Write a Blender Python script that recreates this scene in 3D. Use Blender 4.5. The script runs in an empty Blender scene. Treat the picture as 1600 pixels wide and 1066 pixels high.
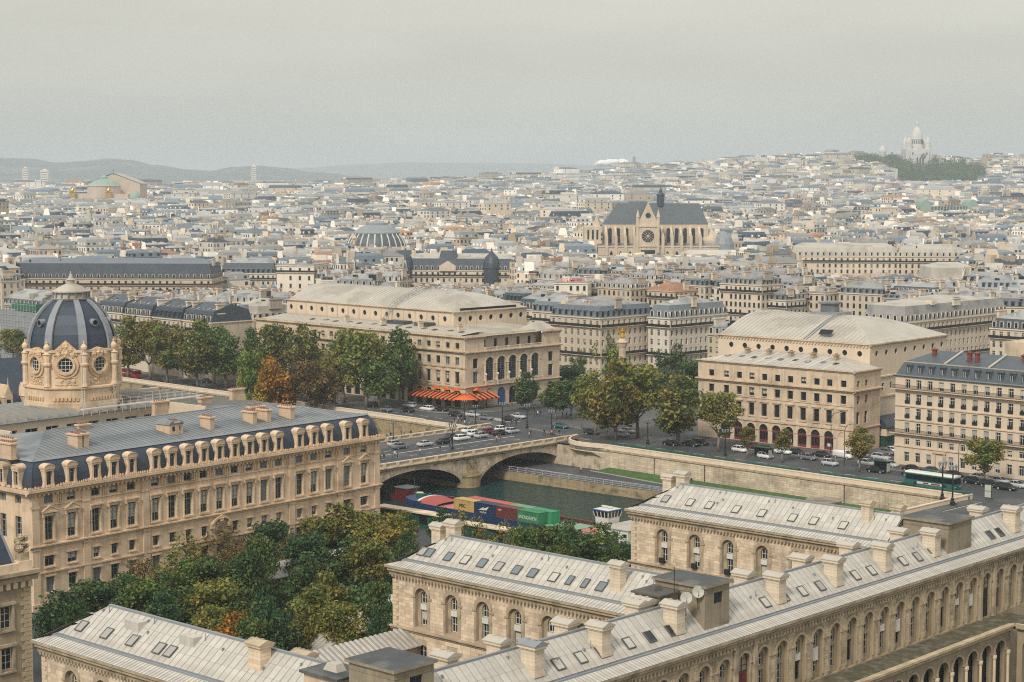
import bpy, math, random
import numpy as np
from mathutils import Vector, Matrix
random.seed(7); rng = np.random.default_rng(7)
sc = bpy.context.scene
# ---------------------------------------------------------------- camera
FPX, CAMH = 2850.0, 65.0
PITCH = math.atan((533 - 275) / FPX)
cam = bpy.data.objects.new('camera', bpy.data.cameras.new('camera'))
sc.collection.objects.link(cam); sc.camera = cam
cam.location = (0, 0, CAMH); cam.rotation_euler = (math.pi / 2 - PITCH, 0, 0)
cam.data.sensor_width = 36; cam.data.lens = FPX / 1600 * 36
cam.data.clip_start = 1; cam.data.clip_end = 60000
# ---------------------------------------------------------------- sky, sun, exposure
SUN_EL, SUN_AZ = 42, 205          # azimuth: degrees clockwise from +Y (behind the camera, to its left)
world = bpy.data.worlds.new('World'); sc.world = world; world.use_nodes = True
wn, wl = world.node_tree.nodes, world.node_tree.links
bg = wn['Background']; bg.inputs['Strength'].default_value = 0.1
sky = wn.new('ShaderNodeTexSky'); sky.sky_type = 'NISHITA'; sky.sun_disc = False
sky.sun_elevation = math.radians(SUN_EL); sky.sun_rotation = math.radians(SUN_AZ)
tc = wn.new('ShaderNodeTexCoord'); sp = wn.new('ShaderNodeSeparateXYZ'); wl.new(tc.outputs['Generated'], sp.inputs[0])
ramp = wn.new('ShaderNodeValToRGB'); wl.new(sp.outputs['Z'], ramp.inputs[0])
ramp.color_ramp.elements[0].position = 0.0; ramp.color_ramp.elements[0].color = (4.75, 4.85, 4.55, 1)
ramp.color_ramp.elements[1].position = 1.0; ramp.color_ramp.elements[1].color = (9.6, 9.5, 9.2, 1)
for p_, c_ in ((0.03, (5.0, 5.05, 4.6, 1)), (0.1, (6.35, 5.95, 5.0, 1)), (0.4, (8.2, 8.0, 7.3, 1))):
    e_ = ramp.color_ramp.elements.new(p_); e_.color = c_
mp_ = wn.new('ShaderNodeMapping'); mp_.inputs['Scale'].default_value = (3, 3, 14); wl.new(tc.outputs['Generated'], mp_.inputs[0])
cn = wn.new('ShaderNodeTexNoise'); cn.inputs['Scale'].default_value = 1.6; cn.inputs['Detail'].default_value = 5; wl.new(mp_.outputs[0], cn.inputs['Vector'])
cm = wn.new('ShaderNodeMapRange'); cm.inputs[1].default_value = 0.3; cm.inputs[2].default_value = 0.75; cm.inputs[3].default_value = 0.925; cm.inputs[4].default_value = 1.085
wl.new(cn.outputs['Fac'], cm.inputs[0])
cx_ = wn.new('ShaderNodeVectorMath'); cx_.operation = 'SCALE'; wl.new(ramp.outputs[0], cx_.inputs[0]); wl.new(cm.outputs[0], cx_.inputs['Scale'])
mixs = wn.new('ShaderNodeMixRGB'); mixs.inputs[0].default_value = 0.12
wl.new(cx_.outputs[0], mixs.inputs[1]); wl.new(sky.outputs[0], mixs.inputs[2]); wl.new(mixs.outputs[0], bg.inputs['Color'])
sun = bpy.data.objects.new('sun', bpy.data.lights.new('sun', 'SUN')); sc.collection.objects.link(sun)
sun.data.energy = 2.5; sun.data.angle = math.radians(11); sun.data.color = (1.0, 0.945, 0.86)
_a, _e = math.radians(SUN_AZ), math.radians(SUN_EL)
sun.rotation_euler = Vector((math.sin(_a) * math.cos(_e), math.cos(_a) * math.cos(_e), math.sin(_e))).to_track_quat('Z', 'Y').to_euler()
sun.location = (-100, -200, 300)
vs = sc.view_settings; vs.view_transform = 'Standard'; vs.look = 'None'; vs.exposure = 0.16; vs.gamma = 1; vs.use_curve_mapping = False
cy = sc.cycles
cy.use_denoising = False; cy.filter_width = 1.1; cy.max_bounces = 6; cy.diffuse_bounces = 3; cy.glossy_bounces = 2; cy.transmission_bounces = 2
cy.volume_bounces = 1; cy.transparent_max_bounces = 6; cy.caustics_reflective = False; cy.caustics_refractive = False
cy.use_adaptive_sampling = False
# ---------------------------------------------------------------- pixel -> place helpers (distance always from a known height or plane)
def ray(u, v):
    x = (u - 800) / FPX; up = -(v - 533) / FPX
    return (x, math.cos(PITCH) + math.sin(PITCH) * up, -math.sin(PITCH) + math.cos(PITCH) * up)
def P(u, v, z=0.0):
    d = ray(u, v); t = (z - CAMH) / d[2]
    return (d[0] * t, d[1] * t)
class Frame:                                   # a ground frame: x axis at compass angle A, y axis = inward
    def __init__(s, O, A):
        s.O = O; s.A = A; a = math.radians(A); s.x = (math.sin(a), math.cos(a)); s.y = (-s.x[1], s.x[0]); s.rz = math.pi / 2 - a
    def w(s, lx, ly): return (s.O[0] + lx * s.x[0] + ly * s.y[0], s.O[1] + lx * s.x[1] + ly * s.y[1])
    def l(s, X, Y): return ((X - s.O[0]) * s.x[0] + (Y - s.O[1]) * s.x[1], (X - s.O[0]) * s.y[0] + (Y - s.O[1]) * s.y[1])
    def V(s, u, v, yl=0.0):
        d = ray(u, v); t = (yl + s.O[0] * s.y[0] + s.O[1] * s.y[1]) / (d[0] * s.y[0] + d[1] * s.y[1])
        return (s.l(d[0] * t, d[1] * t)[0], CAMH + d[2] * t)
    def L(s, u, v, z): return s.l(*P(u, v, z))
# ---------------------------------------------------------------- mesh builder
COL = sc.collection
class MB:
    def __init__(s): s.v = []; s.f = []; s.m = []
    def add(s, vs, fs, m=0):
        o = len(s.v); s.v.extend(vs); s.f.extend([tuple(i + o for i in f) for f in fs]); s.m.extend([m] * len(fs))
    def quad(s, a, b, c, d, m=0): s.add([a, b, c, d], [(0, 1, 2, 3)], m)
    def poly(s, pts, m=0): s.add(list(pts), [tuple(range(len(pts)))], m)
    def box(s, x0, x1, y0, y1, z0, z1, m=0, mt=None):
        s.frus(x0, x1, y0, y1, z0, x0, x1, y0, y1, z1, m, mt)
    def frus(s, x0, x1, y0, y1, z0, a0, a1, b0, b1, z1, m=0, mt=None):
        s.add([(x0, y0, z0), (x1, y0, z0), (x1, y1, z0), (x0, y1, z0), (a0, b0, z1), (a1, b0, z1), (a1, b1, z1), (a0, b1, z1)],
              [(0, 3, 2, 1), (0, 1, 5, 4), (1, 2, 6, 5), (2, 3, 7, 6), (3, 0, 4, 7)], m)
        s.add([(a0, b0, z1), (a1, b0, z1), (a1, b1, z1), (a0, b1, z1)], [(0, 1, 2, 3)], m if mt is None else mt)
    def prism(s, pts, z0, z1, m=0, mt=None):
        n = len(pts); vs = [(x, y, z0) for x, y in pts] + [(x, y, z1) for x, y in pts]
        s.add(vs, [(i, (i + 1) % n, n + (i + 1) % n, n + i) for i in range(n)] + [tuple(range(n - 1, -1, -1))], m)
        s.add([(x, y, z1) for x, y in pts], [tuple(range(n))], m if mt is None else mt)
    def ext(s, prof, x0, x1, m=0):             # (y,z) profile swept along x
        n = len(prof); vs = [(x0, y, z) for y, z in prof] + [(x1, y, z) for y, z in prof]
        s.add(vs, [(i, (i + 1) % n, n + (i + 1) % n, n + i) for i in range(n)] + [tuple(range(n - 1, -1, -1)), tuple(range(n, 2 * n))], m)
    def exty(s, prof, y0, y1, m=0):            # (x,z) profile swept along y
        n = len(prof); vs = [(x, y0, z) for x, z in prof] + [(x, y1, z) for x, z in prof]
        s.add(vs, [(i, (i + 1) % n, n + (i + 1) % n, n + i) for i in range(n)] + [tuple(range(n - 1, -1, -1)), tuple(range(n, 2 * n))], m)
    def lathe(s, cx, cy, prof, n=12, m=0, a0=0.0):
        k = len(prof); vs = []
        for r, z in prof:
            for i in range(n):
                a = a0 + 2 * math.pi * i / n; vs.append((cx + r * math.cos(a), cy + r * math.sin(a), z))
        fs = [(j * n + i, j * n + (i + 1) % n, (j + 1) * n + (i + 1) % n, (j + 1) * n + i) for j in range(k - 1) for i in range(n)]
        fs += [tuple(range(n - 1, -1, -1)), tuple(range((k - 1) * n, k * n))]
        s.add(vs, fs, m)
    def tube(s, p0, p1, r0, r1=None, n=6, m=0):
        r1 = r0 if r1 is None else r1; p0, p1 = Vector(p0), Vector(p1); d = (p1 - p0)
        if d.length < 1e-6: return
        d.normalize(); a = d.orthogonal().normalized(); b = d.cross(a); vs = []
        for p, r in ((p0, r0), (p1, r1)):
            for i in range(n):
                t = 2 * math.pi * i / n; vs.append(tuple(p + a * (r * math.cos(t)) + b * (r * math.sin(t))))
        s.add(vs, [(i, (i + 1) % n, n + (i + 1) % n, n + i) for i in range(n)] + [tuple(range(n - 1, -1, -1)), tuple(range(n, 2 * n))], m)
    def disc(s, c, r, n, axis='y', m=0, t=0.06):
        vs = []
        for k in (0, 1):
            for i in range(n):
                a = 2 * math.pi * i / n; q, w = r * math.cos(a), r * math.sin(a)
                vs.append((c[0] + q, c[1] + (t if k else 0), c[2] + w) if axis == 'y' else (c[0] + (t if k else 0), c[1] + q, c[2] + w))
        s.add(vs, [(i, (i + 1) % n, n + (i + 1) % n, n + i) for i in range(n)] + [tuple(range(n - 1, -1, -1)), tuple(range(n, 2 * n))], m)
    def blob(s, c, r, m=0, sx=1, sy=1, sz=1, n=6, k=4):
        vs = [(c[0], c[1], c[2] - r * sz)]
        for j in range(1, k):
            t = math.pi * j / k
            for i in range(n):
                a = 2 * math.pi * i / n + j * .5
                vs.append((c[0] + r * sx * math.sin(t) * math.cos(a), c[1] + r * sy * math.sin(t) * math.sin(a), c[2] - r * sz * math.cos(t)))
        vs.append((c[0], c[1], c[2] + r * sz)); L_ = len(vs) - 1
        fs = [(0, 1 + (i + 1) % n, 1 + i) for i in range(n)]
        for j in range(k - 2):
            o = 1 + j * n; fs += [(o + i, o + (i + 1) % n, o + n + (i + 1) % n, o + n + i) for i in range(n)]
        o = 1 + (k - 2) * n; fs += [(o + i, o + (i + 1) % n, L_) for i in range(n)]
        s.add(vs, fs, m)
    def mesh(s, name, mats, smooth=False):
        me = bpy.data.meshes.new(name); me.from_pydata(s.v, [], s.f)
        for m in (mats if isinstance(mats, (list, tuple)) else [mats]): me.materials.append(m)
        if any(s.m): me.polygons.foreach_set('material_index', s.m)
        if smooth: me.polygons.foreach_set('use_smooth', [True] * len(s.f))
        me.update(); return me
    def build(s, name, mats, parent=None, loc=(0, 0, 0), rz=0.0, smooth=False, kind=None):
        return ob(name, s.mesh(name, mats, smooth), parent, loc, rz, kind)
def ob(name, me, parent=None, loc=(0, 0, 0), rz=0.0, kind=None, scale=None, mat=None):
    o = bpy.data.objects.new(name, me); COL.objects.link(o)
    o.location = loc
    if rz: o.rotation_euler = (0, 0, rz)
    if scale is not None: o.scale = scale if hasattr(scale, '__len__') else (scale,) * 3
    if parent is not None: o.parent = parent
    if kind: o['kind'] = kind
    if mat is not None: o.material_slots[0].link = 'OBJECT'; o.material_slots[0].material = mat
    return o
def tag(o, label, cat, group=None):
    o['label'] = label; o['category'] = cat
    if group: o['group'] = group
    return o
def thing(name, label, cat, loc, rz=0.0, group=None):
    o = bpy.data.objects.new(name, None); COL.objects.link(o); o.empty_display_size = 1
    o.location = loc; o.rotation_euler = (0, 0, rz)
    return tag(o, label, cat, group)
def struct(o): o['kind'] = 'structure'; return o
def copy_tree(o, parent=None):
    c = o.copy(); COL.objects.link(c); c.parent = parent
    for ch in o.children: copy_tree(ch, c)
    return c
# ---------------------------------------------------------------- materials
MATS = {}
def mat(name, col, rough=.8, var=.12, sca=.5, streak=0.0, isl=0.0, obr=0.0, brick=None, bump=0.0, metal=0.0, spec=.3, alt=None, altsc=.2, altr=(.5, .62), tone=0.0, trans=0.0, emit=None):
    m = bpy.data.materials.new(name); m.use_nodes = True; MATS[name] = m
    n, l = m.node_tree.nodes, m.node_tree.links; b = n['Principled BSDF']
    b.inputs['Roughness'].default_value = rough; b.inputs['Metallic'].default_value = metal; b.inputs['Specular IOR Level'].default_value = spec
    tcn = n.new('ShaderNodeTexCoord'); vec = tcn.outputs['Object']
    def math_(op, a, c):
        q = n.new('ShaderNodeMath'); q.operation = op
        for i, x in enumerate((a, c)):
            if isinstance(x, (int, float)): q.inputs[i].default_value = x
            else: l.new(x, q.inputs[i])
        return q.outputs[0]
    def noise(s, v=vec, d=4):
        q = n.new('ShaderNodeTexNoise'); q.inputs['Scale'].default_value = s; q.inputs['Detail'].default_value = d; l.new(v, q.inputs['Vector']); return q.outputs['Fac']
    fac = 1.0
    def acc(src, amp):
        nonlocal fac
        fac = math_('ADD', math_('MULTIPLY', math_('SUBTRACT', src, .5), 2 * amp), fac)
    nz = noise(sca)
    if var: acc(nz, var * 1.8)
    if streak:
        mp = n.new('ShaderNodeMapping'); mp.inputs['Scale'].default_value = (1.3, 1.3, .12); l.new(vec, mp.inputs[0]); acc(noise(1.2, mp.outputs[0]), streak * 1.8)
    if isl:
        g = n.new('ShaderNodeNewGeometry'); acc(g.outputs['Random Per Island'], isl)
    if obr:
        g = n.new('ShaderNodeObjectInfo'); acc(g.outputs['Random'], obr)
    if tone:
        g = n.new('ShaderNodeAttribute'); g.attribute_name = 'tone'; acc(g.outputs['Fac'], tone)
    base = n.new('ShaderNodeRGB'); base.outputs[0].default_value = (*col, 1); colo = base.outputs[0]
    if alt is not None:
        r = n.new('ShaderNodeMapRange'); r.inputs[1].default_value, r.inputs[2].default_value = altr; l.new(noise(altsc, d=6), r.inputs[0])
        mx = n.new('ShaderNodeMixRGB'); l.new(r.outputs[0], mx.inputs[0]); l.new(colo, mx.inputs[1]); mx.inputs[2].default_value = (*alt, 1); colo = mx.outputs[0]
    hgt = None
    if brick:
        sx = n.new('ShaderNodeSeparateXYZ'); l.new(vec, sx.inputs[0]); cb = n.new('ShaderNodeCombineXYZ')
        l.new(math_('ADD', sx.outputs[0], sx.outputs[1]), cb.inputs[0]); l.new(sx.outputs[2], cb.inputs[1])
        bt = n.new('ShaderNodeTexBrick'); l.new(cb.outputs[0], bt.inputs['Vector']); bw, bh, mo, am = brick
        bt.inputs['Color1'].default_value = (1 + am, 1 + am, 1 + am, 1); bt.inputs['Color2'].default_value = (1 - am, 1 - am, 1 - am, 1); bt.inputs['Mortar'].default_value = (1 - 2 * am,) * 3 + (1,)
        bt.inputs['Scale'].default_value = 1; bt.inputs['Mortar Size'].default_value = mo; bt.inputs['Brick Width'].default_value = bw; bt.inputs['Row Height'].default_value = bh
        mx = n.new('ShaderNodeMixRGB'); mx.blend_type = 'MULTIPLY'; mx.inputs[0].default_value = 1; l.new(colo, mx.inputs[1]); l.new(bt.outputs['Color'], mx.inputs[2]); colo = mx.outputs[0]
        hgt = bt.outputs['Fac']
    if fac != 1.0:
        q = n.new('ShaderNodeVectorMath'); q.operation = 'SCALE'; l.new(colo, q.inputs[0]); l.new(fac, q.inputs['Scale']); colo = q.outputs[0]
    l.new(colo, b.inputs['Base Color'])
    if bump:
        bp = n.new('ShaderNodeBump'); bp.inputs['Strength'].default_value = bump; bp.inputs['Distance'].default_value = .05
        if hgt is not None: bp.invert = True
        l.new(hgt if hgt is not None else noise(sca * 6), bp.inputs['Height']); l.new(bp.outputs[0], b.inputs['Normal'])
    if trans:
        b.inputs['Subsurface Weight'].default_value = 0
        t = n.new('ShaderNodeBsdfTranslucent'); l.new(colo, t.inputs[0]); mxs = n.new('ShaderNodeMixShader'); mxs.inputs[0].default_value = trans
        l.new(b.outputs[0], mxs.inputs[1]); l.new(t.outputs[0], mxs.inputs[2]); l.new(mxs.outputs[0], n['Material Output'].inputs['Surface'])
    if emit: b.inputs['Emission Color'].default_value = (*col, 1); b.inputs['Emission Strength'].default_value = emit
    return m
def paint(name, col, rough=.5, spec=.4, metal=0): return mat(name, col, rough, var=.05, sca=.8, spec=spec, metal=metal)
M = {}
def dm(k, *a, **kw): M[k] = mat(k, *a, **kw)
dm('trib_stone', (.64, .48, .325), .85, var=.10, sca=.25, streak=.17, brick=(1.3, .42, .012, .045), bump=.15, alt=(.40, .285, .175), altsc=.22, altr=(.5, .72))
dm('trib_carved', (.58, .41, .25), .85, var=.22, sca=1.4, streak=.14)
dm('theatre_stone', (.58, .455, .32), .85, var=.12, sca=.3, streak=.19, brick=(1.4, .5, .012, .03), alt=(.34, .265, .185), altsc=.25, altr=(.5, .74))
dm('theatre_pale', (.62, .505, .375), .85, var=.08, sca=.2, streak=.08)
dm('hosp_stone', (.62, .49, .345), .88, var=.16, sca=.3, streak=.12, isl=.17, alt=(.40, .31, .215), altsc=.25, altr=(.56, .74))
dm('hosp_wall', (.42, .325, .225), .9, var=.16, sca=.4, streak=.12)
dm('hosp_grime', (.46, .365, .235), .9, var=.22, sca=.5, streak=.18, isl=.18, alt=(.26, .205, .13), altsc=.3, altr=(.5, .7))
dm('hosp_grime_wall', (.32, .25, .16), .9, var=.2, sca=.5, streak=.18)
dm('hosp_trim', (.40, .32, .215), .9, var=.2, sca=.8, streak=.15, alt=(.22, .18, .125), altsc=.6, altr=(.5, .7))
dm('chimney_stone', (.60, .50, .375), .88, var=.14, sca=.6, streak=.12, isl=.08)
dm('tower_render', (.27, .225, .155), .9, var=.14, sca=.3, streak=.2, alt=(.17, .14, .10), altsc=.3)
dm('bitumen', (.055, .06, .062), .55, var=.35, sca=.35, alt=(.12, .125, .12), altsc=.25)
dm('zinc', (.46, .435, .38), .45, var=.11, sca=.5, streak=.13, obr=.10, spec=.4, alt=(.39, .35, .295), altsc=.3, altr=(.5, .72))
dm('zinc_seam', (.31, .29, .255), .5, var=.1)
dm('zinc_dark', (.185, .20, .20), .45, var=.12, sca=.3, obr=.1, spec=.4, alt=(.12, .14, .15), altsc=.2)
dm('zinc_white', (.43, .395, .33), .5, var=.12, sca=.2, streak=.08, alt=(.34, .305, .25), altsc=.12)
dm('lead', (.23, .25, .26), .5, var=.12, sca=.6)
dm('sky_frame', (.10, .10, .095), .5, var=.1)
dm('slate', (.035, .05, .072), .5, var=.2, sca=.6, spec=.4, isl=.05)
dm('slate_blue', (.072, .086, .10), .5, var=.15, sca=.5, spec=.4)
dm('glass', (.012, .019, .024), .12, var=.3, sca=.4, spec=.5)
dm('glass_pale', (.16, .20, .22), .15, var=.3, sca=.3, spec=.5)
dm('glass_black', (.008, .012, .015), .25, var=.2, spec=.3)
dm('curtain', (.46, .44, .38), .8, var=.12, sca=.8)
dm('blind', (.33, .32, .29), .7, var=.1)
dm('frame_white', (.62, .60, .54), .6, var=.08)
dm('frame_grey', (.20, .24, .25), .6, var=.08)
dm('frame_dark', (.035, .042, .045), .5, var=.1)
dm('iron', (.018, .02, .022), .5, var=.2)
dm('terracotta', (.26, .125, .085), .85, var=.25, sca=1.5, isl=.2)
dm('asphalt', (.058, .063, .066), .85, var=.2, sca=.12, alt=(.085, .088, .086), altsc=.06, bump=.1)
dm('pavement', (.10, .096, .088), .88, var=.14, sca=.3, brick=(1.2, 1.2, .02, .05))
dm('kerb', (.36, .32, .265), .85, var=.12)
dm('roadline', (.62, .60, .55), .8, var=.2, sca=1.5)
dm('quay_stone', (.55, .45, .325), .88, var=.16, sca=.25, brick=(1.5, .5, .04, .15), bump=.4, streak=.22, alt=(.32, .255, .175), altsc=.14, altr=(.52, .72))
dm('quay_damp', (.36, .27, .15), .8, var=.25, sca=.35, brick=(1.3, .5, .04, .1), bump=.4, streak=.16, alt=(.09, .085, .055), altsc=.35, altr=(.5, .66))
dm('bridge_stone', (.47, .385, .28), .88, var=.18, sca=.5, streak=.2, isl=.1, alt=(.28, .225, .155), altsc=.4)
dm('bridge_vault_shade', (.05, .045, .038), .9, var=.25, sca=.4, isl=.1)  # vault stone coloured near black, shade under the arches put into the colour
dm('stone_pale', (.68, .55, .405), .85, var=.12, sca=.5, streak=.1)
dm('water', (.009, .042, .040), .14, var=.1, spec=.3)
dm('grass', (.055, .105, .032), .95, var=.3, sca=.6, bump=.6)
dm('ground', (.09, .088, .08), .95, var=.25, sca=.05)
dm('bark', (.20, .175, .135), .9, var=.3, sca=1.2)
for k, c in dict(leaf_green=(.13, .165, .038), leaf_dark=(.095, .135, .040), leaf_bright=(.19, .21, .04), leaf_olive=(.23, .20, .042), leaf_yellow=(.42, .29, .03), leaf_orange=(.42, .18, .022), leaf_brown=(.22, .135, .045), leaf_rust=(.25, .19, .036), leaf_fir=(.068, .112, .042)).items():
    dm(k, c, .65, var=.25, sca=.35, isl=.7, obr=.16, spec=.2, trans=.3, alt=(c[0] * .55, c[1] * .85, c[2] * .95), altsc=2.6, altr=(.42, .6))
dm('hill_wood', (.035, .055, .03), .95, var=.35, sca=.01, alt=(.11, .12, .10), altsc=.006, altr=(.54, .66))
# shared small paints
for k, c in dict(p_white=(.68, .67, .63), p_silver=(.40, .41, .41), p_grey=(.13, .14, .15), p_black=(.012, .013, .015), p_navy=(.015, .025, .05), p_teal=(.03, .085, .095), p_red=(.35, .022, .018), p_maroon=(.10, .014, .018), p_green=(.02, .12, .06), p_beige=(.42, .36, .26), p_blue=(.02, .07, .20)).items():
    M[k] = paint(k, c, .3, .5)
M['rubber'] = paint('rubber', (.014, .014, .014), .8); M['lamp_glass'] = paint('lamp_glass', (.7, .68, .6), .3); M['tail_red'] = paint('tail_red', (.4, .02, .015), .4)
M['pub_green'] = paint('pub_green', (.012, .07, .05), .5); M['awning_orange'] = paint('awning_orange', (.72, .13, .03), .8); M['awning_dark'] = paint('awning_dark', (.03, .014, .012), .8)
M['gold'] = paint('gold', (.55, .33, .06), .35, .5, .6); M['copper'] = mat('copper', (.25, .34, .28), .7, var=.15, sca=.1); M['shop_red'] = paint('shop_red', (.16, .03, .03), .6)
M['sign_red'] = paint('sign_red', (.75, .05, .06), .6); M['scaffold'] = paint('scaffold', (.40, .42, .42), .5)
HAZE_D = 1.22e-4
# ---------------------------------------------------------------- windows and walls
_WC = {}
def arch_pts(w, h, arch, n=8):                  # outline of an opening, bottom centre at origin, in (x, z)
    r = w / 2
    if arch == 'o': return [(r * math.cos(2 * math.pi * i / 14), h / 2 + h / 2 * math.sin(2 * math.pi * i / 14)) for i in range(14)]
    if arch == 'e': return [(-r, 0), (r, 0)] + [(r * math.cos(math.pi * i / 24), h * math.sin(math.pi * i / 24)) for i in range(25)]
    if arch == 'r': return [(-r, 0), (r, 0)] + [(r * math.cos(math.pi * i / n), h - r + r * math.sin(math.pi * i / n)) for i in range(n + 1)]
    if arch == 's':
        rise = w * .18; return [(-r, 0), (r, 0)] + [(r * math.cos(math.pi * i / n), h - rise + rise * math.sin(math.pi * i / n)) for i in range(n + 1)]
    return [(-r, 0), (r, 0), (r, h), (-r, h)]
def win_mesh(w, h, arch, style, fm, pm):
    k = (round(w, 2), round(h, 2), arch, style, fm, pm)
    if k in _WC: return _WC[k]
    out = arch_pts(w, h, arch); b = MB(); t = .07 if w < 1.8 else .1
    cz = h / 2 if arch == 'o' else h * .45
    inn = [(x * (1 - 2 * t / w), cz + (z - cz) * (1 - 2 * t / h)) for x, z in out]; n = len(out)
    for y0, y1, A, B in ((0, 0, out, inn),):
        b.add([(x, 0, z) for x, z in A] + [(x, 0, z) for x, z in B], [(i, (i + 1) % n, n + (i + 1) % n, n + i) for i in range(n)])
        b.add([(x, 0, z) for x, z in B] + [(x, .1, z) for x, z in B], [(i, (i + 1) % n, n + (i + 1) % n, n + i) for i in range(n)])
    hw = w / 2 - t / 2; s = .035 if w < 2 else .05
    if style == 'cas':
        b.box(-s, s, -.01, .06, t, h - t - (.0 if arch == 0 else w * .05)); b.box(-hw, hw, -.008, .05, h * .70, h * .70 + .08)
    elif style == 'cross':
        b.box(-.07, .07, -.03, .08, t, h - t - (.0 if arch == 0 else w * .1)); b.box(-hw, hw, -.028, .07, h * .70, h * .70 + .14)
        for q in (.23, .46): b.box(-hw, hw, -.005, .04, h * q, h * q + .045)
    elif style == 'grid':
        for q in (-.25, 0, .25): 
            hh = h / 2 * math.sqrt(max(0, 1 - (q / .5) ** 2)) if arch == 'o' else h / 2
            b.box(q * w - s * .7, q * w + s * .7, -.01, .05, h / 2 - hh + t * .5, h / 2 + hh - t * .5)
        for q in (.25, .5, .75):
            ww = w / 2 * math.sqrt(max(0, 1 - ((q - .5) / .5) ** 2)) if arch == 'o' else w / 2
            b.box(-ww + t * .5, ww - t * .5, -.008, .045, q * h - s * .7, q * h + s * .7)
    elif style == 'pane6':
        b.box(-s, s, -.012, .06, t, h - t - (w * .05 if arch else 0))
        nrow = max(2, int(h / .65))
        for q in range(1, nrow): b.box(-hw, hw, -.008, .04, h * q / nrow - .025, h * q / nrow + .025)
    fr = b.mesh('window', [M[fm]])
    c = MB()
    if pm == 'half':                            # curtained or blinded: pale cloth behind the glass line for part of the height
        c.add([(x * .98, .075, z) for x, z in out], [tuple(range(n))], 0)
        c.quad((-w * .45, .06, h * .35), (w * .45, .06, h * .35), (w * .45, .06, h * .93), (-w * .45, .06, h * .93), 1)
        pn = c.mesh('pane', [M['glass'], M['curtain']])
    elif pm == 'blind':
        c.add([(x * .98, .075, z) for x, z in out], [tuple(range(n))], 0)
        c.box(-w * .47, w * .47, -.02, .05, h * .45, h * .985, 1)
        pn = c.mesh('pane', [M['glass'], M['blind']])
    else:
        c.add([(x * .98, .075, z) for x, z in out], [tuple(range(n))], 0); pn = c.mesh('pane', [M[pm]])
    _WC[k] = (fr, pn); return _WC[k]
def place_win(parent, x, y, z, rz, w, h, arch=0, style='cas', fm='frame_white', pm='glass', name='window'):
    fr, pn = win_mesh(w, h, arch, style, fm, pm)
    o = ob(name, fr, parent, (x, y, z), rz); ob('pane', pn, o); return o
PANES = ['glass'] * 6 + ['half'] * 2 + ['glass_pale'] * 2 + ['glass_black'] * 2
def wall_mesh(b, L_, z0, z1, rows, depth=.4, m=0, y=0.0, x0=0.0):
    """wall in the plane y facing -y, x0..L_, with openings: rows = [(zb, zt, arch, [(xc, w), ...])] sorted by height"""
    zc = z0
    for zb, zt, arch, xs in sorted((r[:4] for r in rows), key=lambda r: r[0]):
        if zb > zc + 1e-6: b.quad((x0, y, zc), (L_, y, zc), (L_, y, zb), (x0, y, zb), m)
        xl = x0
        for xc, w in sorted(xs):
            a, e = xc - w / 2, xc + w / 2
            if a > xl: b.quad((xl, y, zb), (a, y, zb), (a, y, zt), (xl, y, zt), m)
            out = [(xc + px, zb + pz) for px, pz in arch_pts(w, zt - zb, arch)]; n = len(out)
            b.add([(px, y, pz) for px, pz in out] + [(px, y + depth, pz) for px, pz in out], [(i, (i + 1) % n, n + (i + 1) % n, n + i) for i in range(n)], m)
            if arch in ('r', 's', 'e'):
                top = out[2:]; mid = len(top) // 2
                for i in range(len(top) - 1):
                    c_ = (e, y, zt) if i < mid else (a, y, zt)
                    b.add([(top[i][0], y, top[i][1]), (top[i + 1][0], y, top[i + 1][1]), c_], [(0, 1, 2)], m)
                t = top[mid]; b.add([(t[0], y, t[1]), (a, y, zt), (e, y, zt)], [(0, 2, 1)], m)
            elif arch == 'o':
                cs = [(e, zt), (a, zt), (a, zb), (e, zb)]
                for q in range(4):
                    i0 = int(round(q * n / 4)); i1 = int(round((q + 1) * n / 4)); c_ = (cs[q][0], y, cs[q][1])
                    for i in range(i0, i1):
                        p0, p1 = out[i % n], out[(i + 1) % n]; b.add([(p0[0], y, p0[1]), (p1[0], y, p1[1]), c_], [(0, 1, 2)], m)
                for q in range(4):
                    i = int(round(q * n / 4)) % n; c0, c1 = cs[q - 1], cs[q]
                    b.add([(out[i][0], y, out[i][1]), (c1[0], y, c1[1]), (c0[0], y, c0[1])], [(0, 1, 2)], m)
            xl = e
        if xl < L_: b.quad((xl, y, zb), (L_, y, zb), (L_, y, zt), (xl, y, zt), m)
        zc = zt
    if zc < z1: b.quad((x0, y, zc), (L_, y, zc), (L_, y, z1), (x0, y, z1), m)
def facade(parent, T, L_, z0, z1, rows, wm, depth=.4, style='cas', fm='frame_white', x0=0.0, name='wall', panes=None, inset=.8):
    """T = (ox, oy, rz) placing the facade plane in its thing; rows may carry per-row window options as a 5th item (None = hole left empty)"""
    b = MB(); wall_mesh(b, L_, z0, z1, [r[:4] for r in rows], depth, x0=x0)
    w_ = b.build(name, [M[wm]] if isinstance(wm, str) else wm, parent, (T[0], T[1], 0), T[2])
    c, s = math.cos(T[2]), math.sin(T[2])
    for r in rows:
        opt = r[4] if len(r) > 4 else {}
        if opt is None: continue
        for xc, w in r[3]:
            yy = depth * inset; pm = opt.get('pm') or random.choice(panes or PANES)
            if r[2] in ('r', 'o', 's') and pm in ('half', 'blind') and r[2] != 's': pm = 'glass'
            place_win(parent, T[0] + c * xc - s * yy, T[1] + s * xc + c * yy, r[0], T[2], w, r[1] - r[0], r[2], opt.get('style', style), opt.get('fm', fm), pm)
    return w_
def cornice(b, x0, x1, z, h=.5, out=.5, y=0.0, m=0):
    b.ext([(y + .02, z), (y - out * .35, z), (y - out * .45, z + h * .4), (y - out, z + h * .65), (y - out, z + h), (y + .02, z + h)], x0, x1, m)
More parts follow.
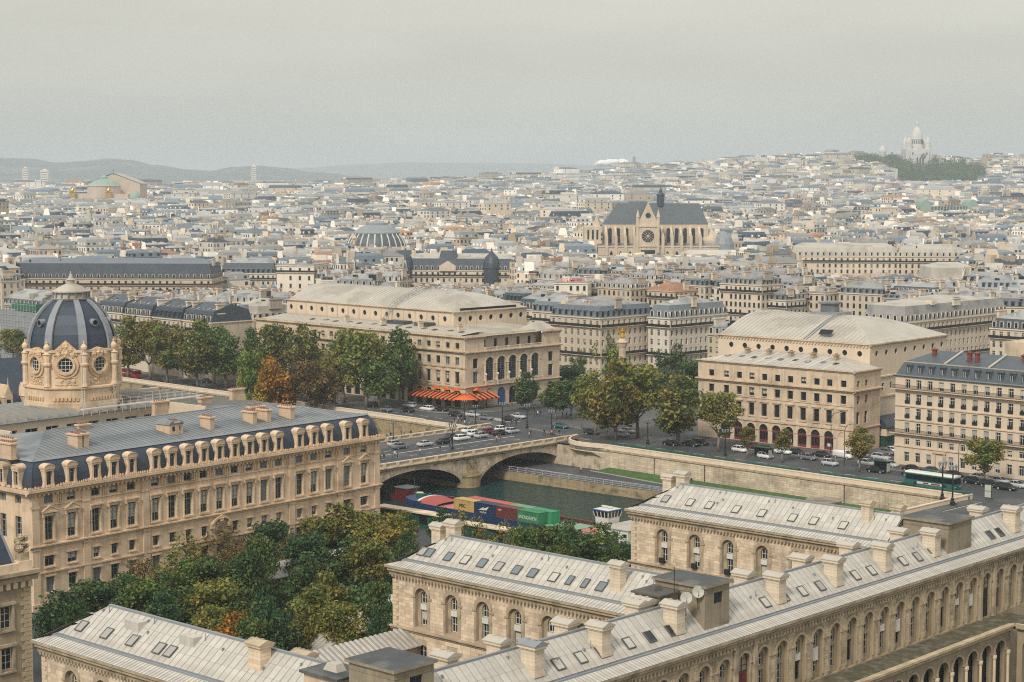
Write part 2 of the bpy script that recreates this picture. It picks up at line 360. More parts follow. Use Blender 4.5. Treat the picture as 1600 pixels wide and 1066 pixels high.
def stone_blocks(b, L_, z0, z1, holes, bw=.95, bh=.42, y=0.0, pr=.035, m=0, x0=0.0, gap=.022):
    """real ashlar: blocks standing proud of the wall plane with recessed joints; holes = [(x0, x1, z0, z1)] left free"""
    r = 0; z = z0
    while z < z1 - .12:
        h = min(bh * random.choice((.85, 1, 1, 1.15)), z1 - z); x = x0 - (bw * .5 if r % 2 else 0) - random.random() * .2; r += 1
        while x < L_:
            w = bw * random.uniform(.7, 1.45); a, e = max(x, x0), min(x + w, L_); x += w
            segs = [(a, e)]
            for ha, he, hz0, hz1 in holes:
                if hz0 < z + h - .02 and hz1 > z + .02:
                    ns = []
                    for sa, se in segs:
                        if he <= sa or ha >= se: ns.append((sa, se))
                        else:
                            if ha - sa > .08: ns.append((sa, ha))
                            if se - he > .08: ns.append((he, se))
                    segs = ns
            p = pr * random.uniform(.6, 1.3)
            for sa, se in segs:
                xa, xe, za, ze = sa + gap / 2, se - gap / 2, z + gap / 2, z + h - gap / 2
                b.add([(xa, y, za), (xe, y, za), (xe, y, ze), (xa, y, ze), (xa, y - p, za), (xe, y - p, za), (xe, y - p, ze), (xa, y - p, ze)],
                      [(4, 5, 6, 7), (0, 1, 5, 4), (1, 2, 6, 5), (2, 3, 7, 6), (3, 0, 4, 7)], m)
        z += h
def roof_panel_mesh(p, name='zinc_sheet', m=('zinc', 'zinc_seam')):
    """one zinc sheet: slab over quad p (eave-left, eave-right, ridge-right, ridge-left) with a standing seam on its left edge"""
    p = [Vector(q) for q in p]; nrm = (p[1] - p[0]).cross(p[3] - p[0]).normalized()
    if nrm.z < 0: nrm = -nrm
    ex = (p[1] - p[0]).normalized(); b = MB(); t = .03
    lo = p; hi = [q + nrm * t for q in p]
    b.add([tuple(q) for q in lo + hi], [(4, 5, 6, 7), (0, 1, 5, 4), (1, 2, 6, 5), (2, 3, 7, 6), (3, 0, 4, 7)])
    s0, s1 = p[0], p[3]
    q = [s0 - ex * .025, s0 + ex * .025, s1 + ex * .025, s1 - ex * .025]
    b.add([tuple(v + nrm * .02) for v in q] + [tuple(v + nrm * .07) for v in q], [(4, 5, 6, 7), (0, 1, 5, 4), (1, 2, 6, 5), (2, 3, 7, 6), (3, 0, 4, 7)], 1)
    return b.mesh(name, [M[m[0]], M[m[1]]])
def panel_slope(parent, x0, x1, ya, za, yb, zb, step, rows=2, m=('zinc', 'zinc_seam'), hipl=0.0, hipr=0.0, name='zinc_sheet', skip=None):
    """zinc sheets, one object each, over the slope from eave (ya, za) to ridge (yb, zb); hipl/hipr = set-back of the ridge at either end"""
    n = max(1, int(round((x1 - x0) / step))); w = (x1 - x0) / n; shared = {}
    cuts = [0] + sorted(min(.9, max(.1, (k + random.uniform(-.04, .04)) / rows)) for k in range(1, rows)) + [1]
    for r in range(rows):
        t0, t1 = cuts[r], cuts[r + 1] - (.004 if r < rows - 1 else 0)
        for i in range(n):
            xa, xe = x0 + i * w, x0 + (i + 1) * w - .012
            tl0 = 1 if hipl <= 0 else (xa - x0) / hipl; tl1 = 1 if hipl <= 0 else (xe - x0) / hipl
            tr0 = 1 if hipr <= 0 else (x1 - xa) / hipr; tr1 = 1 if hipr <= 0 else (x1 - xe) / hipr
            ma, me_ = min(tl0, tr0, 1), min(tl1, tr1, 1)
            ta, te = min(t1, ma), min(t1, me_)
            if ta <= t0 + .01 and te <= t0 + .01: continue
            Y = lambda t: ya + (yb - ya) * t
            Z = lambda t: za + (zb - za) * t
            if ta > t1 - 1e-6 and te > t1 - 1e-6:
                if r not in shared: shared[r] = roof_panel_mesh([(0, Y(t0), Z(t0)), (w - .012, Y(t0), Z(t0)), (w - .012, Y(t1), Z(t1)), (0, Y(t1), Z(t1))], name, m)
                ob(name, shared[r], parent, (xa, 0, 0))
            else:
                ta, te = max(ta, t0 + .002), max(te, t0 + .002)
                ob(name, roof_panel_mesh([(xa, Y(t0), Z(t0)), (xe, Y(t0), Z(t0)), (xe, Y(te), Z(te)), (xa, Y(ta), Z(ta))], name, m), parent)
_SK = {}
def skylight(parent, x, y, z, slope, w=1.0, h=1.25, pm='glass_pale', rz=0.0, name='skylight'):
    k = (w, h, pm)
    if k not in _SK:
        b = MB()
        for a in ((-w / 2, w / 2, 0, .09), (-w / 2, w / 2, h - .09, h), (-w / 2, -w / 2 + .09, .09, h - .09), (w / 2 - .09, w / 2, .09, h - .09)): b.box(a[0], a[1], a[2], a[3], 0, .16)
        c = MB(); c.quad((-w / 2 + .09, .09, .12), (w / 2 - .09, .09, .12), (w / 2 - .09, h - .09, .12), (-w / 2 + .09, h - .09, .12))
        _SK[k] = (b.mesh('skylight', [M['sky_frame']]), c.mesh('pane', [M[pm]]))
    o = ob(name, _SK[k][0], parent, (x, y, z)); o.rotation_euler = (slope, 0, rz); ob('pane', _SK[k][1], o); return o
_CH = {}
def chimney(parent, x, y, z, w, d, h, rz=0.0, wm='chimney_stone', cm='zinc_white', pots=0, label=None):
    """masonry chimney stack: plinth, shaft of courses, moulded head and gabled capping"""
    k = (round(w, 1), round(d, 1), round(h, 1), wm, cm, pots)
    if k not in _CH:
        b = MB(); a, c = w / 2, d / 2
        b.box(-a - .08, a + .08, -c - .08, c + .08, 0, h * .12)
        zz = h * .12; n = max(3, int(h / .42)); st = (h * .86 - zz) / n
        for i in range(n):
            b.box(-a, a, -c, c, zz + .012, zz + st - .012); b.box(-a + .02, a - .02, -c + .02, c - .02, zz + st - .012, zz + st + .012); zz += st
        b.box(-a - .1, a + .1, -c - .1, c + .1, h * .86, h * .91); b.box(-a - .22, a + .22, -c - .22, c + .22, h * .91, h)
        e = MB()
        if pots:
            for i in range(pots):
                px = -a + (i + .5) * w / pots; e.lathe(px, 0, [(.14, h), (.11, h + .24), (.14, h + .3), (.11, h + .32)], 7, 0)
        else:
            L_ = a + .3; q = c + .3; e.ext([(-q, h + .003), (q, h + .003), (q, h + .10), (.12, h + .42), (-.12, h + .42), (-q, h + .10)], -L_, L_)
            for i in range(max(2, int(w / .6))): px = -a + (i + .5) * w / max(2, int(w / .6)); e.box(px - .14, px + .14, -.12, .12, h + .40, h + .5)
        _CH[k] = (b.mesh('chimney_stack', [M[wm]]), e.mesh('chimney_pots' if pots else 'capping', [M['terracotta'] if pots else M[cm]]))
    o = ob('chimney_stack', _CH[k][0], parent, (x, y, z), rz); ob('chimney_pots' if pots else 'capping', _CH[k][1], o)
    return o
_AR = {}
def archivolt(parent, x, y, z, ri, ro, leg, wm, pr=.14):
    """moulded arch band over an opening with imposts and side strips down to leg below the springing"""
    k = (ri, ro, leg, wm)
    if k not in _AR:
        b = MB(); n = 12
        for i in range(n):
            a0, a1 = math.pi * i / n, math.pi * (i + 1) / n
            q = [(r * math.cos(a), yy, r * math.sin(a)) for yy in (-pr, .01) for a in (a0, a1) for r in (ri, ro)]
            b.add(q, [(0, 1, 3, 2), (1, 5, 7, 3), (0, 2, 6, 4)])
        for s in (-1, 1):
            xa, xe = sorted((s * ri, s * (ro + .28))); b.box(xa, xe, -pr - .05, .01, -.22, 0)
            if leg: xa, xe = sorted((s * ri, s * ro)); b.box(xa, xe, -pr * .45, .01, -leg, -.22)
        _AR[k] = b.mesh('archivolt', [M[wm]])
    return ob('archivolt', _AR[k], parent, (x, y, z))
def slab(name, pts, z, mat_, thick=.12, parent=None):
    b = MB(); b.prism(pts, z - thick, z); return b.build(name, [M[mat_]], parent)
# ================================================================ hospital wings in the foreground
E2 = P(600, 882, 18); HA = 42.5
LW = Frame(E2, HA); WG = Frame(E2, HA + 90)
EV, RW, RZ = 18.0, 5.7, 21.5                                    # eave height, half width, ridge height
def hosp_roof(root, L_, w, step, rows, hipl=True, x0=0.0, seed=0):
    """zinc roof: fine-seamed eaves apron, box gutter, sheet-metal slope, ridge roll; the far slope is one sheeted part"""
    hl = w - 1.9 if hipl else 0
    panel_slope(root, x0 + .05, L_, 0, EV, 1.6, EV + .45, .52, 1, hipl=1.6 if hipl else 0, name='eaves_sheet')
    b = MB(); b.box(x0 + 1.5, L_, 1.6, 1.9, EV + .1, EV + .62); b.box(x0 + 1.5, L_, 1.95, 2.05, EV + .1, EV + .72); b.build('gutter', [M['lead']], root)
    panel_slope(root, x0 + 1.9 if hipl else x0, L_, 2.0, EV + .72, w, RZ, step, rows, hipl=hl)
    b = MB(); b.box(x0 + (w if hipl else 0), L_, w - .16, w + .16, RZ - .1, RZ + .14); b.build('ridge_roll', [M['lead']], root)
    b = MB()                                                    # far slope, hip end and eaves soffit
    xr = x0 + (w if hipl else 0)
    b.poly([(xr, w + .05, RZ - .02), (L_, w + .05, RZ - .02), (L_, 2 * w, EV), (x0, 2 * w, EV)])
    if hipl: b.poly([(x0 + .02, 0.03, EV - .02), (x0 + .02, 2 * w, EV - .02), (xr, w, RZ - .03)])
    b.poly([(x0 + .3, .3, EV - .1), (L_, .3, EV - .1), (L_, 1.95, EV + .3), (x0 + (1.95 if hipl else 0), 1.95, EV + .3)]); b.poly([(x0 + (1.95 if hipl else 0), 1.95, EV + .3), (L_, 1.95, EV + .3), (L_, w, RZ - .25), (xr, w, RZ - .25)])
    b.box(x0, L_, 0, .16, EV - .28, EV - .02, 1); b.box(x0, x0 + .16, .16, 2 * w, EV - .28, EV - .02, 1)
    b.quad((x0, .1, EV - .27), (L_, .1, EV - .27), (L_, 1, EV - .27), (x0, 1, EV - .27), 1)
    b.build('roof_back', [M['zinc'], M['hosp_trim']], root)
    rnd = random.Random(seed)
    v = MB()                                                    # little vents dotted over the slope
    for i in range(int(L_ / 4)):
        xx = rnd.uniform(x0 + 4, L_ - 1); t = rnd.uniform(.35, .85); yy = 2 + (w - 2) * t; zz = EV + .72 + (RZ - EV - .72) * t
        v.box(xx - .07, xx + .07, yy - .1, yy + .12, zz, zz + .3)
        if i % 3 == 0: v.tube((xx + 1, yy, zz), (xx + 1, yy, zz + .8), .045, n=5)
    v.build('roof_vents', [M['lead']], root, kind='stuff')
SLOPE = math.atan2(RZ - EV - .72, RW - 2.0)
def on_slope(y, w=RW): return EV + .72 + (RZ - EV - .72) * (y - 2.0) / (w - 2.0) + .05
def hosp_wing(root, L_, cen, sky_px, fr, low=True, panel=None):
    wy = .8
    hosp_roof(root, L_, RW, .93, 3, seed=L_)
    spring, ri, ro = 14.75, 1.05, 1.42
    holes = []
    niche = [(10.95, spring + ri, 'r', [(c, 2 * ri) for c in cen], None)]
    lowrow = [(6.6, 8.9, 's', [(c, 1.5) for c in cen])] if low else []
    base = [(1.2, 4.6, 's', [(c, 1.6) for c in cen])] if low else []
    facade(root, (0, wy, 0), L_, 0, 17.3, [(*r, None) if len(r) == 4 else r for r in base + lowrow] + niche, 'hosp_wall', .35, x0=.8)
    for r in base + lowrow:
        for xc, w in r[3]: place_win(root, xc, wy + .3, r[0], 0, w, r[1] - r[0], 's', 'pane6', 'frame_white', 'glass')
    b = MB(); wall_mesh(b, L_ - .5, 10.6, 16.4, [(11.2, 13.1, 0, [(c, 1.0) for c in cen]), (13.85, 15.35, 'r', [(c, 1.0) for c in cen])], .3, y=wy + .35, x0=1.2)
    b.build('niche_wall', [M['hosp_trim']], root)
    for i, c in enumerate(cen):
        place_win(root, c, wy + .58, 11.2, 0, 1.0, 1.9, 0, 'pane6', 'frame_white', random.choice(('glass', 'glass', 'half')))
        place_win(root, c, wy + .58, 13.85, 0, 1.0, 1.5, 'r', 'pane6', 'frame_white', 'glass')
        archivolt(root, c, wy, spring, ri, ro, 3.75, 'hosp_trim')
        if (panel or [])[i % len(panel or [1]):][:1] == [1] or panel is None:
            q = MB(); q.box(c - .5, c + .5, wy + .28, wy + .36, 13.12, 13.8); q.build('spandrel_panel', [M['frame_white']], root)
    hl = [(c - ro, c + ro, 10.95, spring + ro * .55) for c in cen] + [(c - ro * .78, c + ro * .78, spring + ro * .55, spring + ro) for c in cen]
    hl += [(xc - w / 2 - .12, xc + w / 2 + .12, r[0] - .1, r[1] + .15) for r in base + lowrow for xc, w in r[3]]
    b = MB(); stone_blocks(b, L_, .5, 10.1, hl, y=wy, x0=1.75); stone_blocks(b, L_, 10.62, 16.9, hl, y=wy, x0=1.75)
    b.build('ashlar', [M['hosp_stone']], root, kind='stuff')
    q = MB(); h_ = .46; n = int(16.5 / h_)                       # corner quoins, one object each, long and short in turn
    long_, short_ = MB(), MB()
    long_.box(.72, 1.74, wy - .07, wy + .3, .02, h_ - .02); short_.box(.72, 1.40, wy - .07, wy + .3, .02, h_ - .02)
    lm, sm = long_.mesh('quoin', [M['hosp_stone']]), short_.mesh('quoin', [M['hosp_stone']])
    for i in range(n): ob('quoin', lm if i % 2 else sm, root, (0, 0, .2 + i * h_))
    b = MB(); cornice(b, .3, L_, 16.75, .95, .62, wy); b.build('cornice', [M['hosp_trim']], root)
    b = MB(); cornice(b, .35, L_, 10.12, .48, .42, wy); b.box(.6, L_, wy - .12, wy, .0, 1.0); b.build('string_course', [M['hosp_trim']], root)
    b = MB(); m_ = int((L_ - 1) / .55)
    for i in range(m_): b.box(.9 + i * .55, 1.15 + i * .55, wy - .42, wy - .02, 16.6, 16.92)
    b.build('modillions', [M['hosp_trim']], root, kind='stuff')
    b = MB(); b.box(.8, 1.1, wy + .36, 2 * RW - .8, 0, 17.3); b.box(.8, L_, 2 * RW - 1.1, 2 * RW - .8, 0, 17.29); b.build('rear_wall', [M['hosp_wall']], root)
    for px, py, k in sky_px:
        d = fr.V(px, py, 3.0); skylight(root, max(3.6, d[0]), 2.55, on_slope(2.55), SLOPE, 1.15 if k != 's' else .8, 1.35, {'w': 'curtain', 's': 'glass_pale', 'g': 'glass_pale', 'd': 'glass', 'p': 'blind'}[k])
dm('salmon_wall', (.52, .40, .28), .85, var=.14, sca=.4, streak=.14)
# --- wing in the middle
w2 = thing('hospital_wing', 'pale zinc roofed stone hospital wing with twelve skylights, below the barge', 'hospital wing', (*WG.O, 0), WG.rz)
hosp_wing(w2, 41.5, [5.7 + 5.08 * i for i in range(7)], [(642, 869, 'p'), (671, 876, 'g'), (701, 883, 'g'), (727, 890, 'w'), (753, 896, 'g'), (779, 903, 'p'), (807, 909, 'g'), (832, 915, 'g'), (865, 924, 'w'), (890, 929, 's'), (914, 935, 's'), (939, 941, 'g')], WG)
for px, py in ((669, 852), (696, 838)):
    k_ = px > 680; chimney(w2, 4.4 if k_ else 1.9, 7.6, 18.9 if k_ else 18.2, 1.5, 1.2, 3.7)
d = WG.V(965, 928, 3.4); chimney(w2, d[0], 3.5, on_slope(3.2) - .5, 1.4, 1.1, 3.2)
# --- wing on the right
O3 = P(975, 795, 18); W3 = Frame(O3, HA + 90)
w3 = thing('hospital_wing', 'zinc roofed stone hospital wing nearest the river, iron boxes under arched windows', 'hospital wing', (*O3, 0), W3.rz)
hosp_wing(w3, 41.5, [6.4 + 5.6 * i for i in range(6)], [(1040, 793, 'p'), (1078, 799, 'w'), (1108, 804, 'w'), (1150, 811, 'w'), (1190, 818, 'w'), (1238, 826, 'w'), (1271, 832, 'w'), (1317, 840, 'w')], W3)
for px, py in ((1032, 775), (1051, 765)):
    k_ = px > 1040; chimney(w3, 4.6 if k_ else 2.2, 7.6, 18.9 if k_ else 18.2, 1.5, 1.2, 3.7)
d = W3.V(1354, 827, 4.4); chimney(w3, d[0], 4.5, on_slope(4.2) - .5, 1.2, 1.1, 2.8, cm='hosp_trim')
d = W3.V(1389, 800, RW); chimney(w3, d[0], RW + 2.3, 19.0, 1.2, 1.1, 3.0, cm='hosp_trim')
for i, c in enumerate([6.4 + 5.6 * i for i in range(3)]):
    q = MB(); q.box(c - .4, c + .4, .35, .78, 11.05, 11.75); q.build('window_box', [M['iron']], w3)
# --- wing at the lower left
O1 = P(48, 1000, 18); W1 = Frame(O1, HA + 90)
w1 = thing('hospital_wing', 'zinc roofed stone hospital wing at the lower left corner with five grey skylights', 'hospital wing', (*O1, 0), W1.rz)
hosp_wing(w1, 41.5, [6.0 + 5.2 * i for i in range(7)], [(128, 1004, 'p'), (167, 1021, 'p'), (207, 1034, 'p'), (249, 1051, 'p'), (266, 1056, 'p')], W1)
for px, py in ((212, 985), (298, 1012)):
    d = W1.V(px, py, 4.5); b = MB(); b.box(d[0] - 1.1, d[0] + 1.1, 4.0, 5.1, on_slope(4.0) - .02, on_slope(5.1) + .06); o = b.build('roof_hatch', [M['zinc']], w1)
d = W1.V(405, 1062, 4.2); chimney(w1, d[0], 4.3, on_slope(4.0) - .4, 1.7, 1.3, 2.4, wm='hosp_stone', cm='hosp_trim')
d = W1.V(472, 1032, RW + 3); chimney(w1, d[0], RW + 3.2, 18.2, 1.8, 1.4, 2.3, cm='hosp_trim')
d = W1.L(522, 1050, 21.5); b = MB(); b.box(-2.2, 2.2, -1.6, 1.8, 17.5, 21.4); o = b.build('roof_hut', [M['salmon_wall']], w1, (d[0], d[1], 0), .0)
b = MB(); b.box(-2.5, 2.5, -1.9, 2.1, 21.4, 21.65, 0); b.frus(-.9, .9, -.5, .7, 21.65, -.6, .6, -.3, .5, 22.3, 1); b.build('flat_roof', [M['bitumen'], M['zinc_white']], o)
# --- long wing crossing the foreground
lx0, lx1 = -62.0, 84.0
lw = thing('hospital_long_wing', 'long zinc roofed hospital wing with a row of arched windows over a terrace', 'hospital wing', (*LW.w(0, -52.5), 0), LW.rz)
hosp_roof(lw, lx1, 5.2, .93, 2, hipl=False, x0=lx0, seed=9)
wy = .8; bays = [2.1 + 3.45 * i for i in range(-14, 24)]; doors = (2.1, 53.85)
cen = [c for c in bays if min(abs(c - d_) for d_ in doors) > .3]
spring, ri, ro = 14.9, 1.0, 1.3
rows = [(10.6, spring + ri, 'r', [(c, 2 * ri) for c in cen] + [(c, 2.5) for c in ()], None)]
b = MB(); wall_mesh(b, lx1, 0, 17.4, [(10.3, spring + ri, 'r', [(c, 2 * ri) for c in cen] + [(d_, 2.0) for d_ in doors])], .35, y=wy, x0=lx0)
b.build('wall', [M['hosp_grime_wall']], lw)
b = MB(); wall_mesh(b, lx1 - .5, 10.2, 16.6, [(10.9, 13.35, 0, [(c, 1.05) for c in cen]), (13.8, 15.35, 'r', [(c, 1.05) for c in cen])], .3, y=wy + .35, x0=lx0)
b.build('niche_wall', [M['hosp_grime_wall']], lw)
hl = [(c - ro, c + ro, 10.3, spring + ro * .55) for c in bays] + [(c - ro * .78, c + ro * .78, spring + ro * .55, spring + ro) for c in bays]
b = MB(); stone_blocks(b, lx1, 10.3, 17.0, hl, .8, .36, y=wy, x0=-38); b.build('ashlar', [M['hosp_grime']], lw, kind='stuff')
for i, c in enumerate(cen):
    white = i % 3 != 1
    place_win(lw, c, wy + .58, 10.9, 0, 1.05, 2.45, 0, 'pane6', 'frame_white' if white else 'frame_dark', 'glass' if i % 4 else 'glass_black')
    place_win(lw, c, wy + .58, 13.8, 0, 1.05, 1.55, 'r', 'pane6', 'frame_white', 'glass')
    archivolt(lw, c, wy, spring, ri, ro, 4.2, 'hosp_trim')
    if i % 5 in (1, 2):
        q = MB(); q.box(c - .52, c + .52, wy + .26, wy + .36, 13.0 if i % 5 == 1 else 12.3, 13.75); q.build('spandrel_panel', [M['frame_white']], lw)
for c in doors:
    archivolt(lw, c, wy, spring, ri, ro, 4.3, 'hosp_trim')
    q = MB(); q.box(c - 1, c + 1, wy + .34, wy + .42, 10.3, 13.8, 0); q.box(c - .04, c + .04, wy + .30, wy + .34, 10.3, 13.8, 1)
    o = q.build('arched_door', [M['shop_red'] if c < 10 else M['glass_black'], M['frame_dark']], lw)
    place_win(lw, c, wy + .3, 13.85, 0, 2.0, 2.0, 'r', 'pane6', 'frame_dark', 'glass_black')
    for s_ in (-1.7, 1.7):
        q = MB(); q.box(c + s_ - .28, c + s_ + .28, wy - .35, wy + .01, 10.2, 17.0); q.build('pilaster', [M['hosp_trim']], lw)
b = MB(); cornice(b, lx0, lx1, 16.8, .9, .62, wy); b.build('cornice', [M['hosp_trim']], lw)
b = MB()
for i in range(int((lx1 - lx0) / .6)): b.box(lx0 + i * .6, lx0 + i * .6 + .26, wy - .42, wy - .02, 16.62, 16.95)
b.build('modillions', [M['hosp_trim']], lw, kind='stuff')
b = MB(); b.box(lx0, lx1, 9.4, 9.7, 0, 17.3); b.box(lx1 - .3, lx1, 1.2, 9.4, 0, 17.3); b.build('rear_wall', [M['hosp_grime_wall']], lw)
dm('terrace_moss', (.085, .075, .045), .95, var=.35, sca=.6, alt=(.15, .135, .10), altsc=.8, altr=(.5, .65))
b = MB(); b.box(lx0, 53.0, -3.4, wy, 9.7, 10.15); b.box(53.0, 58.5, -26, wy, 9.7, 10.152); b.build('terrace', [M['terrace_moss']], lw)
b = MB(); cornice(b, lx0, 52.6, 9.75, .75, .5, -3.4); b.box(lx0, 52.4, -3.45, -3.05, 10.15, 10.45)
b.build('terrace_edge', [M['hosp_grime']], lw)
b = MB(); b.exty([(53.02, 9.75), (52.6, 9.9), (52.5, 10.5), (53.0, 10.5)], -26, -3.9); b.build('terrace_edge', [M['hosp_grime']], lw)
ac = [2.1 + 3.45 * i for i in range(-8, 15)]
b = MB(); wall_mesh(b, 53.0, 0, 9.75, [(.6, 8.7, 'r', [(c, 2.5) for c in ac])], .6, y=-3.0, x0=lx0); b.build('cloister_wall', [M['hosp_grime_wall']], lw)
for c in ac: archivolt(lw, c, -3.0, 7.45, 1.25, 1.5, 0, 'hosp_trim')
colm = MB(); colm.lathe(0, 0, [(.3, .6), (.3, .9), (.2, 1.0), (.18, 6.6), (.3, 6.95), (.3, 7.2)], 8); cm_ = colm.mesh('column', [M['hosp_stone']])
for c in ac: ob('column', cm_, lw, (c + 1.725, -3.22, 0))
b = MB(); wall_mesh(b, 26, 0, 9.75, [(.6, 8.7, 'r', [(1.9 + 3.3 * i, 2.4) for i in range(7)])], .6)
b.build('cloister_wall', [M['hosp_grime_wall']], lw, (53.1, -3.9 + .0, 0), -math.pi / 2)
b = MB(); b.box(lx0, 53, -2.3, -2.2, 0, 9.7); b.build('cloister_shade', [M['glass_black']], lw)  # near-black sheet behind the arches, standing in for the shade inside the cloister
# roof furniture of the long wing
for px, py in ((832, 1040), (937, 1007), (1053, 975), (1212, 930), (1302, 905), (1378, 884), (1455, 862), (1580, 832)):
    d = LW.V(px, py, -52.5 + 3.3); chimney(lw, d[0], 3.3, on_slope(3.0, 5.2) - .4, 1.75, 1.35, 2.9, math.pi / 2, cm='zinc_white' if px != 832 else 'lead')
for px, py in ((699, 1050), (781, 1003), (886, 972), (1008, 940), (996, 955), (1165, 900), (1255, 880), (1328, 862), (1407, 842), (1530, 815)):
    d = LW.V(px, py, -52.5 + 6.4); chimney(lw, d[0], 6.6, 19.5, 1.75, 1.35, 2.6, math.pi / 2)
for px, py, k in ((873, 1056, 'w'), (908, 1046, 'w'), (940, 1036, 'w'), (983, 1023, 'w'), (1016, 1015, 'd'), (1049, 1005, 'd'), (1196, 962, 'w'), (1225, 953, 'p'), (1254, 944, 'w'), (1282, 936, 'p'), (1308, 928, 'p'), (1337, 919, 'w'), (1362, 912, 'w'), (1385, 906, 'w'), (1411, 899, 'w'), (1434, 892, 'p'), (1458, 885, 'd'), (1548, 841, 'd'), (1562, 854, 'd')):
    d = LW.V(px, py, -52.5 + 2.9); skylight(lw, d[0], 2.5, on_slope(2.5, 5.2), math.atan2(RZ - EV - .72, 3.2), 1.15, 1.3, {'w': 'curtain', 'p': 'blind', 'd': 'glass', 'g': 'glass_pale'}[k])
def stair_tower(px0, px1, pyb, pyt, y0, depth, window=True, wm='tower_render', cap=False):
    """rendered stair or lift head standing on the roof: wall mesh with its flat bitumen roof and window as sub-parts"""
    a, zb = LW.V(px0, pyb, -52.5 + y0); e = LW.V(px1, pyb, -52.5 + y0)[0]; zt = LW.V(px0, pyt, -52.5 + y0)[1]; L_ = e - a; z0 = 18.7
    b = MB(); wall_mesh(b, L_, z0, zt, [(zt - 1.9, zt - .75, 0, [(L_ * .55, 1.5)])] if window else [], .2)
    b.quad((0, 0, z0), (0, depth, z0), (0, depth, zt), (0, 0, zt)); b.quad((L_, 0, z0), (L_, depth, z0), (L_, depth, zt), (L_, 0, zt)); b.quad((0, depth, z0), (L_, depth, z0), (L_, depth, zt), (0, depth, zt))
    b.box(-.06, L_ + .06, -.06, -.002, zt - .62, zt - .54); b.box(-.06, -.002, -.002, depth, zt - .62, zt - .54)
    o = b.build('stair_tower', [M[wm]], lw, (a, y0, 0))
    if window:
        b = MB(); b.box(L_ * .55 - .75, L_ * .55 + .75, .14, .2, zt - 1.9, zt - .75, 0); b.box(L_ * .55 - .04, L_ * .55 + .04, .1, .14, zt - 1.9, zt - .75, 1); b.build('window', [M['glass'], M['frame_dark']], o)
    b = MB(); b.box(-.28, L_ + .28, -.28, depth + .28, zt, zt + .26, 1, 0); b.build('flat_roof', [M['bitumen'], M[wm]], o)
    if cap: b = MB(); b.frus(L_ * .3, L_ * .3 + 1.6, depth * .4, depth * .4 + 1.2, zt + .26, L_ * .3 + .3, L_ * .3 + 1.3, depth * .4 + .3, depth * .4 + .9, zt + .8); b.build('roof_cap', [M['zinc_white']], o)
    return o, a, L_, zt
t1 = stair_tower(1101, 1139, 981, 920, 2.2, 6.4)
t2 = stair_tower(1481, 1517, 863, 820, 2.4, 6.2, window=False)
t3 = stair_tower(616, 678, 1092, 1052, 2.4, 5.6)
b = MB(); z_ = t1[3] - .6; b.box(t1[1] - 3.4, t1[1] - .3, 5.4, 8.6, 18.7, z_ - .2, 1); b.box(t1[1] - 3.7, t1[1] - .3, 5.1, 8.9, z_ - .2, z_, 0); b.frus(t1[1] - 2.6, t1[1] - 1.2, 6.6, 7.8, z_, t1[1] - 2.4, t1[1] - 1.4, 6.8, 7.6, z_ + .5, 0); b.build('lift_head', [M['pavement'], M['tower_render']], lw)
b = MB(); b.tube((t1[1] - 1.2, 5.2, z_), (t1[1] - 1.2, 5.2, z_ + 2.6), .04); b.build('aerial', [M['iron']], lw)
def dish(parent, x, y, z, r, rz, m='frame_white'):
    b = MB(); n = 14; rings = [(0, .12), (r * .5, .09), (r * .85, .03), (r, 0)]; vs_ = [(0, .16, 0)]
    for rr, dy in rings[1:]: vs_ += [(rr * math.cos(2 * math.pi * i / n), dy, rr * math.sin(2 * math.pi * i / n)) for i in range(n)]
    fs_ = [(0, 1 + i, 1 + (i + 1) % n) for i in range(n)] + [(1 + k * n + i, 1 + (k + 1) * n + i, 1 + (k + 1) * n + (i + 1) % n, 1 + k * n + (i + 1) % n) for k in range(2) for i in range(n)]
    b.add(vs_, fs_, 0); b.tube((0, .1, -r * .9), (0, -r * .7, 0), .03, n=4, m=1); b.tube((0, .15, 0), (0, .5, -.2), .05, n=5, m=1); b.tube((0, .5, -.2), (0, .5, -r - 1.2), .05, n=5, m=1)
    o = b.build('satellite_dish', [M[m], M['iron']], parent, (x, y, z)); o.rotation_euler = (-.25, 0, rz); return o
dish(lw, t1[1] - 2.2, 2.9, 22.6, .62, -.75, 'curtain'); dish(lw, t1[1] - .6, 2.6, 23.0, .62, -.75, 'curtain')
# ================================================================ commercial court with the slate dome
TR = Frame(P(48, 766, 18.5), 40.3)
tb = thing('domed_courthouse', 'tan stone courthouse with slate mansard, stone dormers and ribbed dome', 'courthouse', (*TR.O, 0), TR.rz)
TL = 73.8
tx = [3.1, 7.2, 11.7, 15.1, 18.5, 23.2, 26.5, 29.8, 33.1, 36.4, 39.7, 42.9, 46.1, 49.4, 54.2, 57.6, 61.1, 65.6, 69.8]
PAV = {0, 1, 17, 18}
opt = dict(style='cross', fm='frame_grey')
rows = [(2.6, 4.9, 0, [(x, 1.45) for x in tx], dict(style='cas', fm='frame_grey')),
        (6.55, 8.15, 0, [(x, 1.75 if i in PAV else 1.15) for i, x in enumerate(tx) if i != 9], dict(style='cas', fm='frame_grey')),
        (10.55, 14.15, 0, [(x, 1.55) for x in tx], opt),
        (16.1, 17.35, 0, [(x, 1.6) for x in tx], dict(style='cas', fm='frame_grey'))]
facade(tb, (0, 0, 0), TL, 0, 18.0, rows, 'trib_stone', .45, panes=['glass'] * 5 + ['half'] * 3 + ['glass_pale'] * 2)
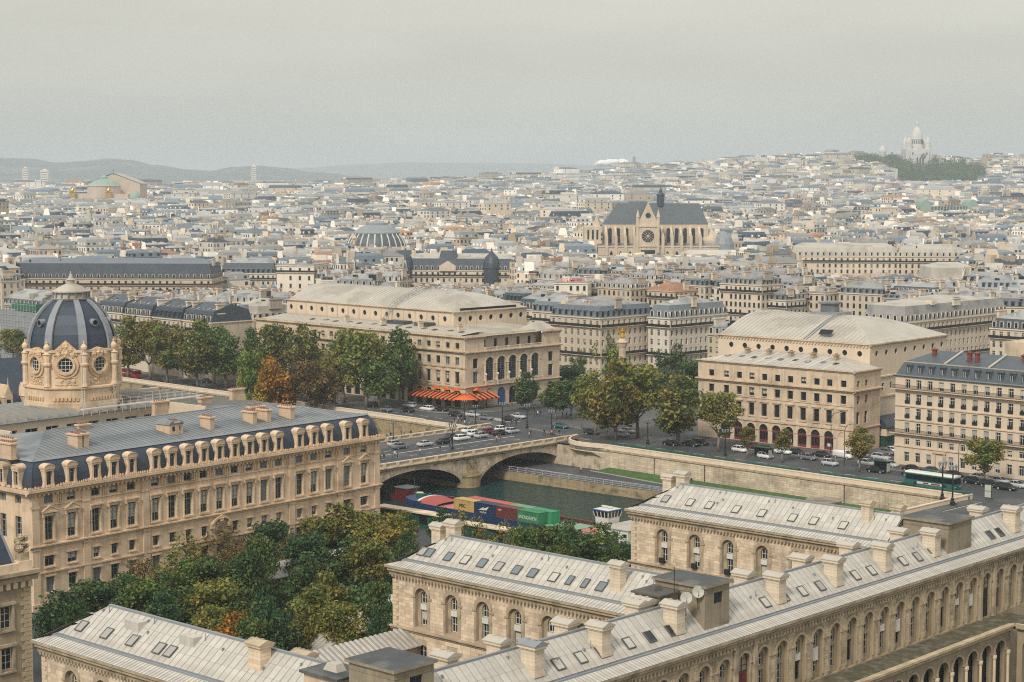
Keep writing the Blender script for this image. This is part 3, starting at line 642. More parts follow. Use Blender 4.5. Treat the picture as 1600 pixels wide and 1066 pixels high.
# left return and the end wall on the quay
TW = 20.0
lxs = [3.3, 7.2, 11.2, 15.2]
frows = [(z0, z1, a, [(TW - x, w) for x in lxs], o_) for z0, z1, a, w, o_ in ((2.6, 4.9, 0, 1.45, opt), (6.55, 8.15, 0, 1.5, opt), (10.55, 14.15, 0, 1.55, opt), (16.1, 17.35, 0, 1.6, opt))]
facade(tb, (0, TW, -math.pi / 2), TW, 0, 18.0, frows, 'trib_stone', .45)
facade(tb, (TL, 0, math.pi / 2), 60, 0, 18.0, [], 'trib_stone', .45)
def window_trim(i, x):
    b = MB()
    b.box(x - 1.05, x - .80, -.14, .01, 10.3, 14.35); b.box(x + .80, x + 1.05, -.14, .01, 10.3, 14.35); b.box(x - 1.05, x + 1.05, -.14, .01, 14.2, 14.6)
    if i in PAV:
        b.box(x - 1.4, x + 1.4, -.5, .01, 14.75, 15.0); b.exty([(x - 1.4, 15.0), (x + 1.4, 15.0), (x, 15.75)], -.42, .01)
        b.exty([(x - 1.5, 15.0), (x - 1.35, 15.0), (x, 15.72), (x, 15.95)], -.55, .01); b.exty([(x + 1.35, 15.0), (x + 1.5, 15.0), (x, 15.95), (x, 15.72)], -.553, .01)
    else:
        b.box(x - 1.25, x + 1.25, -.45, .01, 14.72, 14.95); b.box(x - 1.1, x + 1.1, -.25, .01, 14.55, 14.72)
    for s in (-1, 1): b.box(x + s * 1.12 - .12, x + s * 1.12 + .12, -.3, .01, 14.0, 14.72)
    b.box(x - 1.1, x + 1.1, -.3, .01, 10.25, 10.5); b.build('window_surround', [M['trib_stone']], tb)
    w = 1.0 if i in PAV else .72
    for nm, q in (('lintel', (x - w - .1, x + w + .1, -.2, .01, 8.2, 8.45)), ('sill', (x - w, x + w, -.25, .01, 6.3, 6.52)), ('lintel', (x - .95, x + .95, -.22, .01, 5.0, 5.3)), ('sill', (x - .9, x + .9, -.2, .01, 2.35, 2.58))):
        b = MB(); b.box(*q); b.build(nm, [M['trib_stone']], tb)
for i, x in enumerate(tx): window_trim(i, x)
# piers and pilasters, courses
b = MB()
for xa in (.0, 9.2, 20.6, 51.7, 63.2, 72.4):
    b.box(xa, xa + 1.25, -.22, .0, 0, 17.8); b.box(xa - .12, xa + 1.37, -.3, .0, 15.5, 15.75); b.box(xa - .1, xa + 1.35, -.32, .0, 9.2, 9.45)
b.build('pilasters', [M['trib_stone']], tb, kind='stuff')
b = MB(); cornice(b, -.5, TL + .4, 9.4, .55, .5); b.box(-.3, TL + .3, -.26, .01, 5.6, 5.85); b.box(-.2, TL + .2, -.2, .01, 15.78, 15.95); b.box(-.35, TL + .35, -.35, .01, 0, 1.1); b.build('string_course', [M['trib_stone']], tb)
b = MB(); cornice(b, -1.0, TL + .9, 17.6, .8, .95); b.ext([(-.95, 18.4), (-.75, 18.4), (-.75, 18.55), (-.95, 18.55)], -1, TL + .9, 0)
b.exty([(-1.0, 18.4), (-.95, 17.9), (-.3, 17.6), (.0, 17.6), (.0, 18.4)], .01, TW); b.build('main_cornice', [M['trib_stone']], tb)
b = MB()
for i in range(int(TL / .8)): b.box(.2 + i * .8, .5 + i * .8, -.62, -.02, 17.42, 17.72)
for i in range(len(tx) - 1):
    xm = (tx[i] + tx[i + 1]) / 2
    for d_ in (-.35, .0, .35): b.box(xm + d_ - .12, xm + d_ + .12, -.16, .01, 16.05, 17.3)
b.build('modillions', [M['trib_carved']], tb, kind='stuff')
b = MB(); r_ = random.Random(3); x = -.8
while x < TL + .6:                                              # carved cresting along the gutter
    w = r_.uniform(.35, .7); h = r_.uniform(.32, .6); b.blob((x, -.7, 18.52 + h * .4), h * .62, sx=w / h * .6, sy=.45); x += w * .75
x = 0
for i in range(14): b.blob((-.72, .3 + i * 1.4, 18.6), .4, sx=.45, sy=1.3, sz=.8)
b.build('cresting', [M['trib_carved']], tb, kind='stuff')
# segmental carved hood over the middle window of the entresol
b = MB(); x = tx[9]; n = 10
for i in range(n):
    a0, a1 = math.pi * (.15 + .7 * i / n), math.pi * (.15 + .7 * (i + 1) / n)
    q = [(x + r * math.cos(a), y, 7.3 + r * math.sin(a) * .95) for y in (-.6, 0.01) for a in (a0, a1) for r in (2.0, 2.35)]
    b.add(q, [(0, 1, 3, 2), (1, 5, 7, 3), (0, 2, 6, 4)])
b.blob((x, -.35, 9.1), .7, sy=.5); b.box(x - 2.2, x - 1.4, -.5, .01, 7.6, 8.4); b.box(x + 1.4, x + 2.2, -.5, .01, 7.6, 8.4); b.build('carved_hood', [M['trib_carved']], tb)
place_win(tb, x, -.02, 6.3, 0, 1.9, 2.0, 's', 'cas', 'frame_grey', 'glass')
# mansard: convex slate face, one strip of geometry with lead hips
def mansard_face(b, x0, x1, m=0, y_in=1.35, z0=18.35, z1=22.5):
    pts = [(y_in * (t ** 2.2), z0 + (z1 - z0) * t) for t in (0, .2, .4, .6, .8, .93, 1)]
    for (ya, za), (yb, zb) in zip(pts, pts[1:]):
        b.quad((x0 + ya, ya + .15, za), (x1 - ya, ya + .15, za), (x1 - yb, yb + .15, zb), (x0 + yb, yb + .15, zb), m)
b = MB(); mansard_face(b, .15, TL - .15); b.build('mansard', [M['slate']], tb)
b = MB(); mansard_face(b, 0, TW); o = b.build('mansard', [M['slate']], tb, (.0, TW, 0), -math.pi / 2)
b = MB(); b.ext([(1.25, 22.42), (1.6, 22.36), (1.9, 22.62), (1.55, 22.75)], 1.4, TL - 1.4); b.exty([(1.25, 22.42), (1.6, 22.36), (1.9, 22.62), (1.55, 22.75)], 1.4, TW); b.build('break_roll', [M['lead']], tb)
# stone dormers
dmr = MB()
dmr.box(-1.05, -.64, -.35, .9, 18.45, 21.3); dmr.box(.64, 1.05, -.35, .9, 18.45, 21.3); dmr.box(-.64, .64, -.35, 1.1, 20.95, 21.3); dmr.box(-.64, .64, -.35, 1.0, 18.4, 18.9); dmr.box(-1.1, 1.1, -.42, .9, 21.02, 21.32)
for s in (-1, 1): dmr.exty([(s * 1.05, 18.45), (s * 1.42, 18.45), (s * 1.32, 18.8), (s * 1.15, 19.2), (s * 1.05, 19.7)], -.3, .1)
dmr.box(-1.2, 1.2, -.5, 1.1, 21.32, 21.5)
n = 8; arc = [(1.12 * math.cos(math.pi * i / n), 21.52 + .48 * math.sin(math.pi * i / n)) for i in range(n + 1)]
dmr.exty(arc, -.45, .9)
arc2 = [(1.05 * math.cos(math.pi * i / n), 21.56 + .52 * math.sin(math.pi * i / n)) for i in range(n + 1)]
dmesh = dmr.mesh('dormer', [M['trib_stone']])
hood = MB(); hood.exty([(1.22 * math.cos(math.pi * i / n), 21.53 + .58 * math.sin(math.pi * i / n)) for i in range(n + 1)] + [(1.1 * math.cos(math.pi * i / n), 21.53 + .44 * math.sin(math.pi * i / n)) for i in range(n, -1, -1)], -.52, .95); hmesh = hood.mesh('dormer_hood', [M['trib_stone']])
wf, wp = win_mesh(1.12, 2.05, 0, 'cas', 'frame_grey', 'glass')
wb = MB(); wb.box(-.64, .64, .1, .14, 18.9, 20.95, 0); wb.box(-.64, -.52, .02, .1, 18.9, 20.95, 1); wb.box(.52, .64, .02, .1, 18.9, 20.95, 1); wb.box(-.05, .05, .02, .1, 18.9, 20.95, 1); wb.box(-.52, .52, .03, .1, 20.3, 20.4, 1)
wmesh = wb.mesh('window', [M['glass'], M['frame_grey']])
def dormer(x, y, rz):
    o = ob('dormer', dmesh, tb, (x, y, 0), rz, scale=(.8, 1, 1)); ob('window', wmesh, o); ob('dormer_hood', hmesh, o)
for x in tx: dormer(x, 0, 0)
for x in lxs: dormer(0, x, -math.pi / 2)
# upper zinc roof in single sheets, rising to a ridge, and falling to the courts behind
panel_slope(tb, 1.7, TL - 1.6, 1.75, 22.5, 15.5, 24.6, .95, 1, ('zinc_dark', 'slate_blue'), hipl=12, hipr=12)
b = MB(); b.poly([(1.7, 1.75, 22.48), (13.7, 15.5, 24.55), (1.7, 30, 22.6)]); b.poly([(TL - 1.6, 1.75, 22.48), (TL - 13.6, 15.5, 24.55), (TL - 1.6, 24, 22.6)])
b.poly([(15.0, 15.5, 24.55), (TL - 14.4, 15.5, 24.55), (TL - 14.4, 22, 23.4), (15.0, 22, 23.4)]); b.box(15, TL - 14.4, 15.35, 15.65, 24.5, 24.75, 1)
b.build('rear_slope', [M['zinc_dark'], M['lead']], tb)
# light court behind the front range
cx0, cx1, cy0, cy1 = 12.0, 52.0, 22.0, 33.0
b = MB(); b.quad((cx0, cy0, 12), (cx1, cy0, 12), (cx1, cy1, 12), (cx0, cy1, 12), 1)
b.box(cx1, cx1 + .4, cy0, cy1, 12, 24.2); b.box(cx0 - .4, cx0, cy0, cy1, 12, 24.0)
b.build('court_walls', [M['theatre_pale'], M['lead']], tb)
facade(tb, (cx0, cy1, 0), cx1 - cx0, 12, 23.6, [(20.3, 22.3, 0, [(3 + 4.2 * i, 2.6) for i in range(9)], dict(style='pane6', fm='frame_white', pm='glass'))], 'theatre_pale', .3, name='court_wall')
# rear range roof: low zinc planes round the dome
b = MB()
b.poly([(cx0, cy1 - .4, 23.6), (cx1, cy1 - .4, 23.6), (cx1 - 2, 44, 24.6), (cx0 + 4, 44, 24.6)]); b.poly([(cx0 + 4, 44, 24.6), (cx1 - 2, 44, 24.6), (cx1, 62, 22.8), (cx0, 62, 22.8)])
b.poly([(2.6, 20, 22.6), (2.6, 62, 22.6), (8, 62, 24.0), (8, 24, 24.0)]); b.poly([(8, 24, 24.0), (8, 62, 24.0), (cx0, 62, 23.2), (cx0, 24, 23.2)])
b.poly([(cx1 + .4, 22, 23.6), (TL - 2.4, 20, 22.6), (TL - 2.4, 60, 22.6), (cx1 + .4, 60, 24.3)])
b.build('rear_roof', [M['zinc_dark']], tb)
sm_ = MB()                                                     # raised seams across the rear roofs
for i in range(18): x = cx0 + 2 + i * 2.1; sm_.frus(x - .05, x + .05, cy1 - .3, 44, 23.63, x - .05, x + .05, cy1 + .5, 44, 24.7)
for i in range(22): y = 23 + i * 1.7; sm_.add([(cx1 + .5, y, 24.3 - .02), (TL - 2.5, y, 22.68), (TL - 2.5, y + .1, 22.68), (cx1 + .5, y + .1, 24.28), (cx1 + .5, y, 24.42), (TL - 2.5, y, 22.8), (TL - 2.5, y + .1, 22.8), (cx1 + .5, y + .1, 24.4)], [(4, 5, 6, 7), (0, 1, 5, 4), (2, 3, 7, 6)])
sm_.build('roof_seams', [M['zinc_seam']], tb, kind='stuff')
b = MB(); b.box(.2, TL - .2, 61.5, 62, 0, 22.8); b.box(.0, .4, TW, 62, 0, 22.6); b.build('rear_wall', [M['trib_stone']], tb)
dm('salmon', (.57, .41, .28), .85, var=.14, sca=.4, streak=.14)
for px, py, w in ((12, 700, 3.4), (45, 712, 3.2), (128, 694, 2.6), (160, 696, 2.6), (286, 674, 2.2), (349, 668, 2.6), (424, 660, 2.6), (455, 658, 2.6), (497, 654, 3.0)):
    d = TR.L(px, py, 23.6); chimney(tb, d[0], max(6, min(13.5, d[1])), 22.6, w, .9, 2.5, math.pi / 2, wm='salmon', pots=6)
for px, py, w in ((130, 668, 2.2), (250, 632, 3), (320, 625, 2.6), (400, 640, 3.0), (370, 612, 3)):
    d = TR.L(px, py, 24.5); chimney(tb, d[0], d[1], 22.5, w, .9, 2.6, 0, wm='salmon', pots=6)
d = TR.L(268, 668, 24.0); b = MB(); b.box(-1.4, 1.4, -1.2, 2.2, 22.5, 24.6, 1); b.exty([(-1.6, 24.6), (1.6, 24.6), (1.0, 25.2), (-1.0, 25.2)], -1.3, 2.4, 0); b.box(-.8, .8, -1.26, -1.2, 23.6, 24.3, 2); b.build('roof_lucarne', [M['zinc_dark'], M['salmon'], M['glass']], tb, (d[0], d[1], 0))
# ---- drum and dome
DX, DY = TR.L(115, 640, 23.2); R_ = 8.0; A8 = math.radians(22.5)
def oct_pt(r, k, z): a = A8 + k * math.pi / 4; return (DX + r * math.cos(a), DY + r * math.sin(a), z)
def oct_ring(b, prof, m=0): b.lathe(DX, DY, prof, 8, m, A8)
zb, zt = 22.6, 34.2
b = MB(); oct_ring(b, [(8.8, zb - 1), (8.8, 25.3), (8.55, 25.3), (8.55, 27.6), (8.9, 27.8), (8.9, 28.1), (8.2, 28.25), (8.15, 34.0), (8.6, 34.2), (8.6, 34.6), (7.9, 34.6)]); b.build('drum', [M['trib_stone']], tb)
b = MB()
for k in range(8):
    p0, p1 = Vector(oct_pt(8.56, k, 26)), Vector(oct_pt(8.56, k + 1, 26))
    for j in range(7):
        t = .2 + .6 * j / 6; c_ = p0.lerp(p1, t); d_ = Vector((c_.x - DX, c_.y - DY, 0)).normalized(); e_ = Vector((-d_.y, d_.x, 0))
        q = [c_ + e_ * s * .2 + d_ * (.02 if s_ == 0 else .22) + Vector((0, 0, h)) for s_ in (0, 1) for s, h in ((-1, -.3), (1, -.3), (1, .3), (-1, .3))]
        b.add([tuple(v) for v in q], [(4, 5, 6, 7), (0, 1, 5, 4), (1, 2, 6, 5), (2, 3, 7, 6), (3, 0, 4, 7)])
b.build('corbel_table', [M['trib_carved']], tb, kind='stuff')
ocf, ocp = win_mesh(2.7, 2.7, 'o', 'grid', 'frame_white', 'glass')
for k in range(8):
    a = A8 + (k + .5) * math.pi / 4; rr = 8.18 * math.cos(math.pi / 8); cxk, cyk = DX + rr * math.cos(a), DY + rr * math.sin(a); rzk = a + math.pi / 2
    o = ob('oculus_window', ocf, tb, (cxk + .1 * math.cos(a), cyk + .1 * math.sin(a), 30.6), rzk); ob('pane', ocp, o)
    b = MB(); n = 20
    for (r0, r1, pr) in ((1.35, 1.75, .55), (1.75, 2.3, .28)):
        for i in range(n):
            t0, t1 = 2 * math.pi * i / n, 2 * math.pi * (i + 1) / n
            q = [(r * math.cos(t), y, 31.95 + r * math.sin(t)) for y in (-pr, .1) for t in (t0, t1) for r in (r0, r1)]
            b.add(q, [(0, 1, 3, 2), (1, 5, 7, 3), (0, 2, 6, 4)])
    r_ = random.Random(k)
    for i in range(16): b.blob((r_.uniform(-1.6, 1.6), -.1, 29.0 + r_.uniform(-.55, .45)), r_.uniform(.18, .35), sy=.6)
    b.box(-1.9, 1.9, -.14, .05, 28.45, 28.6); b.box(-1.9, 1.9, -.14, .05, 29.75, 29.9)
    b.blob((0, -.35, 34.1), .85, sx=1.0, sy=.6, sz=1.05); b.blob((-1.2, -.3, 33.8), .6, sy=.6); b.blob((1.2, -.3, 33.8), .6, sy=.6)
    if k % 2 == 0:
        b.exty([(-2.1, 33.6), (-1.9, 34.6), (-.8, 35.6), (0, 36.3), (.8, 35.6), (1.9, 34.6), (2.1, 33.6)], -.2, .6); b.blob((0, -.45, 35.2), .7, sy=.5); b.blob((-.9, -.4, 34.7), .55, sy=.5); b.blob((.9, -.4, 34.7), .55, sy=.5)
    else:
        b.exty([(-1.7, 34.2), (-1.1, 34.7), (0, 35.0), (1.1, 34.7), (1.7, 34.2)], -.2, .6)
    b.build('oculus_surround', [M['trib_carved']], tb, (cxk, cyk, 0), rzk)
    p = oct_pt(8.35, k, 0); b = MB(); b.lathe(0, 0, [(.7, 28.2), (.55, 28.8), (.52, 31.6), (.8, 32.0), (.8, 32.3), (.6, 32.4), (.6, 33.7), (.78, 33.9), (.42, 34.1), (.3, 34.4), (.55, 34.8), (.58, 35.2), (.32, 35.6), (.12, 35.8), (.18, 36.0), (.02, 36.3)], 8, 0)
    b.build('buttress_urn', [M['trib_stone']], tb, (p[0], p[1], 0))
dome_prof = [(7.7, 34.4), (7.68, 35.6), (7.4, 37.2), (6.8, 38.9), (5.9, 40.5), (4.7, 41.9), (3.6, 42.8), (3.0, 43.2)]
b = MB(); oct_ring(b, dome_prof); b.build('dome', [M['slate']], tb)
for k in range(8):
    b = MB()
    for (r0, z0), (r1, z1) in zip(dome_prof, dome_prof[1:]):
        c0, c1 = Vector(oct_pt(r0, k, z0)), Vector(oct_pt(r1, k, z1)); a = A8 + k * math.pi / 4; e_ = Vector((-math.sin(a), math.cos(a), 0)); d_ = Vector((math.cos(a), math.sin(a), .35)).normalized()
        w0, w1 = .25 + .06 * r0, .25 + .06 * r1
        q = [c0 - e_ * w0 - d_ * .12, c0 + e_ * w0 - d_ * .12, c1 + e_ * w1 - d_ * .12, c1 - e_ * w1 - d_ * .12]; t_ = [v + d_ * .42 for v in q]
        b.add([tuple(v) for v in q + t_], [(4, 5, 6, 7), (0, 1, 5, 4), (2, 3, 7, 6), (1, 2, 6, 5), (3, 0, 4, 7)])
    b.build('dome_rib', [M['lead']], tb)
for k in (3.5, 4.5, 5.5, 6.5, 2.5):                             # round vents on the slate panels
    a = A8 + k * math.pi / 4; r0 = 6.55 * math.cos(math.pi / 8); b = MB(); n = 10
    c0 = Vector((DX + r0 * math.cos(a), DY + r0 * math.sin(a), 39.3)); b.tube(c0 - Vector((math.cos(a), math.sin(a), 0)) * .6, c0 + Vector((math.cos(a), math.sin(a), -.12)) * .85, .62, .66, 10)
    if k != 4.5: b.tube(c0 + Vector((math.cos(a), math.sin(a), -.12)) * .852, c0 + Vector((math.cos(a), math.sin(a), -.12)) * .87, .5, .5, 10, 1); b.build('dome_vent', [M['lead'], M['glass_black']], tb)
b = MB(); b.lathe(DX, DY, [(3.3, 43.0), (3.5, 43.3), (3.1, 43.4), (3.0, 44.2), (3.5, 44.4), (3.5, 44.6), (2.9, 44.75), (2.3, 45.2), (1.2, 45.7), (.7, 45.9), (.7, 46.4), (.9, 46.5), (.5, 46.8), (.35, 47.2), (.15, 47.5), (.08, 48.1)], 16); b.build('lantern', [M['zinc_white']], tb)
b = MB()
for i in range(16): a = 2 * math.pi * i / 16; b.box(DX + 3.25 * math.cos(a) - .1, DX + 3.25 * math.cos(a) + .1, DY + 3.25 * math.sin(a) - .1, DY + 3.25 * math.sin(a) + .1, 43.4, 44.35)
b.build('lantern_balusters', [M['lead']], tb, kind='stuff')
# white maintenance railing and ladder round the drum
b = MB(); g = 11.0
cs = [(DX - 6, DY - g), (DX + g + 10, DY - g), (DX + g + 10, DY - 6.5), (DX + g, DY - 6.5), (DX + g, DY + g)]
for (xa, ya), (xb, yb) in zip(cs, cs[1:]):
    n_ = max(1, int(math.hypot(xb - xa, yb - ya) / 1.6))
    for zz in (24.75, 25.3, 25.85): b.tube((xa, ya, zz), (xb, yb, zz), .035, n=4)
    for i in range(n_ + 1): t = i / n_; b.tube((xa + (xb - xa) * t, ya + (yb - ya) * t, 23.4), (xa + (xb - xa) * t, ya + (yb - ya) * t, 25.85), .035, n=4)
b.box(DX - 6, DX + g + 10, DY - g - .1, DY - g + .9, 24.55, 24.7); b.build('roof_railing', [M['frame_white']], tb)
a = A8 + 4.95 * math.pi / 4; b = MB()
for s in (-.25, .25): b.tube((DX + 8.75 * math.cos(a) - s * math.sin(a), DY + 8.75 * math.sin(a) + s * math.cos(a), 23), (DX + 8.75 * math.cos(a) - s * math.sin(a), DY + 8.75 * math.sin(a) + s * math.cos(a), 35), .05, n=4)
for i in range(30): z = 23.4 + i * .4; b.tube((DX + 8.75 * math.cos(a) + .25 * math.sin(a), DY + 8.75 * math.sin(a) - .25 * math.cos(a), z), (DX + 8.75 * math.cos(a) - .25 * math.sin(a), DY + 8.75 * math.sin(a) + .25 * math.cos(a), z), .03, n=4)
b.build('drum_ladder', [M['frame_white']], tb)
p = oct_pt(9.0, 5.85, 0); dish(tb, p[0], p[1], 27.6, .6, .9)
# ================================================================ police building at the left edge
PB = Frame((-57.6, 214.5), 42.5)
pb = thing('corner_building', 'dark stone corner building with carved trophy and slate roof at the left edge', 'building', (*PB.O, 0), PB.rz)
facade(pb, (-30, 0, 0), 30, 0, 17.2, [(z, z + 2.6, 0, [(30 - 3.4 - 4.2 * i, 1.5) for i in range(6)], dict(style='pane6', fm='frame_white', pm='glass')) for z in (1.5, 6.6, 11.6)], 'hosp_grime_wall', .4)
b = MB(); b.box(-30, -.4, .4, 14, 0, 17.1); b.quad((0, 0, 0), (0, 14, 0), (0, 14, 17.2), (0, 0, 17.2)); b.build('rear_wall', [M['hosp_grime_wall']], pb)
q = MB(); q.box(-1.35, .07, -.1, .6, .02, .50); q2 = MB(); q2.box(-.95, .07, -.1, .6, .02, .50); qa, qb = q.mesh('quoin', [M['hosp_grime']]), q2.mesh('quoin', [M['hosp_grime']])
for i in range(31): ob('quoin', qa if i % 2 else qb, pb, (0, 0, .5 + i * .54))
b = MB(); cornice(b, -30, .9, 17.0, 1.3, .9); b.exty([(.9, 18.3), (.9, 17.9), (.3, 17.0), (0, 17.0), (0, 18.3)], .0, 14); b.build('cornice', [M['hosp_trim']], pb)
b = MB()
for i in range(30): b.box(-29.5 + i, -29.0 + i, -.55, 0, 16.3, 17.0)
b.build('machicolation', [M['hosp_trim']], pb, kind='stuff')
for z in (1.5, 6.6, 11.6):
    for i in range(6):
        x = -3.4 - 4.2 * i; b = MB(); b.box(x - 1.1, x - .78, -.15, .01, z - .2, z + 2.8); b.box(x + .78, x + 1.1, -.15, .01, z - .2, z + 2.8); b.box(x - 1.3, x + 1.3, -.3, .01, z + 2.8, z + 3.15); b.box(x - 1.2, x + 1.2, -.25, .01, z - .4, z - .2); b.build('window_surround', [M['hosp_trim']], pb)
b = MB(); b.box(-30, -.2, -.2, .4, 18.3, 19.2); b.box(-1.6, .2, -.3, 1.4, 18.3, 19.4); b.build('parapet', [M['hosp_stone']], pb)
b = MB(); r_ = random.Random(5); b.box(-1.3, -.1, -.1, 1.1, 19.4, 20.4)
for i in range(22): b.blob((-.7 + r_.uniform(-.7, .7), .4 + r_.uniform(-.5, .5), 20.4 + r_.random() * 1.9), r_.uniform(.25, .45))
b.build('carved_trophy', [M['hosp_trim']], pb)
b = MB(); b.frus(-30, -1.5, .5, 13, 18.3, -28, -3.2, 3.0, 10, 25.5); b.build('roof', [M['slate']], pb)
b = MB(); b.tube((-1.5, .5, 18.3), (-3.2, 3.0, 25.5), .16); b.build('hip_roll', [M['lead']], pb)
# ================================================================ ground, river, quays
R = Frame((12.0, 442.0), 135.0)
def hill(X, Y):
    g = 14 * min(1, max(0, (Y - 900) / 1800)) + 6 * math.exp(-((X + 900) / 900) ** 2) * min(1, max(0, (Y - 2000) / 1500))
    d = max(0.0, 1 - max(0, (Y - 4300) / 2500)) if Y > 4300 else 1
    a = math.exp(-.5 * ((X - 820) / 430) ** 2 - .5 * ((Y - 3720) / 420) ** 2) * 52
    c = math.exp(-.5 * ((X - 640) / 640) ** 2 - .5 * ((Y - 3780) / 700) ** 2) * 26
    return g * d + a + c
b = MB(); us = [-16000, -9000, -5000, -3500] + list(range(-2800, 3601, 100)) + [4500, 7000, 11000, 17000]
vs_ = [0, 60, 200, 500, 800] + list(range(1000, 7001, 100)) + [7600, 8500, 10000, 13000, 17000, 24000]
V_ = []
for v in vs_:
    for u in us:
        X, Y = R.w(u, v); V_.append((X, Y, hill(X, Y)))
nu = len(us); b.add(V_, [(j * nu + i, j * nu + i + 1, (j + 1) * nu + i + 1, (j + 1) * nu + i) for j in range(len(vs_) - 1) for i in range(nu - 1)])
struct(b.build('ground', [M['ground']], smooth=True))
def rpoly(name, pts, z, m, thick=None):
    q = [R.w(*p_) for p_ in pts]
    if thick is None: bb = MB(); bb.poly([(x, y, z) for x, y in q]); return struct(bb.build(name, [M[m]]))
    bb = MB(); bb.prism(q, z - thick, z); return struct(bb.build(name, [M[m]]))
rpoly('island_ground', [(-420, -92), (-420, -420), (520, -420), (520, -92)], 0, 'asphalt')
# water with real ripples in the shading normal
wm_ = MATS['water']; n_, l_ = wm_.node_tree.nodes, wm_.node_tree.links
tcw = n_.new('ShaderNodeTexCoord'); mpw = n_.new('ShaderNodeMapping'); mpw.inputs['Rotation'].default_value = (0, 0, .6); mpw.inputs['Scale'].default_value = (.55, 1.1, 1); l_.new(tcw.outputs['Object'], mpw.inputs[0])
nw = n_.new('ShaderNodeTexNoise'); nw.inputs['Scale'].default_value = .8; nw.inputs['Detail'].default_value = 5; nw.inputs['Roughness'].default_value = .62; l_.new(mpw.outputs[0], nw.inputs['Vector'])
bw_ = n_.new('ShaderNodeBump'); bw_.inputs['Strength'].default_value = .9; bw_.inputs['Distance'].default_value = 1.8; n_['Principled BSDF'].inputs['IOR'].default_value = 1.2; n_['Principled BSDF'].inputs['Roughness'].default_value = .08; l_.new(nw.outputs['Fac'], bw_.inputs['Height']); l_.new(bw_.outputs[0], n_['Principled BSDF'].inputs['Normal'])
rpoly('river_water', [(-700, 2), (-700, -95), (700, -95), (700, 2)], -7.5, 'water')
def wall_along(name, label, u0, u1, v, z0, z1, thick, mat_, face=-1, cat='quay wall', coping=True, strips=None):
    o = tag(MB().build(name, [M[mat_]]), label, cat) if False else None
    root = thing(name, label, cat, (*R.w(u0, v), 0), R.rz)
    b = MB(); y0, y1 = (0, thick) if face < 0 else (-thick, 0); L_ = u1 - u0
    b.box(0, L_, y0, y1, z0, z1); b.build('retaining_wall', [M[mat_]], root)
    if coping:
        b = MB(); b.box(0, L_, y0 - .22, y1 + .1, -.42, -.02); b.build('string_course', [M['hosp_trim']], root)
        b = MB(); b.box(0, L_, y0 + .02, y0 + .5, .0, .95); b.build('parapet', [M['stone_pale']], root)
        cp = MB(); cp.box(.015, 1.985, y0 - .06, y0 + .58, .95, 1.12); cm = cp.mesh('coping_stone', [M['stone_pale']])
        for i in range(min(int(L_ / 2), 140)): ob('coping_stone', cm, root, (i * 2, 0, 0))
    return root
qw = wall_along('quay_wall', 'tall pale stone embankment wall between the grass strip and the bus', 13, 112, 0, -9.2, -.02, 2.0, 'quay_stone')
for x, z0 in ((17, -6), (32, -6), (70, -6)):
    b = MB(); b.tube((x, -.12, -5), (x, -.12, -.4), .09, n=5); b.build('drain_pipe', [M['iron']], qw)
b = MB(); b.box(40, 43, -.5, -.0, .2, .9); 
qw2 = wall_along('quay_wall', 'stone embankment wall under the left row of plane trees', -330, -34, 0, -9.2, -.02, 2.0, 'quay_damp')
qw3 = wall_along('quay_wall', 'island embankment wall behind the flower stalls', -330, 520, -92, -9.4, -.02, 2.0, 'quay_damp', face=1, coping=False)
ve = lambda u: -16.3 + .07 * u
lq = MB(); pts = [(-330, -.05), (-330, -16), (-34, -16.5), (-9, ve(-9)), (42, ve(42)), (112, ve(112)), (140, -8), (140, -.05)]
lq.prism([R.w(*p_) for p_ in pts], -8.5, -5.3, 0, 1); struct(lq.build('lower_quay', [M['quay_damp'], M['asphalt']]))
b = MB(); b.poly([(*R.w(a, c), -5.27 + (1.0 if c > -1 else 0)) for a, c in ((16, -.1), (112, -.1), (112, -4.6), (40, -4.8), (13, -2.2))]); g_ = b.build('grass_verge', [M['grass']]); g_['kind'] = 'stuff'; tag(g_, 'green grass verge along the foot of the embankment wall', 'grass')
b = MB()
kp = [(40, -4.85), (112, -4.65), (112, -5.0), (40, -5.2), (12, -2.6), (12, -2.25)]; b.prism([R.w(*p_) for p_ in kp], -5.4, -5.16); struct(b.build('kerb', [M['kerb']]))
b = MB()
for vv in (-10.0,):
    b.poly([(*R.w(-20, vv), -5.29), (*R.w(112, vv + 2), -5.29), (*R.w(112, vv + 1.85), -5.29), (*R.w(-20, vv - .15), -5.29)])
struct(b.build('road_marking', [M['roadline']]))
rail = thing('quay_railing', 'long pale metal railing along the lower quay edge beside the water', 'railing', (*R.w(-20, ve(-20)), -5.3), 0)
ru = [(-20 + 2.6 * i) for i in range(40)]
pm_ = MB(); pm_.box(-.05, .05, -.05, .05, 0, 1.15); pmm = pm_.mesh('post', [M['scaffold']])
ox, oy = R.w(-20, ve(-20))
for u in ru: X, Y = R.w(u, ve(u) + .35); ob('post', pmm, rail, (X - ox, Y - oy, 0), R.rz)
for k, zz in enumerate((.15, .6, 1.12)):
    b = MB(); X0, Y0 = R.w(ru[0], ve(ru[0]) + .35); X1, Y1 = R.w(ru[-1], ve(ru[-1]) + .35); b.tube((X0 - ox, Y0 - oy, zz), (X1 - ox, Y1 - oy, zz), .045 if k < 2 else .06, n=5); b.build('rail', [M['scaffold']], rail)
b = MB()
for i in range(39):
    (X0, Y0), (X1, Y1) = R.w(ru[i], ve(ru[i]) + .35), R.w(ru[i + 1], ve(ru[i + 1]) + .35)
    b.tube((X0 - ox, Y0 - oy, .15), (X1 - ox, Y1 - oy, 1.1), .02, n=3); b.tube((X0 - ox, Y0 - oy, 1.1), (X1 - ox, Y1 - oy, .15), .02, n=3)
b.build('mesh_infill', [M['scaffold']], rail, kind='stuff')
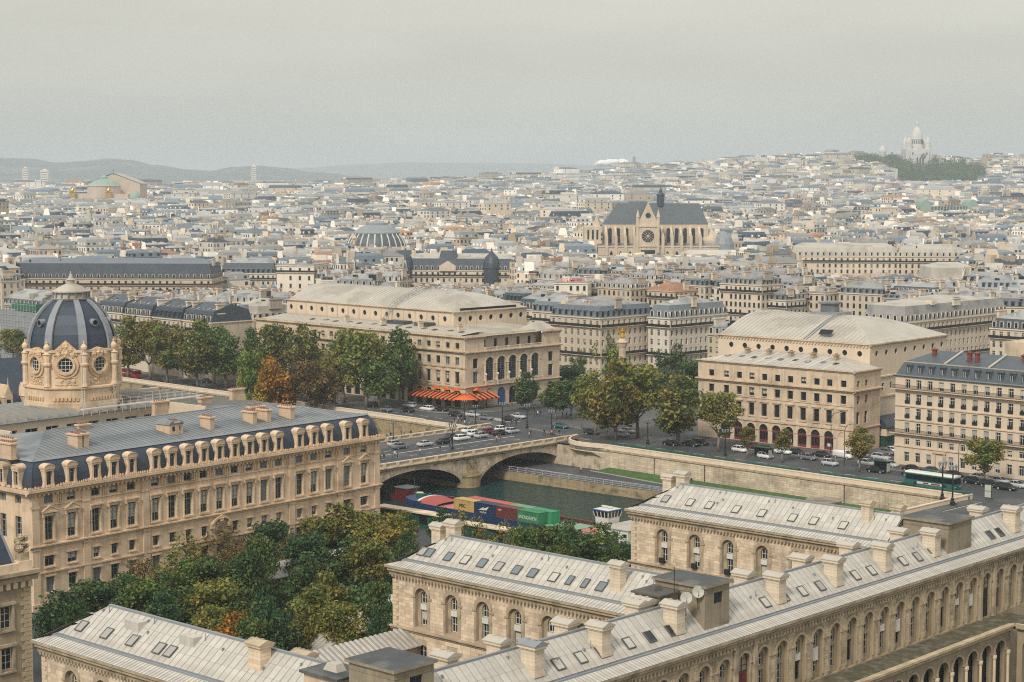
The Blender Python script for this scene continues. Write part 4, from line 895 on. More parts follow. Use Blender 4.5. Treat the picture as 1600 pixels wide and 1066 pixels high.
# streets of the north bank
rpoly('quay_road', [(-330, .6), (160, .6), (160, 27), (-330, 27)], .006, 'asphalt')
rpoly('place_road', [(-62, 27), (26, 27), (26, 130), (-62, 130)], .007, 'asphalt')
def pave(pts, z=.13, name='pavement'):
    q = [R.w(*p_) for p_ in pts]; b = MB(); b.prism(q, -.05, z, 1, 0); return struct(b.build(name, [M['pavement'], M['kerb']]))
pave([(-330, .55), (-36, .55), (-36, 3.4), (-330, 3.4)]); pave([(8, .55), (112, .55), (112, 3.6), (8, 3.6)])
pave([(-330, 17), (-64, 17), (-58, 21), (-54, 30), (-54, 70), (-64, 74), (-330, 74)])
pave([(22, 24), (64, 24), (64, 50), (22, 50)]); pave([(-26, 24), (6, 18), (10, 22), (8, 62), (-30, 70), (-38, 60), (-36, 34)], name='square_island')
pave([(72, 22), (160, 22), (160, 60), (72, 60)])
pave([(-44, 14), (-33, 10), (-33, 12), (-40, 16)]); pave([(-24, 12.5), (-10, 9.5), (2, 8), (2, 9), (-10, 11), (-22, 14)])
b = MB()
for u in range(-320, 100, 6):
    if -36 < u < 6: continue
    b.poly([(*R.w(u, 9.6), .012), (*R.w(u + 3, 9.6), .012), (*R.w(u + 3, 9.78), .012), (*R.w(u, 9.78), .012)])
for i in range(9): u = -44 + i * 1.1; b.poly([(*R.w(u, 17.5), .014), (*R.w(u + .5, 17.5), .014), (*R.w(u + .5, 21), .014), (*R.w(u, 21), .014)])
struct(b.build('road_marking', [M['roadline']]))
# ================================================================ the stone bridge
BR = Frame(P(588, 734, 0), 44.0)
br = thing('stone_bridge', 'pale stone arch bridge with balustrade, round wreath medallion and traffic', 'bridge', (*BR.O, 0), BR.rz)
pl, prr = BR.V(722, 768)[0], BR.V(750, 766)[0]; BW = 30.0; SP = 30.5
arches = [pl - SP / 2 + .3, prr + SP / 2 - .2, pl - SP * 1.5 - 5.5]
xb0, xb1 = pl - 2 * SP - 12, prr + SP + 3.5; zw = -7.5; rise = 6.0
deckz = lambda x: .0
b = MB()
wall_mesh(b, xb1, zw - .3, -.35, [(zw, zw + rise, 'e', [(c, SP) for c in arches])], .5, x0=xb0)
b.build('spandrel_wall', [M['bridge_stone']], br)
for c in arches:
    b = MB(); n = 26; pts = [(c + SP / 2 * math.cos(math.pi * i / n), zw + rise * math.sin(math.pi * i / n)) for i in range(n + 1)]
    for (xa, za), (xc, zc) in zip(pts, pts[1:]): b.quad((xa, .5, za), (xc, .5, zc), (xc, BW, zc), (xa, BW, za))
    b.build('vault', [M['bridge_vault_shade']], br)
    nv = 44                                                     # ring of voussoirs, stones of their own
    for i in range(nv):
        a0, a1 = math.pi * (i + .03) / nv, math.pi * (i + .97) / nv; b = MB(); ro_ = 1.25
        q = [(c + (SP / 2 + k_) * math.cos(a), y, zw + (rise + k_) * math.sin(a)) for y in (-.09, .02) for a in (a0, a1) for k_ in (-.03, ro_ * (1.0 if i % 2 else .82))]
        b.add(q, [(0, 1, 3, 2), (1, 5, 7, 3), (0, 2, 6, 4), (0, 4, 5, 1), (2, 3, 7, 6)]); b.build('voussoir', [M['bridge_stone']], br)
for x0_, x1_ in ((pl - .2, prr + .2), (pl - SP - 5.7, pl - SP + .3)):
    xm, hw = (x0_ + x1_) / 2, (x1_ - x0_) / 2 - .25
    b = MB(); pts = [(xm + hw * math.cos(math.pi + math.pi * i / 8), .3 + 1.9 * math.sin(math.pi + math.pi * i / 8)) for i in range(9)] + [(xm + hw, .6), (xm - hw, .6)]
    b.prism(pts, zw - .6, -4.9, 0); pts2 = [(xm + (x - xm) * 1.12, y * 1.12) for x, y in pts]; b.prism(pts2, -4.9, -4.5, 0); pts3 = [(xm + (x - xm) * .9, .1 + y * .55) for x, y in pts]; b.prism(pts3, -4.5, -4.0, 0)
    b.box(x0_ + .2, x1_ - .2, .5, BW, zw - .5, -5.5, 0); b.build('pier', [M['quay_damp']], br)
    b = MB(); n = 22; cz = -2.35
    for i in range(n):                                          # laurel wreath round the carved letter
        a = 2 * math.pi * (i + .5) / n
        if abs(a - math.pi / 2) < .2: continue
        b.blob((xm + 1.6 * math.cos(a), -.12, cz + 1.75 * math.sin(a)), .3, sx=.8, sy=.7)
    for s in (-1, 1): b.box(xm + s * .62 - .14, xm + s * .62 + .14, -.22, .01, cz - .95, cz + .95)
    b.add([(xm - .62 - .16, -.22, cz + .95), (xm - .62 + .2, -.22, cz + .95), (xm + .62 + .16, -.22, cz - .95), (xm + .62 - .2, -.22, cz - .95), (xm - .78, 0, cz + .95), (xm - .42, 0, cz + .95), (xm + .78, 0, cz - .95), (xm + .42, 0, cz - .95)], [(0, 1, 2, 3), (1, 5, 6, 2), (0, 3, 7, 4)])
    b.build('wreath_medallion', [M['quay_damp']], br)
b = MB(); cornice(b, xb0, xb1, -.5, .5, .55); b.box(xb0, xb1, -.12, .3, -.7, -.5); b.build('cornice', [M['hosp_trim']], br)
for y0 in (-.3, BW - .2):
    b = MB(); b.box(xb0, xb1, y0, y0 + .5, 0, .2); b.box(xb0, xb1, y0 - .03, y0 + .53, .95, 1.15); b.build('parapet_rail', [M['stone_pale']], br)
    pp = MB(); pp.box(-.5, .5, y0 - .04, y0 + .54, .2, .95); pm1 = pp.mesh('parapet_pier', [M['stone_pale']])
    pn_ = MB(); pn_.box(-1.45, 1.45, y0 + .15, y0 + .35, .2, .95); pm2 = pn_.mesh('parapet_panel', [M['quay_stone']])
    for i in range(int((xb1 - xb0) / 4)):
        ob('parapet_pier', pm1, br, (xb0 + 4 * i + .5, 0, 0)); ob('parapet_panel', pm2, br, (xb0 + 4 * i + 2.5, 0, 0))
b = MB(); b.box(xb0, xb1, 0, BW, -.9, -.02); b.build('deck', [M['asphalt']], br)
b = MB(); b.box(xb0, xb1, .25, 5.0, -.02, .13, 1, 0); b.box(xb0, xb1, BW - 7.2, BW - .25, -.02, .13, 1, 0); b.build('footway', [M['pavement'], M['kerb']], br)
b = MB()
for y in (5.25,): b.box(xb0, xb1, y, y + .16, -.018, -.010)
for x in range(int(xb0), int(xb1), 5):
    for y in (9.6, 18.6): b.box(x, x + 2.4, y, y + .14, -.018, -.010)
b.box(xb0, xb1, 14.2, 14.5, -.018, -.009); b.build('lane_marking', [M['roadline']], br)
# splayed abutment carrying the balustrade round the corner to the quay
b = MB(); P0, P1 = BR.w(xb1, 0), R.w(14, 0); n = 8
arc = []
for i in range(n + 1):
    t = i / n; c_ = R.w(1.0, -4.6); arc.append(((1 - t) ** 2 * P0[0] + 2 * t * (1 - t) * c_[0] + t * t * P1[0], (1 - t) ** 2 * P0[1] + 2 * t * (1 - t) * c_[1] + t * t * P1[1]))
ab = thing('bridge_abutment', 'splayed stone corner where the bridge balustrade curves onto the quay', 'abutment', (*P0, 0), 0)
loc_ = lambda p_: (p_[0] - P0[0], p_[1] - P0[1])
base0, base1 = R.w(2, .2), R.w(14, .2); low0 = BR.w(xb1 + 1.0, 2.4)
for (x0, y0), (x1, y1) in zip([loc_(p_) for p_ in arc], [loc_(p_) for p_ in arc][1:]):
    d_ = Vector((x1 - x0, y1 - y0, 0)).normalized(); nn = Vector((d_.y, -d_.x, 0)) * -.5
    b.add([(x0, y0, -1.0), (x1, y1, -1.0), (x1 + nn.x, y1 + nn.y, -1.0), (x0 + nn.x, y0 + nn.y, -1.0), (x0, y0, 1.12), (x1, y1, 1.12), (x1 + nn.x, y1 + nn.y, 1.12), (x0 + nn.x, y0 + nn.y, 1.12)], [(0, 1, 5, 4), (2, 3, 7, 6), (4, 5, 6, 7), (0, 3, 2, 1)])
b.build('parapet', [M['stone_pale']], ab)
b = MB()                                                        # squinch cone below
lw0, lw1 = loc_(low0), loc_(base1)
for i in range(n):
    t0, t1 = i / n, (i + 1) / n; a0, a1 = loc_(arc[i]), loc_(arc[i + 1])
    g0 = (lw0[0] + (lw1[0] - lw0[0]) * t0, lw0[1] + (lw1[1] - lw0[1]) * t0); g1 = (lw0[0] + (lw1[0] - lw0[0]) * t1, lw0[1] + (lw1[1] - lw0[1]) * t1)
    m0, m1 = -5.4, -5.4
    b.quad((*a0, -1.0), (*a1, -1.0), (*((g1[0] * .75 + a1[0] * .25), (g1[1] * .75 + a1[1] * .25)), -2.4), (*((g0[0] * .75 + a0[0] * .25), (g0[1] * .75 + a0[1] * .25)), -2.4))
    b.quad((*((g1[0] * .75 + a1[0] * .25), (g1[1] * .75 + a1[1] * .25)), -2.4), (*((g0[0] * .75 + a0[0] * .25), (g0[1] * .75 + a0[1] * .25)), -2.4), (*g0, m0), (*g1, m1))
b.build('squinch', [M['bridge_stone']], ab)
b = MB(); b.prism([loc_(R.w(*q_)) for q_ in ((-6, .3), (14, .3), (14, 1.6), (-6, 1.6))], -8, -.5); b.build('backing_wall', [M['bridge_stone']], ab)
b = MB(); q = [loc_(p_) for p_ in arc] + [loc_(R.w(14, 5)), loc_(BR.w(xb1, 6))]; b.prism(q, -.8, .12, 0); b.build('corner_footway', [M['pavement']], ab)
# second bridge at the right
b2 = thing('road_bridge', 'dark asphalt bridge roadway with pale stone parapet at the right edge', 'bridge', (*R.w(112, 0), 0), R.rz)
b = MB(); b.box(0, 24, -96, 1.5, -1.5, 0.0); b.build('deck', [M['asphalt']], b2)
b = MB(); b.box(0, .5, -60, 2, 0, .95); b.box(-.08, .58, -60, 2, .95, 1.1); b.build('parapet', [M['stone_pale']], b2)
b = MB(); b.box(3.6, 3.75, -60, 0, 0.0, .02); b.box(12, 12.15, -60, 0, 0.0, .02); b.build('lane_marking', [M['roadline']], b2)
b = MB(); b.box(.5, 3.4, -60, 0, .0, .13); b.build('footway', [M['pavement']], b2)
b = MB(); b.box(-.3, 0, -96, 0, -9, -.6); b.box(-4, 2, -46, -40, -9, 0.2); b.build('spandrel_wall', [M['quay_stone']], b2)
b = MB(); b.lathe(-6, -40, [(2.8, -9), (2.8, 3.2), (3.2, 3.4), (3.2, 4.1), (3.4, 4.2), (3.4, 4.4)], 18); b.build('round_turret', [M['tower_render']], b2)
# ================================================================ barge with containers
g0, g1 = P(709, 794, -4.4), P(844, 819, -4.4)
BG = Frame(g0, math.degrees(math.atan2(g1[0] - g0[0], g1[1] - g0[1])))
bg_ = thing('container_barge', 'long navy river barge with red cargo hold and blue topped wheelhouse', 'barge', (*BG.O, -7.5), BG.rz)
dm('hull_navy', (.012, .035, .10), .45, var=.2, sca=.4); dm('hull_red', (.34, .07, .05), .6, var=.15, sca=.5); dm('deck_pink', (.45, .16, .13), .7, var=.15); dm('deck_green', (.20, .34, .24), .7, var=.15)
hx0, hx1, hy0, hy1 = -17.0, 50.0, -1.1, 8.4; ym = (hy0 + hy1) / 2
out = [(hx0, ym), (hx0 + 1.2, ym - 2.6), (hx0 + 4, hy0 + .7), (hx0 + 8, hy0), (hx1 - 3, hy0), (hx1, hy0 + 1.2), (hx1, hy1 - 1.2), (hx1 - 3, hy1), (hx0 + 8, hy1), (hx0 + 4, hy1 - .7), (hx0 + 1.2, ym + 2.6)]
b = MB(); b.prism(out, -.5, 2.5); bow = [(hx0 - .6, ym), (hx0 + 1, ym - 2.9), (hx0 + 4.5, hy0 + .5), (hx0 + 7, hy0 + .2), (hx0 + 7, hy1 - .2), (hx0 + 4.5, hy1 - .5), (hx0 + 1, ym + 2.9)]; b.prism(bow, 2.5, 3.3); b.build('hull', [M['hull_navy']], bg_)
b = MB(); b.box(hx0 + 7, hx1 - 8, hy0 + .02, hy0 + .3, 2.5, 3.1); b.box(hx0 + 7, hx1 - 8, hy1 - .5, hy1 - .2, 2.5, 3.4, 1); b.box(hx0 + 7, hx1 - 9, hy0 + .3, hy1 - .5, 2.5, 2.62, 2); b.box(24.8, 33, hy0 + .4, hy1 - .6, 2.62, 2.72, 3)
b.build('cargo_hold', [M['hull_navy'], M['p_maroon'], M['deck_pink'], M['deck_green']], bg_)
b = MB(); n = 8; arc_ = [(ym + 4.2 * math.cos(math.pi * i / n), 2.7 + 1.25 * math.sin(math.pi * i / n)) for i in range(n + 1)]
for (ya, za), (yb, zb_) in zip(arc_, arc_[1:]):
    b.quad((hx0 + 5.6, ya, za), (hx0 + 5.6, yb, zb_), (hx0 + 6.3, yb, zb_), (hx0 + 6.3, ya, za), 1); b.quad((hx0 + 6.3, ya, za), (hx0 + 6.3, yb, zb_), (hx0 + 11.5, ym + (yb - ym) * .95, 2.65 + (zb_ - 2.7) * .45), (hx0 + 11.5, ym + (ya - ym) * .95, 2.65 + (za - 2.7) * .45), 0)
b.build('bow_canopy', [M['hull_red'], M['frame_white']], bg_)
b = MB(); b.box(hx0 + 2, hx0 + 4, ym - .6, ym + .6, 3.3, 4.0); b.tube((hx0 + 1.5, ym, 3.3), (hx0 + 1.5, ym, 5.6), .06); b.lathe(hx0 + 3.6, ym + 2, [(.3, 3.3), (.3, 3.8)], 8); b.build('anchor_gear', [M['p_green']], bg_)
whx = BG.V(949, 815, ym)[0]
b = MB(); b.frus(whx - 1.5, whx + 1.5, ym - 1.4, ym + 1.4, 2.4, whx - 1.7, whx + 1.7, ym - 1.7, ym + 1.7, 6.2); b.build('wheelhouse', [M['frame_white']], bg_)
b = MB(); b.frus(whx - 1.75, whx + 1.75, ym - 1.75, ym + 1.75, 6.2, whx - 2.0, whx + 2.0, ym - 2.0, ym + 2.0, 7.4); b.build('wheelhouse_windows', [M['glass']], bg_)
b = MB()
for i in range(5):
    for s in (-1, 1):
        t = -1 + i * .5; b.add([(whx + t * 1.75 + q, ym + s * 1.78, 6.2) for q in (-.12, .12)] + [(whx + t * 2.0 + q, ym + s * 2.03, 7.4) for q in (.12, -.12)], [(0, 1, 2, 3)]); b.add([(whx + s * 1.78, ym + t * 1.75 + q, 6.2) for q in (-.12, .12)] + [(whx + s * 2.03, ym + t * 2.0 + q, 7.4) for q in (.12, -.12)], [(0, 1, 2, 3)])
b.build('window_bars', [M['frame_white']], bg_)
b = MB(); b.box(whx - 2.15, whx + 2.15, ym - 2.15, ym + 2.15, 7.4, 7.62, 0); b.box(whx - 1.9, whx + 1.9, ym - 1.9, ym + 1.9, 7.62, 7.7, 1); b.box(whx - 1.4, whx + 1.4, ym - .2, ym + .2, 8.0, 8.2, 1); b.tube((whx, ym, 7.7), (whx, ym, 8.0), .1, m=1); b.build('wheelhouse_roof', [M['p_blue'], M['frame_white']], bg_)
b = MB(); b.box(whx + 2.6, hx1 - 1, hy0 + .4, hy1 - .8, 2.5, 5.0, 0); b.box(whx + 2.4, hx1 - .8, hy0 + .2, hy1 - .6, 5.0, 5.15, 1)
for i in range(4): x = whx + 3.6 + i * 2.2; b.box(x, x + .8, hy0 + .36, hy0 + .4, 3.6, 4.3, 2)
b.build('deckhouse', [M['frame_white'], M['zinc'], M['glass']], bg_)
b = MB(); n = 12
for i in range(n):
    a0, a1 = 2 * math.pi * i / n, 2 * math.pi * (i + 1) / n; b.tube((whx + 2.0 + .38 * math.cos(a0), hy0 - .05, 3.6 + .38 * math.sin(a0)), (whx + 2.0 + .38 * math.cos(a1), hy0 - .05, 3.6 + .38 * math.sin(a1)), .09, n=5)
b.build('life_ring', [M['hull_red']], bg_)
def text_mesh(body, size, ext=.02):
    c = bpy.data.curves.new('text', 'FONT'); c.body = body; c.size = size; c.extrude = ext; c.align_x = 'CENTER'; o = bpy.data.objects.new('t', c); COL.objects.link(o)
    dg = bpy.context.evaluated_depsgraph_get(); me = bpy.data.meshes.new_from_object(o.evaluated_get(dg)); bpy.data.objects.remove(o); bpy.data.curves.remove(c); return me
def container(x, y, z, L_, col, label, text=None, tcol='frame_white', tsize=.8, rough=False):
    k = 'cont_' + '_'.join('%02d' % int(c * 99) for c in col)
    if k not in M: dm(k, col, .55, var=.14, sca=.6, streak=.12)
    o = thing('shipping_container', label, 'container', (*BG.w(x, y), z - 7.5), BG.rz, 'containers on the barge'); h, w = 2.6, 2.44
    b = MB(); n = int(L_ / .28)                                 # corrugated sides
    for yy, s in ((.04, 1), (w - .04, -1)):
        for i in range(n):
            xa = .1 + i * (L_ - .2) / n; st = (L_ - .2) / n; yi = yy + s * .045
            for a0, a1, y0_, y1_ in ((0, .35, yy, yy), (.35, .5, yy, yi), (.5, .85, yi, yi), (.85, 1, yi, yy)): b.quad((xa + st * a0, y0_, .15), (xa + st * a1, y1_, .15), (xa + st * a1, y1_, h - .15), (xa + st * a0, y0_, h - .15))
    b.box(.03, .08, .1, w - .1, .1, h - .1); b.build('side_panels', [M[k]], o)
    b = MB()
    for xx in (0, L_ - .12):
        for yy in (0, w - .12): b.box(xx, xx + .12, yy, yy + .12, 0, h)
    for zz in (0, h - .12):
        for yy in (0, w - .12): b.box(.12, L_ - .12, yy, yy + .12, zz + .001, zz + .119)
        for xx in (0, L_ - .12): b.box(xx + .001, xx + .119, .12, w - .12, zz + .001, zz + .119)
    b.build('frame', [M[k]], o)
    b = MB(); b.box(L_ - .07, L_ - .03, .12, w / 2 - .01, .12, h - .12); b.box(L_ - .07, L_ - .03, w / 2 + .01, w - .12, .12, h - .12)
    for yy in (.5, .95, w - .95, w - .5): b.tube((L_ - .01, yy, .15), (L_ - .01, yy, h - .15), .025, n=5)
    b.build('end_doors', [M[k]], o)
    b = MB(); b.box(.1, L_ - .1, .1, w - .1, h - .06, h - .025); b.build('roof', [M[k + '_top']] if k + '_top' in M else [M[k]], o)
    if text:
        for t_, sz, tx_, tz_ in text:
            me = text_mesh(t_, sz); me.materials.clear(); me.materials.append(M[tcol]); q = ob('lettering', me, o, (tx_, -.03, tz_)); q.rotation_euler = (math.pi / 2, 0, 0)
    return o
DZ = 2.62
container(0, 0, DZ, 6.06, (.45, .31, .11), 'yellow shipping container with black letters, nearest the bow', [('MSC', 1.0, 2.6, 1.0)], 'p_black')
o = container(6.2, 0, DZ, 6.06, (.012, .03, .075), 'navy shipping container with a white sail emblem', [('marfret', .62, 2.6, .55)], 'frame_white')
b = MB(); b.add([(1.2, -.03, 1.1), (3.6, -.03, 1.25), (4.4, -.03, 2.1), (2.6, -.03, 1.5), (2.9, -.03, 1.9)], [(0, 1, 3), (1, 2, 3), (3, 4, 0)]); b.build('sail_emblem', [M['frame_white']], o)
container(12.4, 0, DZ, 6.06, (.13, .03, .028), 'dark maroon shipping container between the navy and green ones', [('HLX', .5, 1.3, 1.7)])
container(18.6, 0, DZ, 6.06, (.035, .19, .08), 'bright green shipping container with white lettering at the row end', [('EVERGREEN', .95, 3.0, .95)])
container(1.2, 2.6, DZ, 12.19, (.40, .09, .075), 'long red shipping container in the rear row')
container(13.5, 2.6, DZ, 6.06, (.15, .27, .16), 'pale green topped container in the rear row')
container(19.7, 2.6, DZ, 6.06, (.03, .24, .10), 'green container behind the lettered green one')
# pusher boat moored ahead of the barge, under the left arch
pbo = thing('pusher_boat', 'small red and green work boat under the left bridge arch', 'boat', (*P(622, 778, -7.5), -7.5), BG.rz)
b = MB(); b.prism([(-9, 0), (-6, -2.4), (7, -2.5), (9.5, -1.5), (9.5, 1.5), (7, 2.5), (-6, 2.4)], -.4, 1.3); b.build('hull', [M['p_maroon']], pbo)
b = MB(); b.box(-8, 0, -2.0, 2.0, 1.3, 1.5); b.build('deck', [M['p_green']], pbo)
b = MB(); b.box(1.0, 5.0, -1.8, 1.8, 1.3, 2.8, 0); b.box(.8, 5.2, -2, 2, 2.8, 2.95, 1); b.box(.96, 1.0, -1.4, 1.4, 2.0, 2.6, 2); b.build('cabin', [M['p_maroon'], M['zinc_dark'], M['glass']], pbo)
b = MB(); b.tube((5.6, 0, 1.3), (5.6, 0, 4.8), .07); b.lathe(7.2, 0, [(.5, 1.3), (.5, 1.9), (.9, 2.0), (.9, 2.15)], 10, 1); b.build('mast', [M['p_green'], M['frame_white']], pbo)
# ================================================================ riverside theatre with the arched loggia
CO = P(727, 640, 0); C0 = Frame(CO, 135.0); CLN = 95.6
CF = Frame(C0.w(-CLN, 0), 135.0)
ch = thing('riverside_theatre', 'large cream theatre with five arched loggia windows and domed grey roof', 'theatre', (*CF.O, 0), CF.rz)
cxs = [CLN - 3.2 - 3.95 * i for i in range(23)]
gd = dict(style='cas', fm='frame_dark')
facade(ch, (0, 0, 0), CLN, 0, 20.0, [(0.3, 5.2, 'r', [(x, 2.5) for x in cxs], dict(style='cas', fm='frame_dark', pm='glass_black')),
       (7.0, 10.2, 0, [(x, 1.6) for x in cxs], gd), (12.3, 14.5, 0, [(x, 1.6) for x in cxs], gd), (16.85, 18.4, 0, [(x, 1.6) for x in cxs], gd)], 'theatre_stone', .4)
for i, x in enumerate(cxs):
    b = MB(); b.box(x - 1.0, x + 1.0, -.3, .01, 6.7, 6.98); b.box(x - 1.08, x - .82, -.12, .01, 6.98, 10.4); b.box(x + .82, x + 1.08, -.12, .01, 6.98, 10.4); b.box(x - 1.15, x + 1.15, -.35, .01, 10.4, 10.65)
    b.exty([(x - 1.15 + 2.3 * k / 6, 10.65 + .6 * math.sin(math.pi * k / 6)) for k in range(7)], -.3, .01); b.box(x - .85, x + .85, -.14, .01, 12.1, 12.28); b.box(x - .85, x + .85, -.14, .01, 14.42, 14.62); b.box(x - .85, x + .85, -.1, .01, 16.7, 16.88); b.build('window_surround', [M['theatre_stone']], ch)
b = MB(); cornice(b, -.6, CLN + .6, 15.4, .7, .8); b.box(-.2, CLN + .2, -.25, .01, 11.3, 11.6); b.box(-.2, CLN + .2, -.3, .01, 5.7, 6.1); b.build('string_course', [M['hosp_trim']], ch)
b = MB(); cornice(b, -.6, CLN + .6, 19.6, .6, .7); b.build('main_cornice', [M['theatre_stone']], ch)
EF = (CLN, 0, math.pi / 2); EL = 38.2; acs = [9.6 + 4.58 * i for i in range(5)]
# loggia front built in three stretches so that the tall arches can stand between the pavilions
def east(x0, x1, rows, z1, y=0.0): return facade(ch, (CLN - y, 0, math.pi / 2), x1, 0, z1, rows, 'theatre_stone', .45, x0=x0)
pv = lambda c: [(.3, 5.2, 'r', [(c, 2.4)], dict(pm='glass_black', fm='frame_dark')), (7.0, 10.3, 0, [(c, 1.9)], gd), (11.2, 14.0, 0, [(c, 1.9)], gd)]
east(0, 7.4, pv(4.0), 20.0); east(30.6, EL, pv(34.4), 20.0)
east(7.4, 30.6, [(.3, 5.2, 'r', [(a, 2.9) for a in acs], dict(pm='glass_black', fm='frame_dark')), (7.4, 14.1, 'r', [(a, 3.3) for a in acs], dict(style='pane6', fm='frame_grey', pm='glass'))], 15.6, y=-.0)
for a in acs:
    o = archivolt(ch, CLN, a, 12.45, 1.65, 2.1, 0, 'theatre_stone'); o.rotation_euler = (0, 0, math.pi / 2)
    b = MB(); b.lathe(CLN + .42, a - 2.29, [(.42, 7.4), (.42, 7.9), (.3, 8.0), (.27, 12.0), (.42, 12.2), (.42, 12.45)], 8); b.build('engaged_column', [M['theatre_stone']], ch)
    b = MB(); b.lathe(CLN + .9, a - 2.29, [(.09, 6.9), (.07, 9.0), (.3, 9.1), (.34, 9.4), (.1, 9.7)], 8); b.build('balcony_lamp', [M['frame_white']], ch)
b = MB()
for z, h, o_ in ((5.8, .45, .6), (15.4, .6, .8)): b.exty([(CLN - .02, z), (CLN + o_ * .4, z), (CLN + o_, z + h * .6), (CLN + o_, z + h), (CLN - .02, z + h)], -.5, EL + .5)
b.exty([(CLN - .02, 19.6), (CLN + .3, 19.6), (CLN + .7, 20.0), (CLN + .7, 20.2), (CLN - .02, 20.2)], -.5, 7.6); b.exty([(CLN - .02, 19.6), (CLN + .3, 19.6), (CLN + .7, 20.0), (CLN + .7, 20.2), (CLN - .02, 20.2)], 30.4, EL + .5)
b.build('string_course', [M['theatre_stone']], ch)
for z0_, z1_, x_ in ((6.2, 7.2, CLN + .75), (16.0, 16.95, CLN + .45)):
    b = MB(); b.box(x_ - .15, x_ + .1, 7.4, 30.6, z1_ - .16, z1_); b.box(x_ - .15, x_ + .1, 7.4, 30.6, z0_, z0_ + .12)
    for i in range(6): b.box(x_ - .2, x_ + .15, 7.2 + i * 4.6, 7.8 + i * 4.6, z0_, z1_ + .1)
    for i in range(56): b.box(x_ - .09, x_ + .04, 7.9 + i * .41, 8.06 + i * .41, z0_ + .12, z1_ - .16)
    b.build('balustrade', [M['theatre_pale']], ch)
facade(ch, (CLN - 2.4, 0, math.pi / 2), 30.6, 15.4, 20.0, [(16.6, 18.9, 0, [(a, 1.25) for a in acs], dict(style='cas', fm='shop_red', pm='glass_black'))], 'theatre_pale', .3, x0=7.4)
b = MB()
for y0, y1, x_ in ((-.2, 7.6, CLN + .4), (7.6, 30.4, CLN - 2.0), (30.4, EL + .2, CLN + .4)):
    n = int((y1 - y0) / .8)
    for i in range(n): b.exty([(x_ - .15, 20.2), (x_ + .15, 20.2), (x_ + .1, 20.7), (x_ - .1, 20.7)], y0 + i * .8, y0 + i * .8 + .5)
for i in range(int(CLN / .8)): b.box(i * .8, i * .8 + .5, -.5, -.25, 20.2, 20.6)
b.build('roof_cresting', [M['theatre_stone']], ch, kind='stuff')
b = MB(); b.box(0, CLN - 2.5, 38, EL, 0, 20); b.quad((0, 0, 0), (0, EL, 0), (0, EL, 20), (0, 0, 20)); b.build('rear_wall', [M['theatre_stone']], ch)
ux0, ux1, uy0, uy1, uz = -1.0, CLN - 18.5, 13.0, 43.0, 25.3
panel_slope(ch, 0, CLN - 4, .3, 20.15, 12.5, 21.3, 2.2, 1, ('zinc_white', 'zinc_seam'))
b = MB(); b.poly([(CLN - 4, .3, 20.1), (CLN - .2, .3, 20.1), (CLN - .2, EL, 20.1), (CLN - 4, EL, 20.1)]); b.poly([(CLN - 4, .3, 20.15), (CLN - 4, EL, 20.15), (ux1, 32, 21.6), (ux1, 12.5, 21.4)]); b.frus(CLN - 8.5, CLN - .4, 29.5, EL - .3, 20.2, CLN - 5, CLN - 4, 33, 35, 22.6); b.build('terrace_roof', [M['zinc_white']], ch)
for i in range(13):
    x = CLN - 8 - i * 5.6; skylight(ch, x, 5.5 + (i % 2), 20.75, .1, 1.2, 1.5, random.choice(('curtain', 'glass', 'glass_pale')))
    if i % 3 == 1: chimney(ch, x + 2.6, 8.5, 20.6, 1.6, .8, 1.9, math.pi / 2, wm='chimney_stone', pots=3)
ocs = [2.2 + 5.15 * i for i in range(15)]
facade(ch, (ux0, uy0, 0), ux1 - ux0, 19, uz, [(22.6, 24.2, 'o', [(c, 1.6) for c in ocs], dict(style='grid', fm='frame_dark', pm='glass_black'))], 'theatre_pale', .35, name='upper_wall')
facade(ch, (ux1, uy0, math.pi / 2), uy1 - uy0, 19, uz, [(22.6, 24.2, 'o', [(2.6 + 4.2 * i, 1.6) for i in range(7)], dict(style='grid', fm='frame_dark', pm='glass_black'))], 'theatre_pale', .35, name='upper_wall')
b = MB()
for c in ocs: b.box(ux0 + c + 2.4, ux0 + c + 2.7, uy0 - .12, uy0, 20.5, uz)
for i in range(7): b.box(ux1, ux1 + .12, uy0 + 4.55 + 4.2 * i, uy0 + 4.85 + 4.2 * i, 20.5, uz)
cornice(b, ux0 - .4, ux1 + .5, uz - .1, .55, .6, uy0); b.exty([(ux1, uz - .1), (ux1 + .3, uz - .1), (ux1 + .6, uz + .2), (ux1 + .6, uz + .45), (ux1, uz + .45)], uy0 - .5, uy1); b.build('upper_cornice', [M['theatre_stone']], ch)
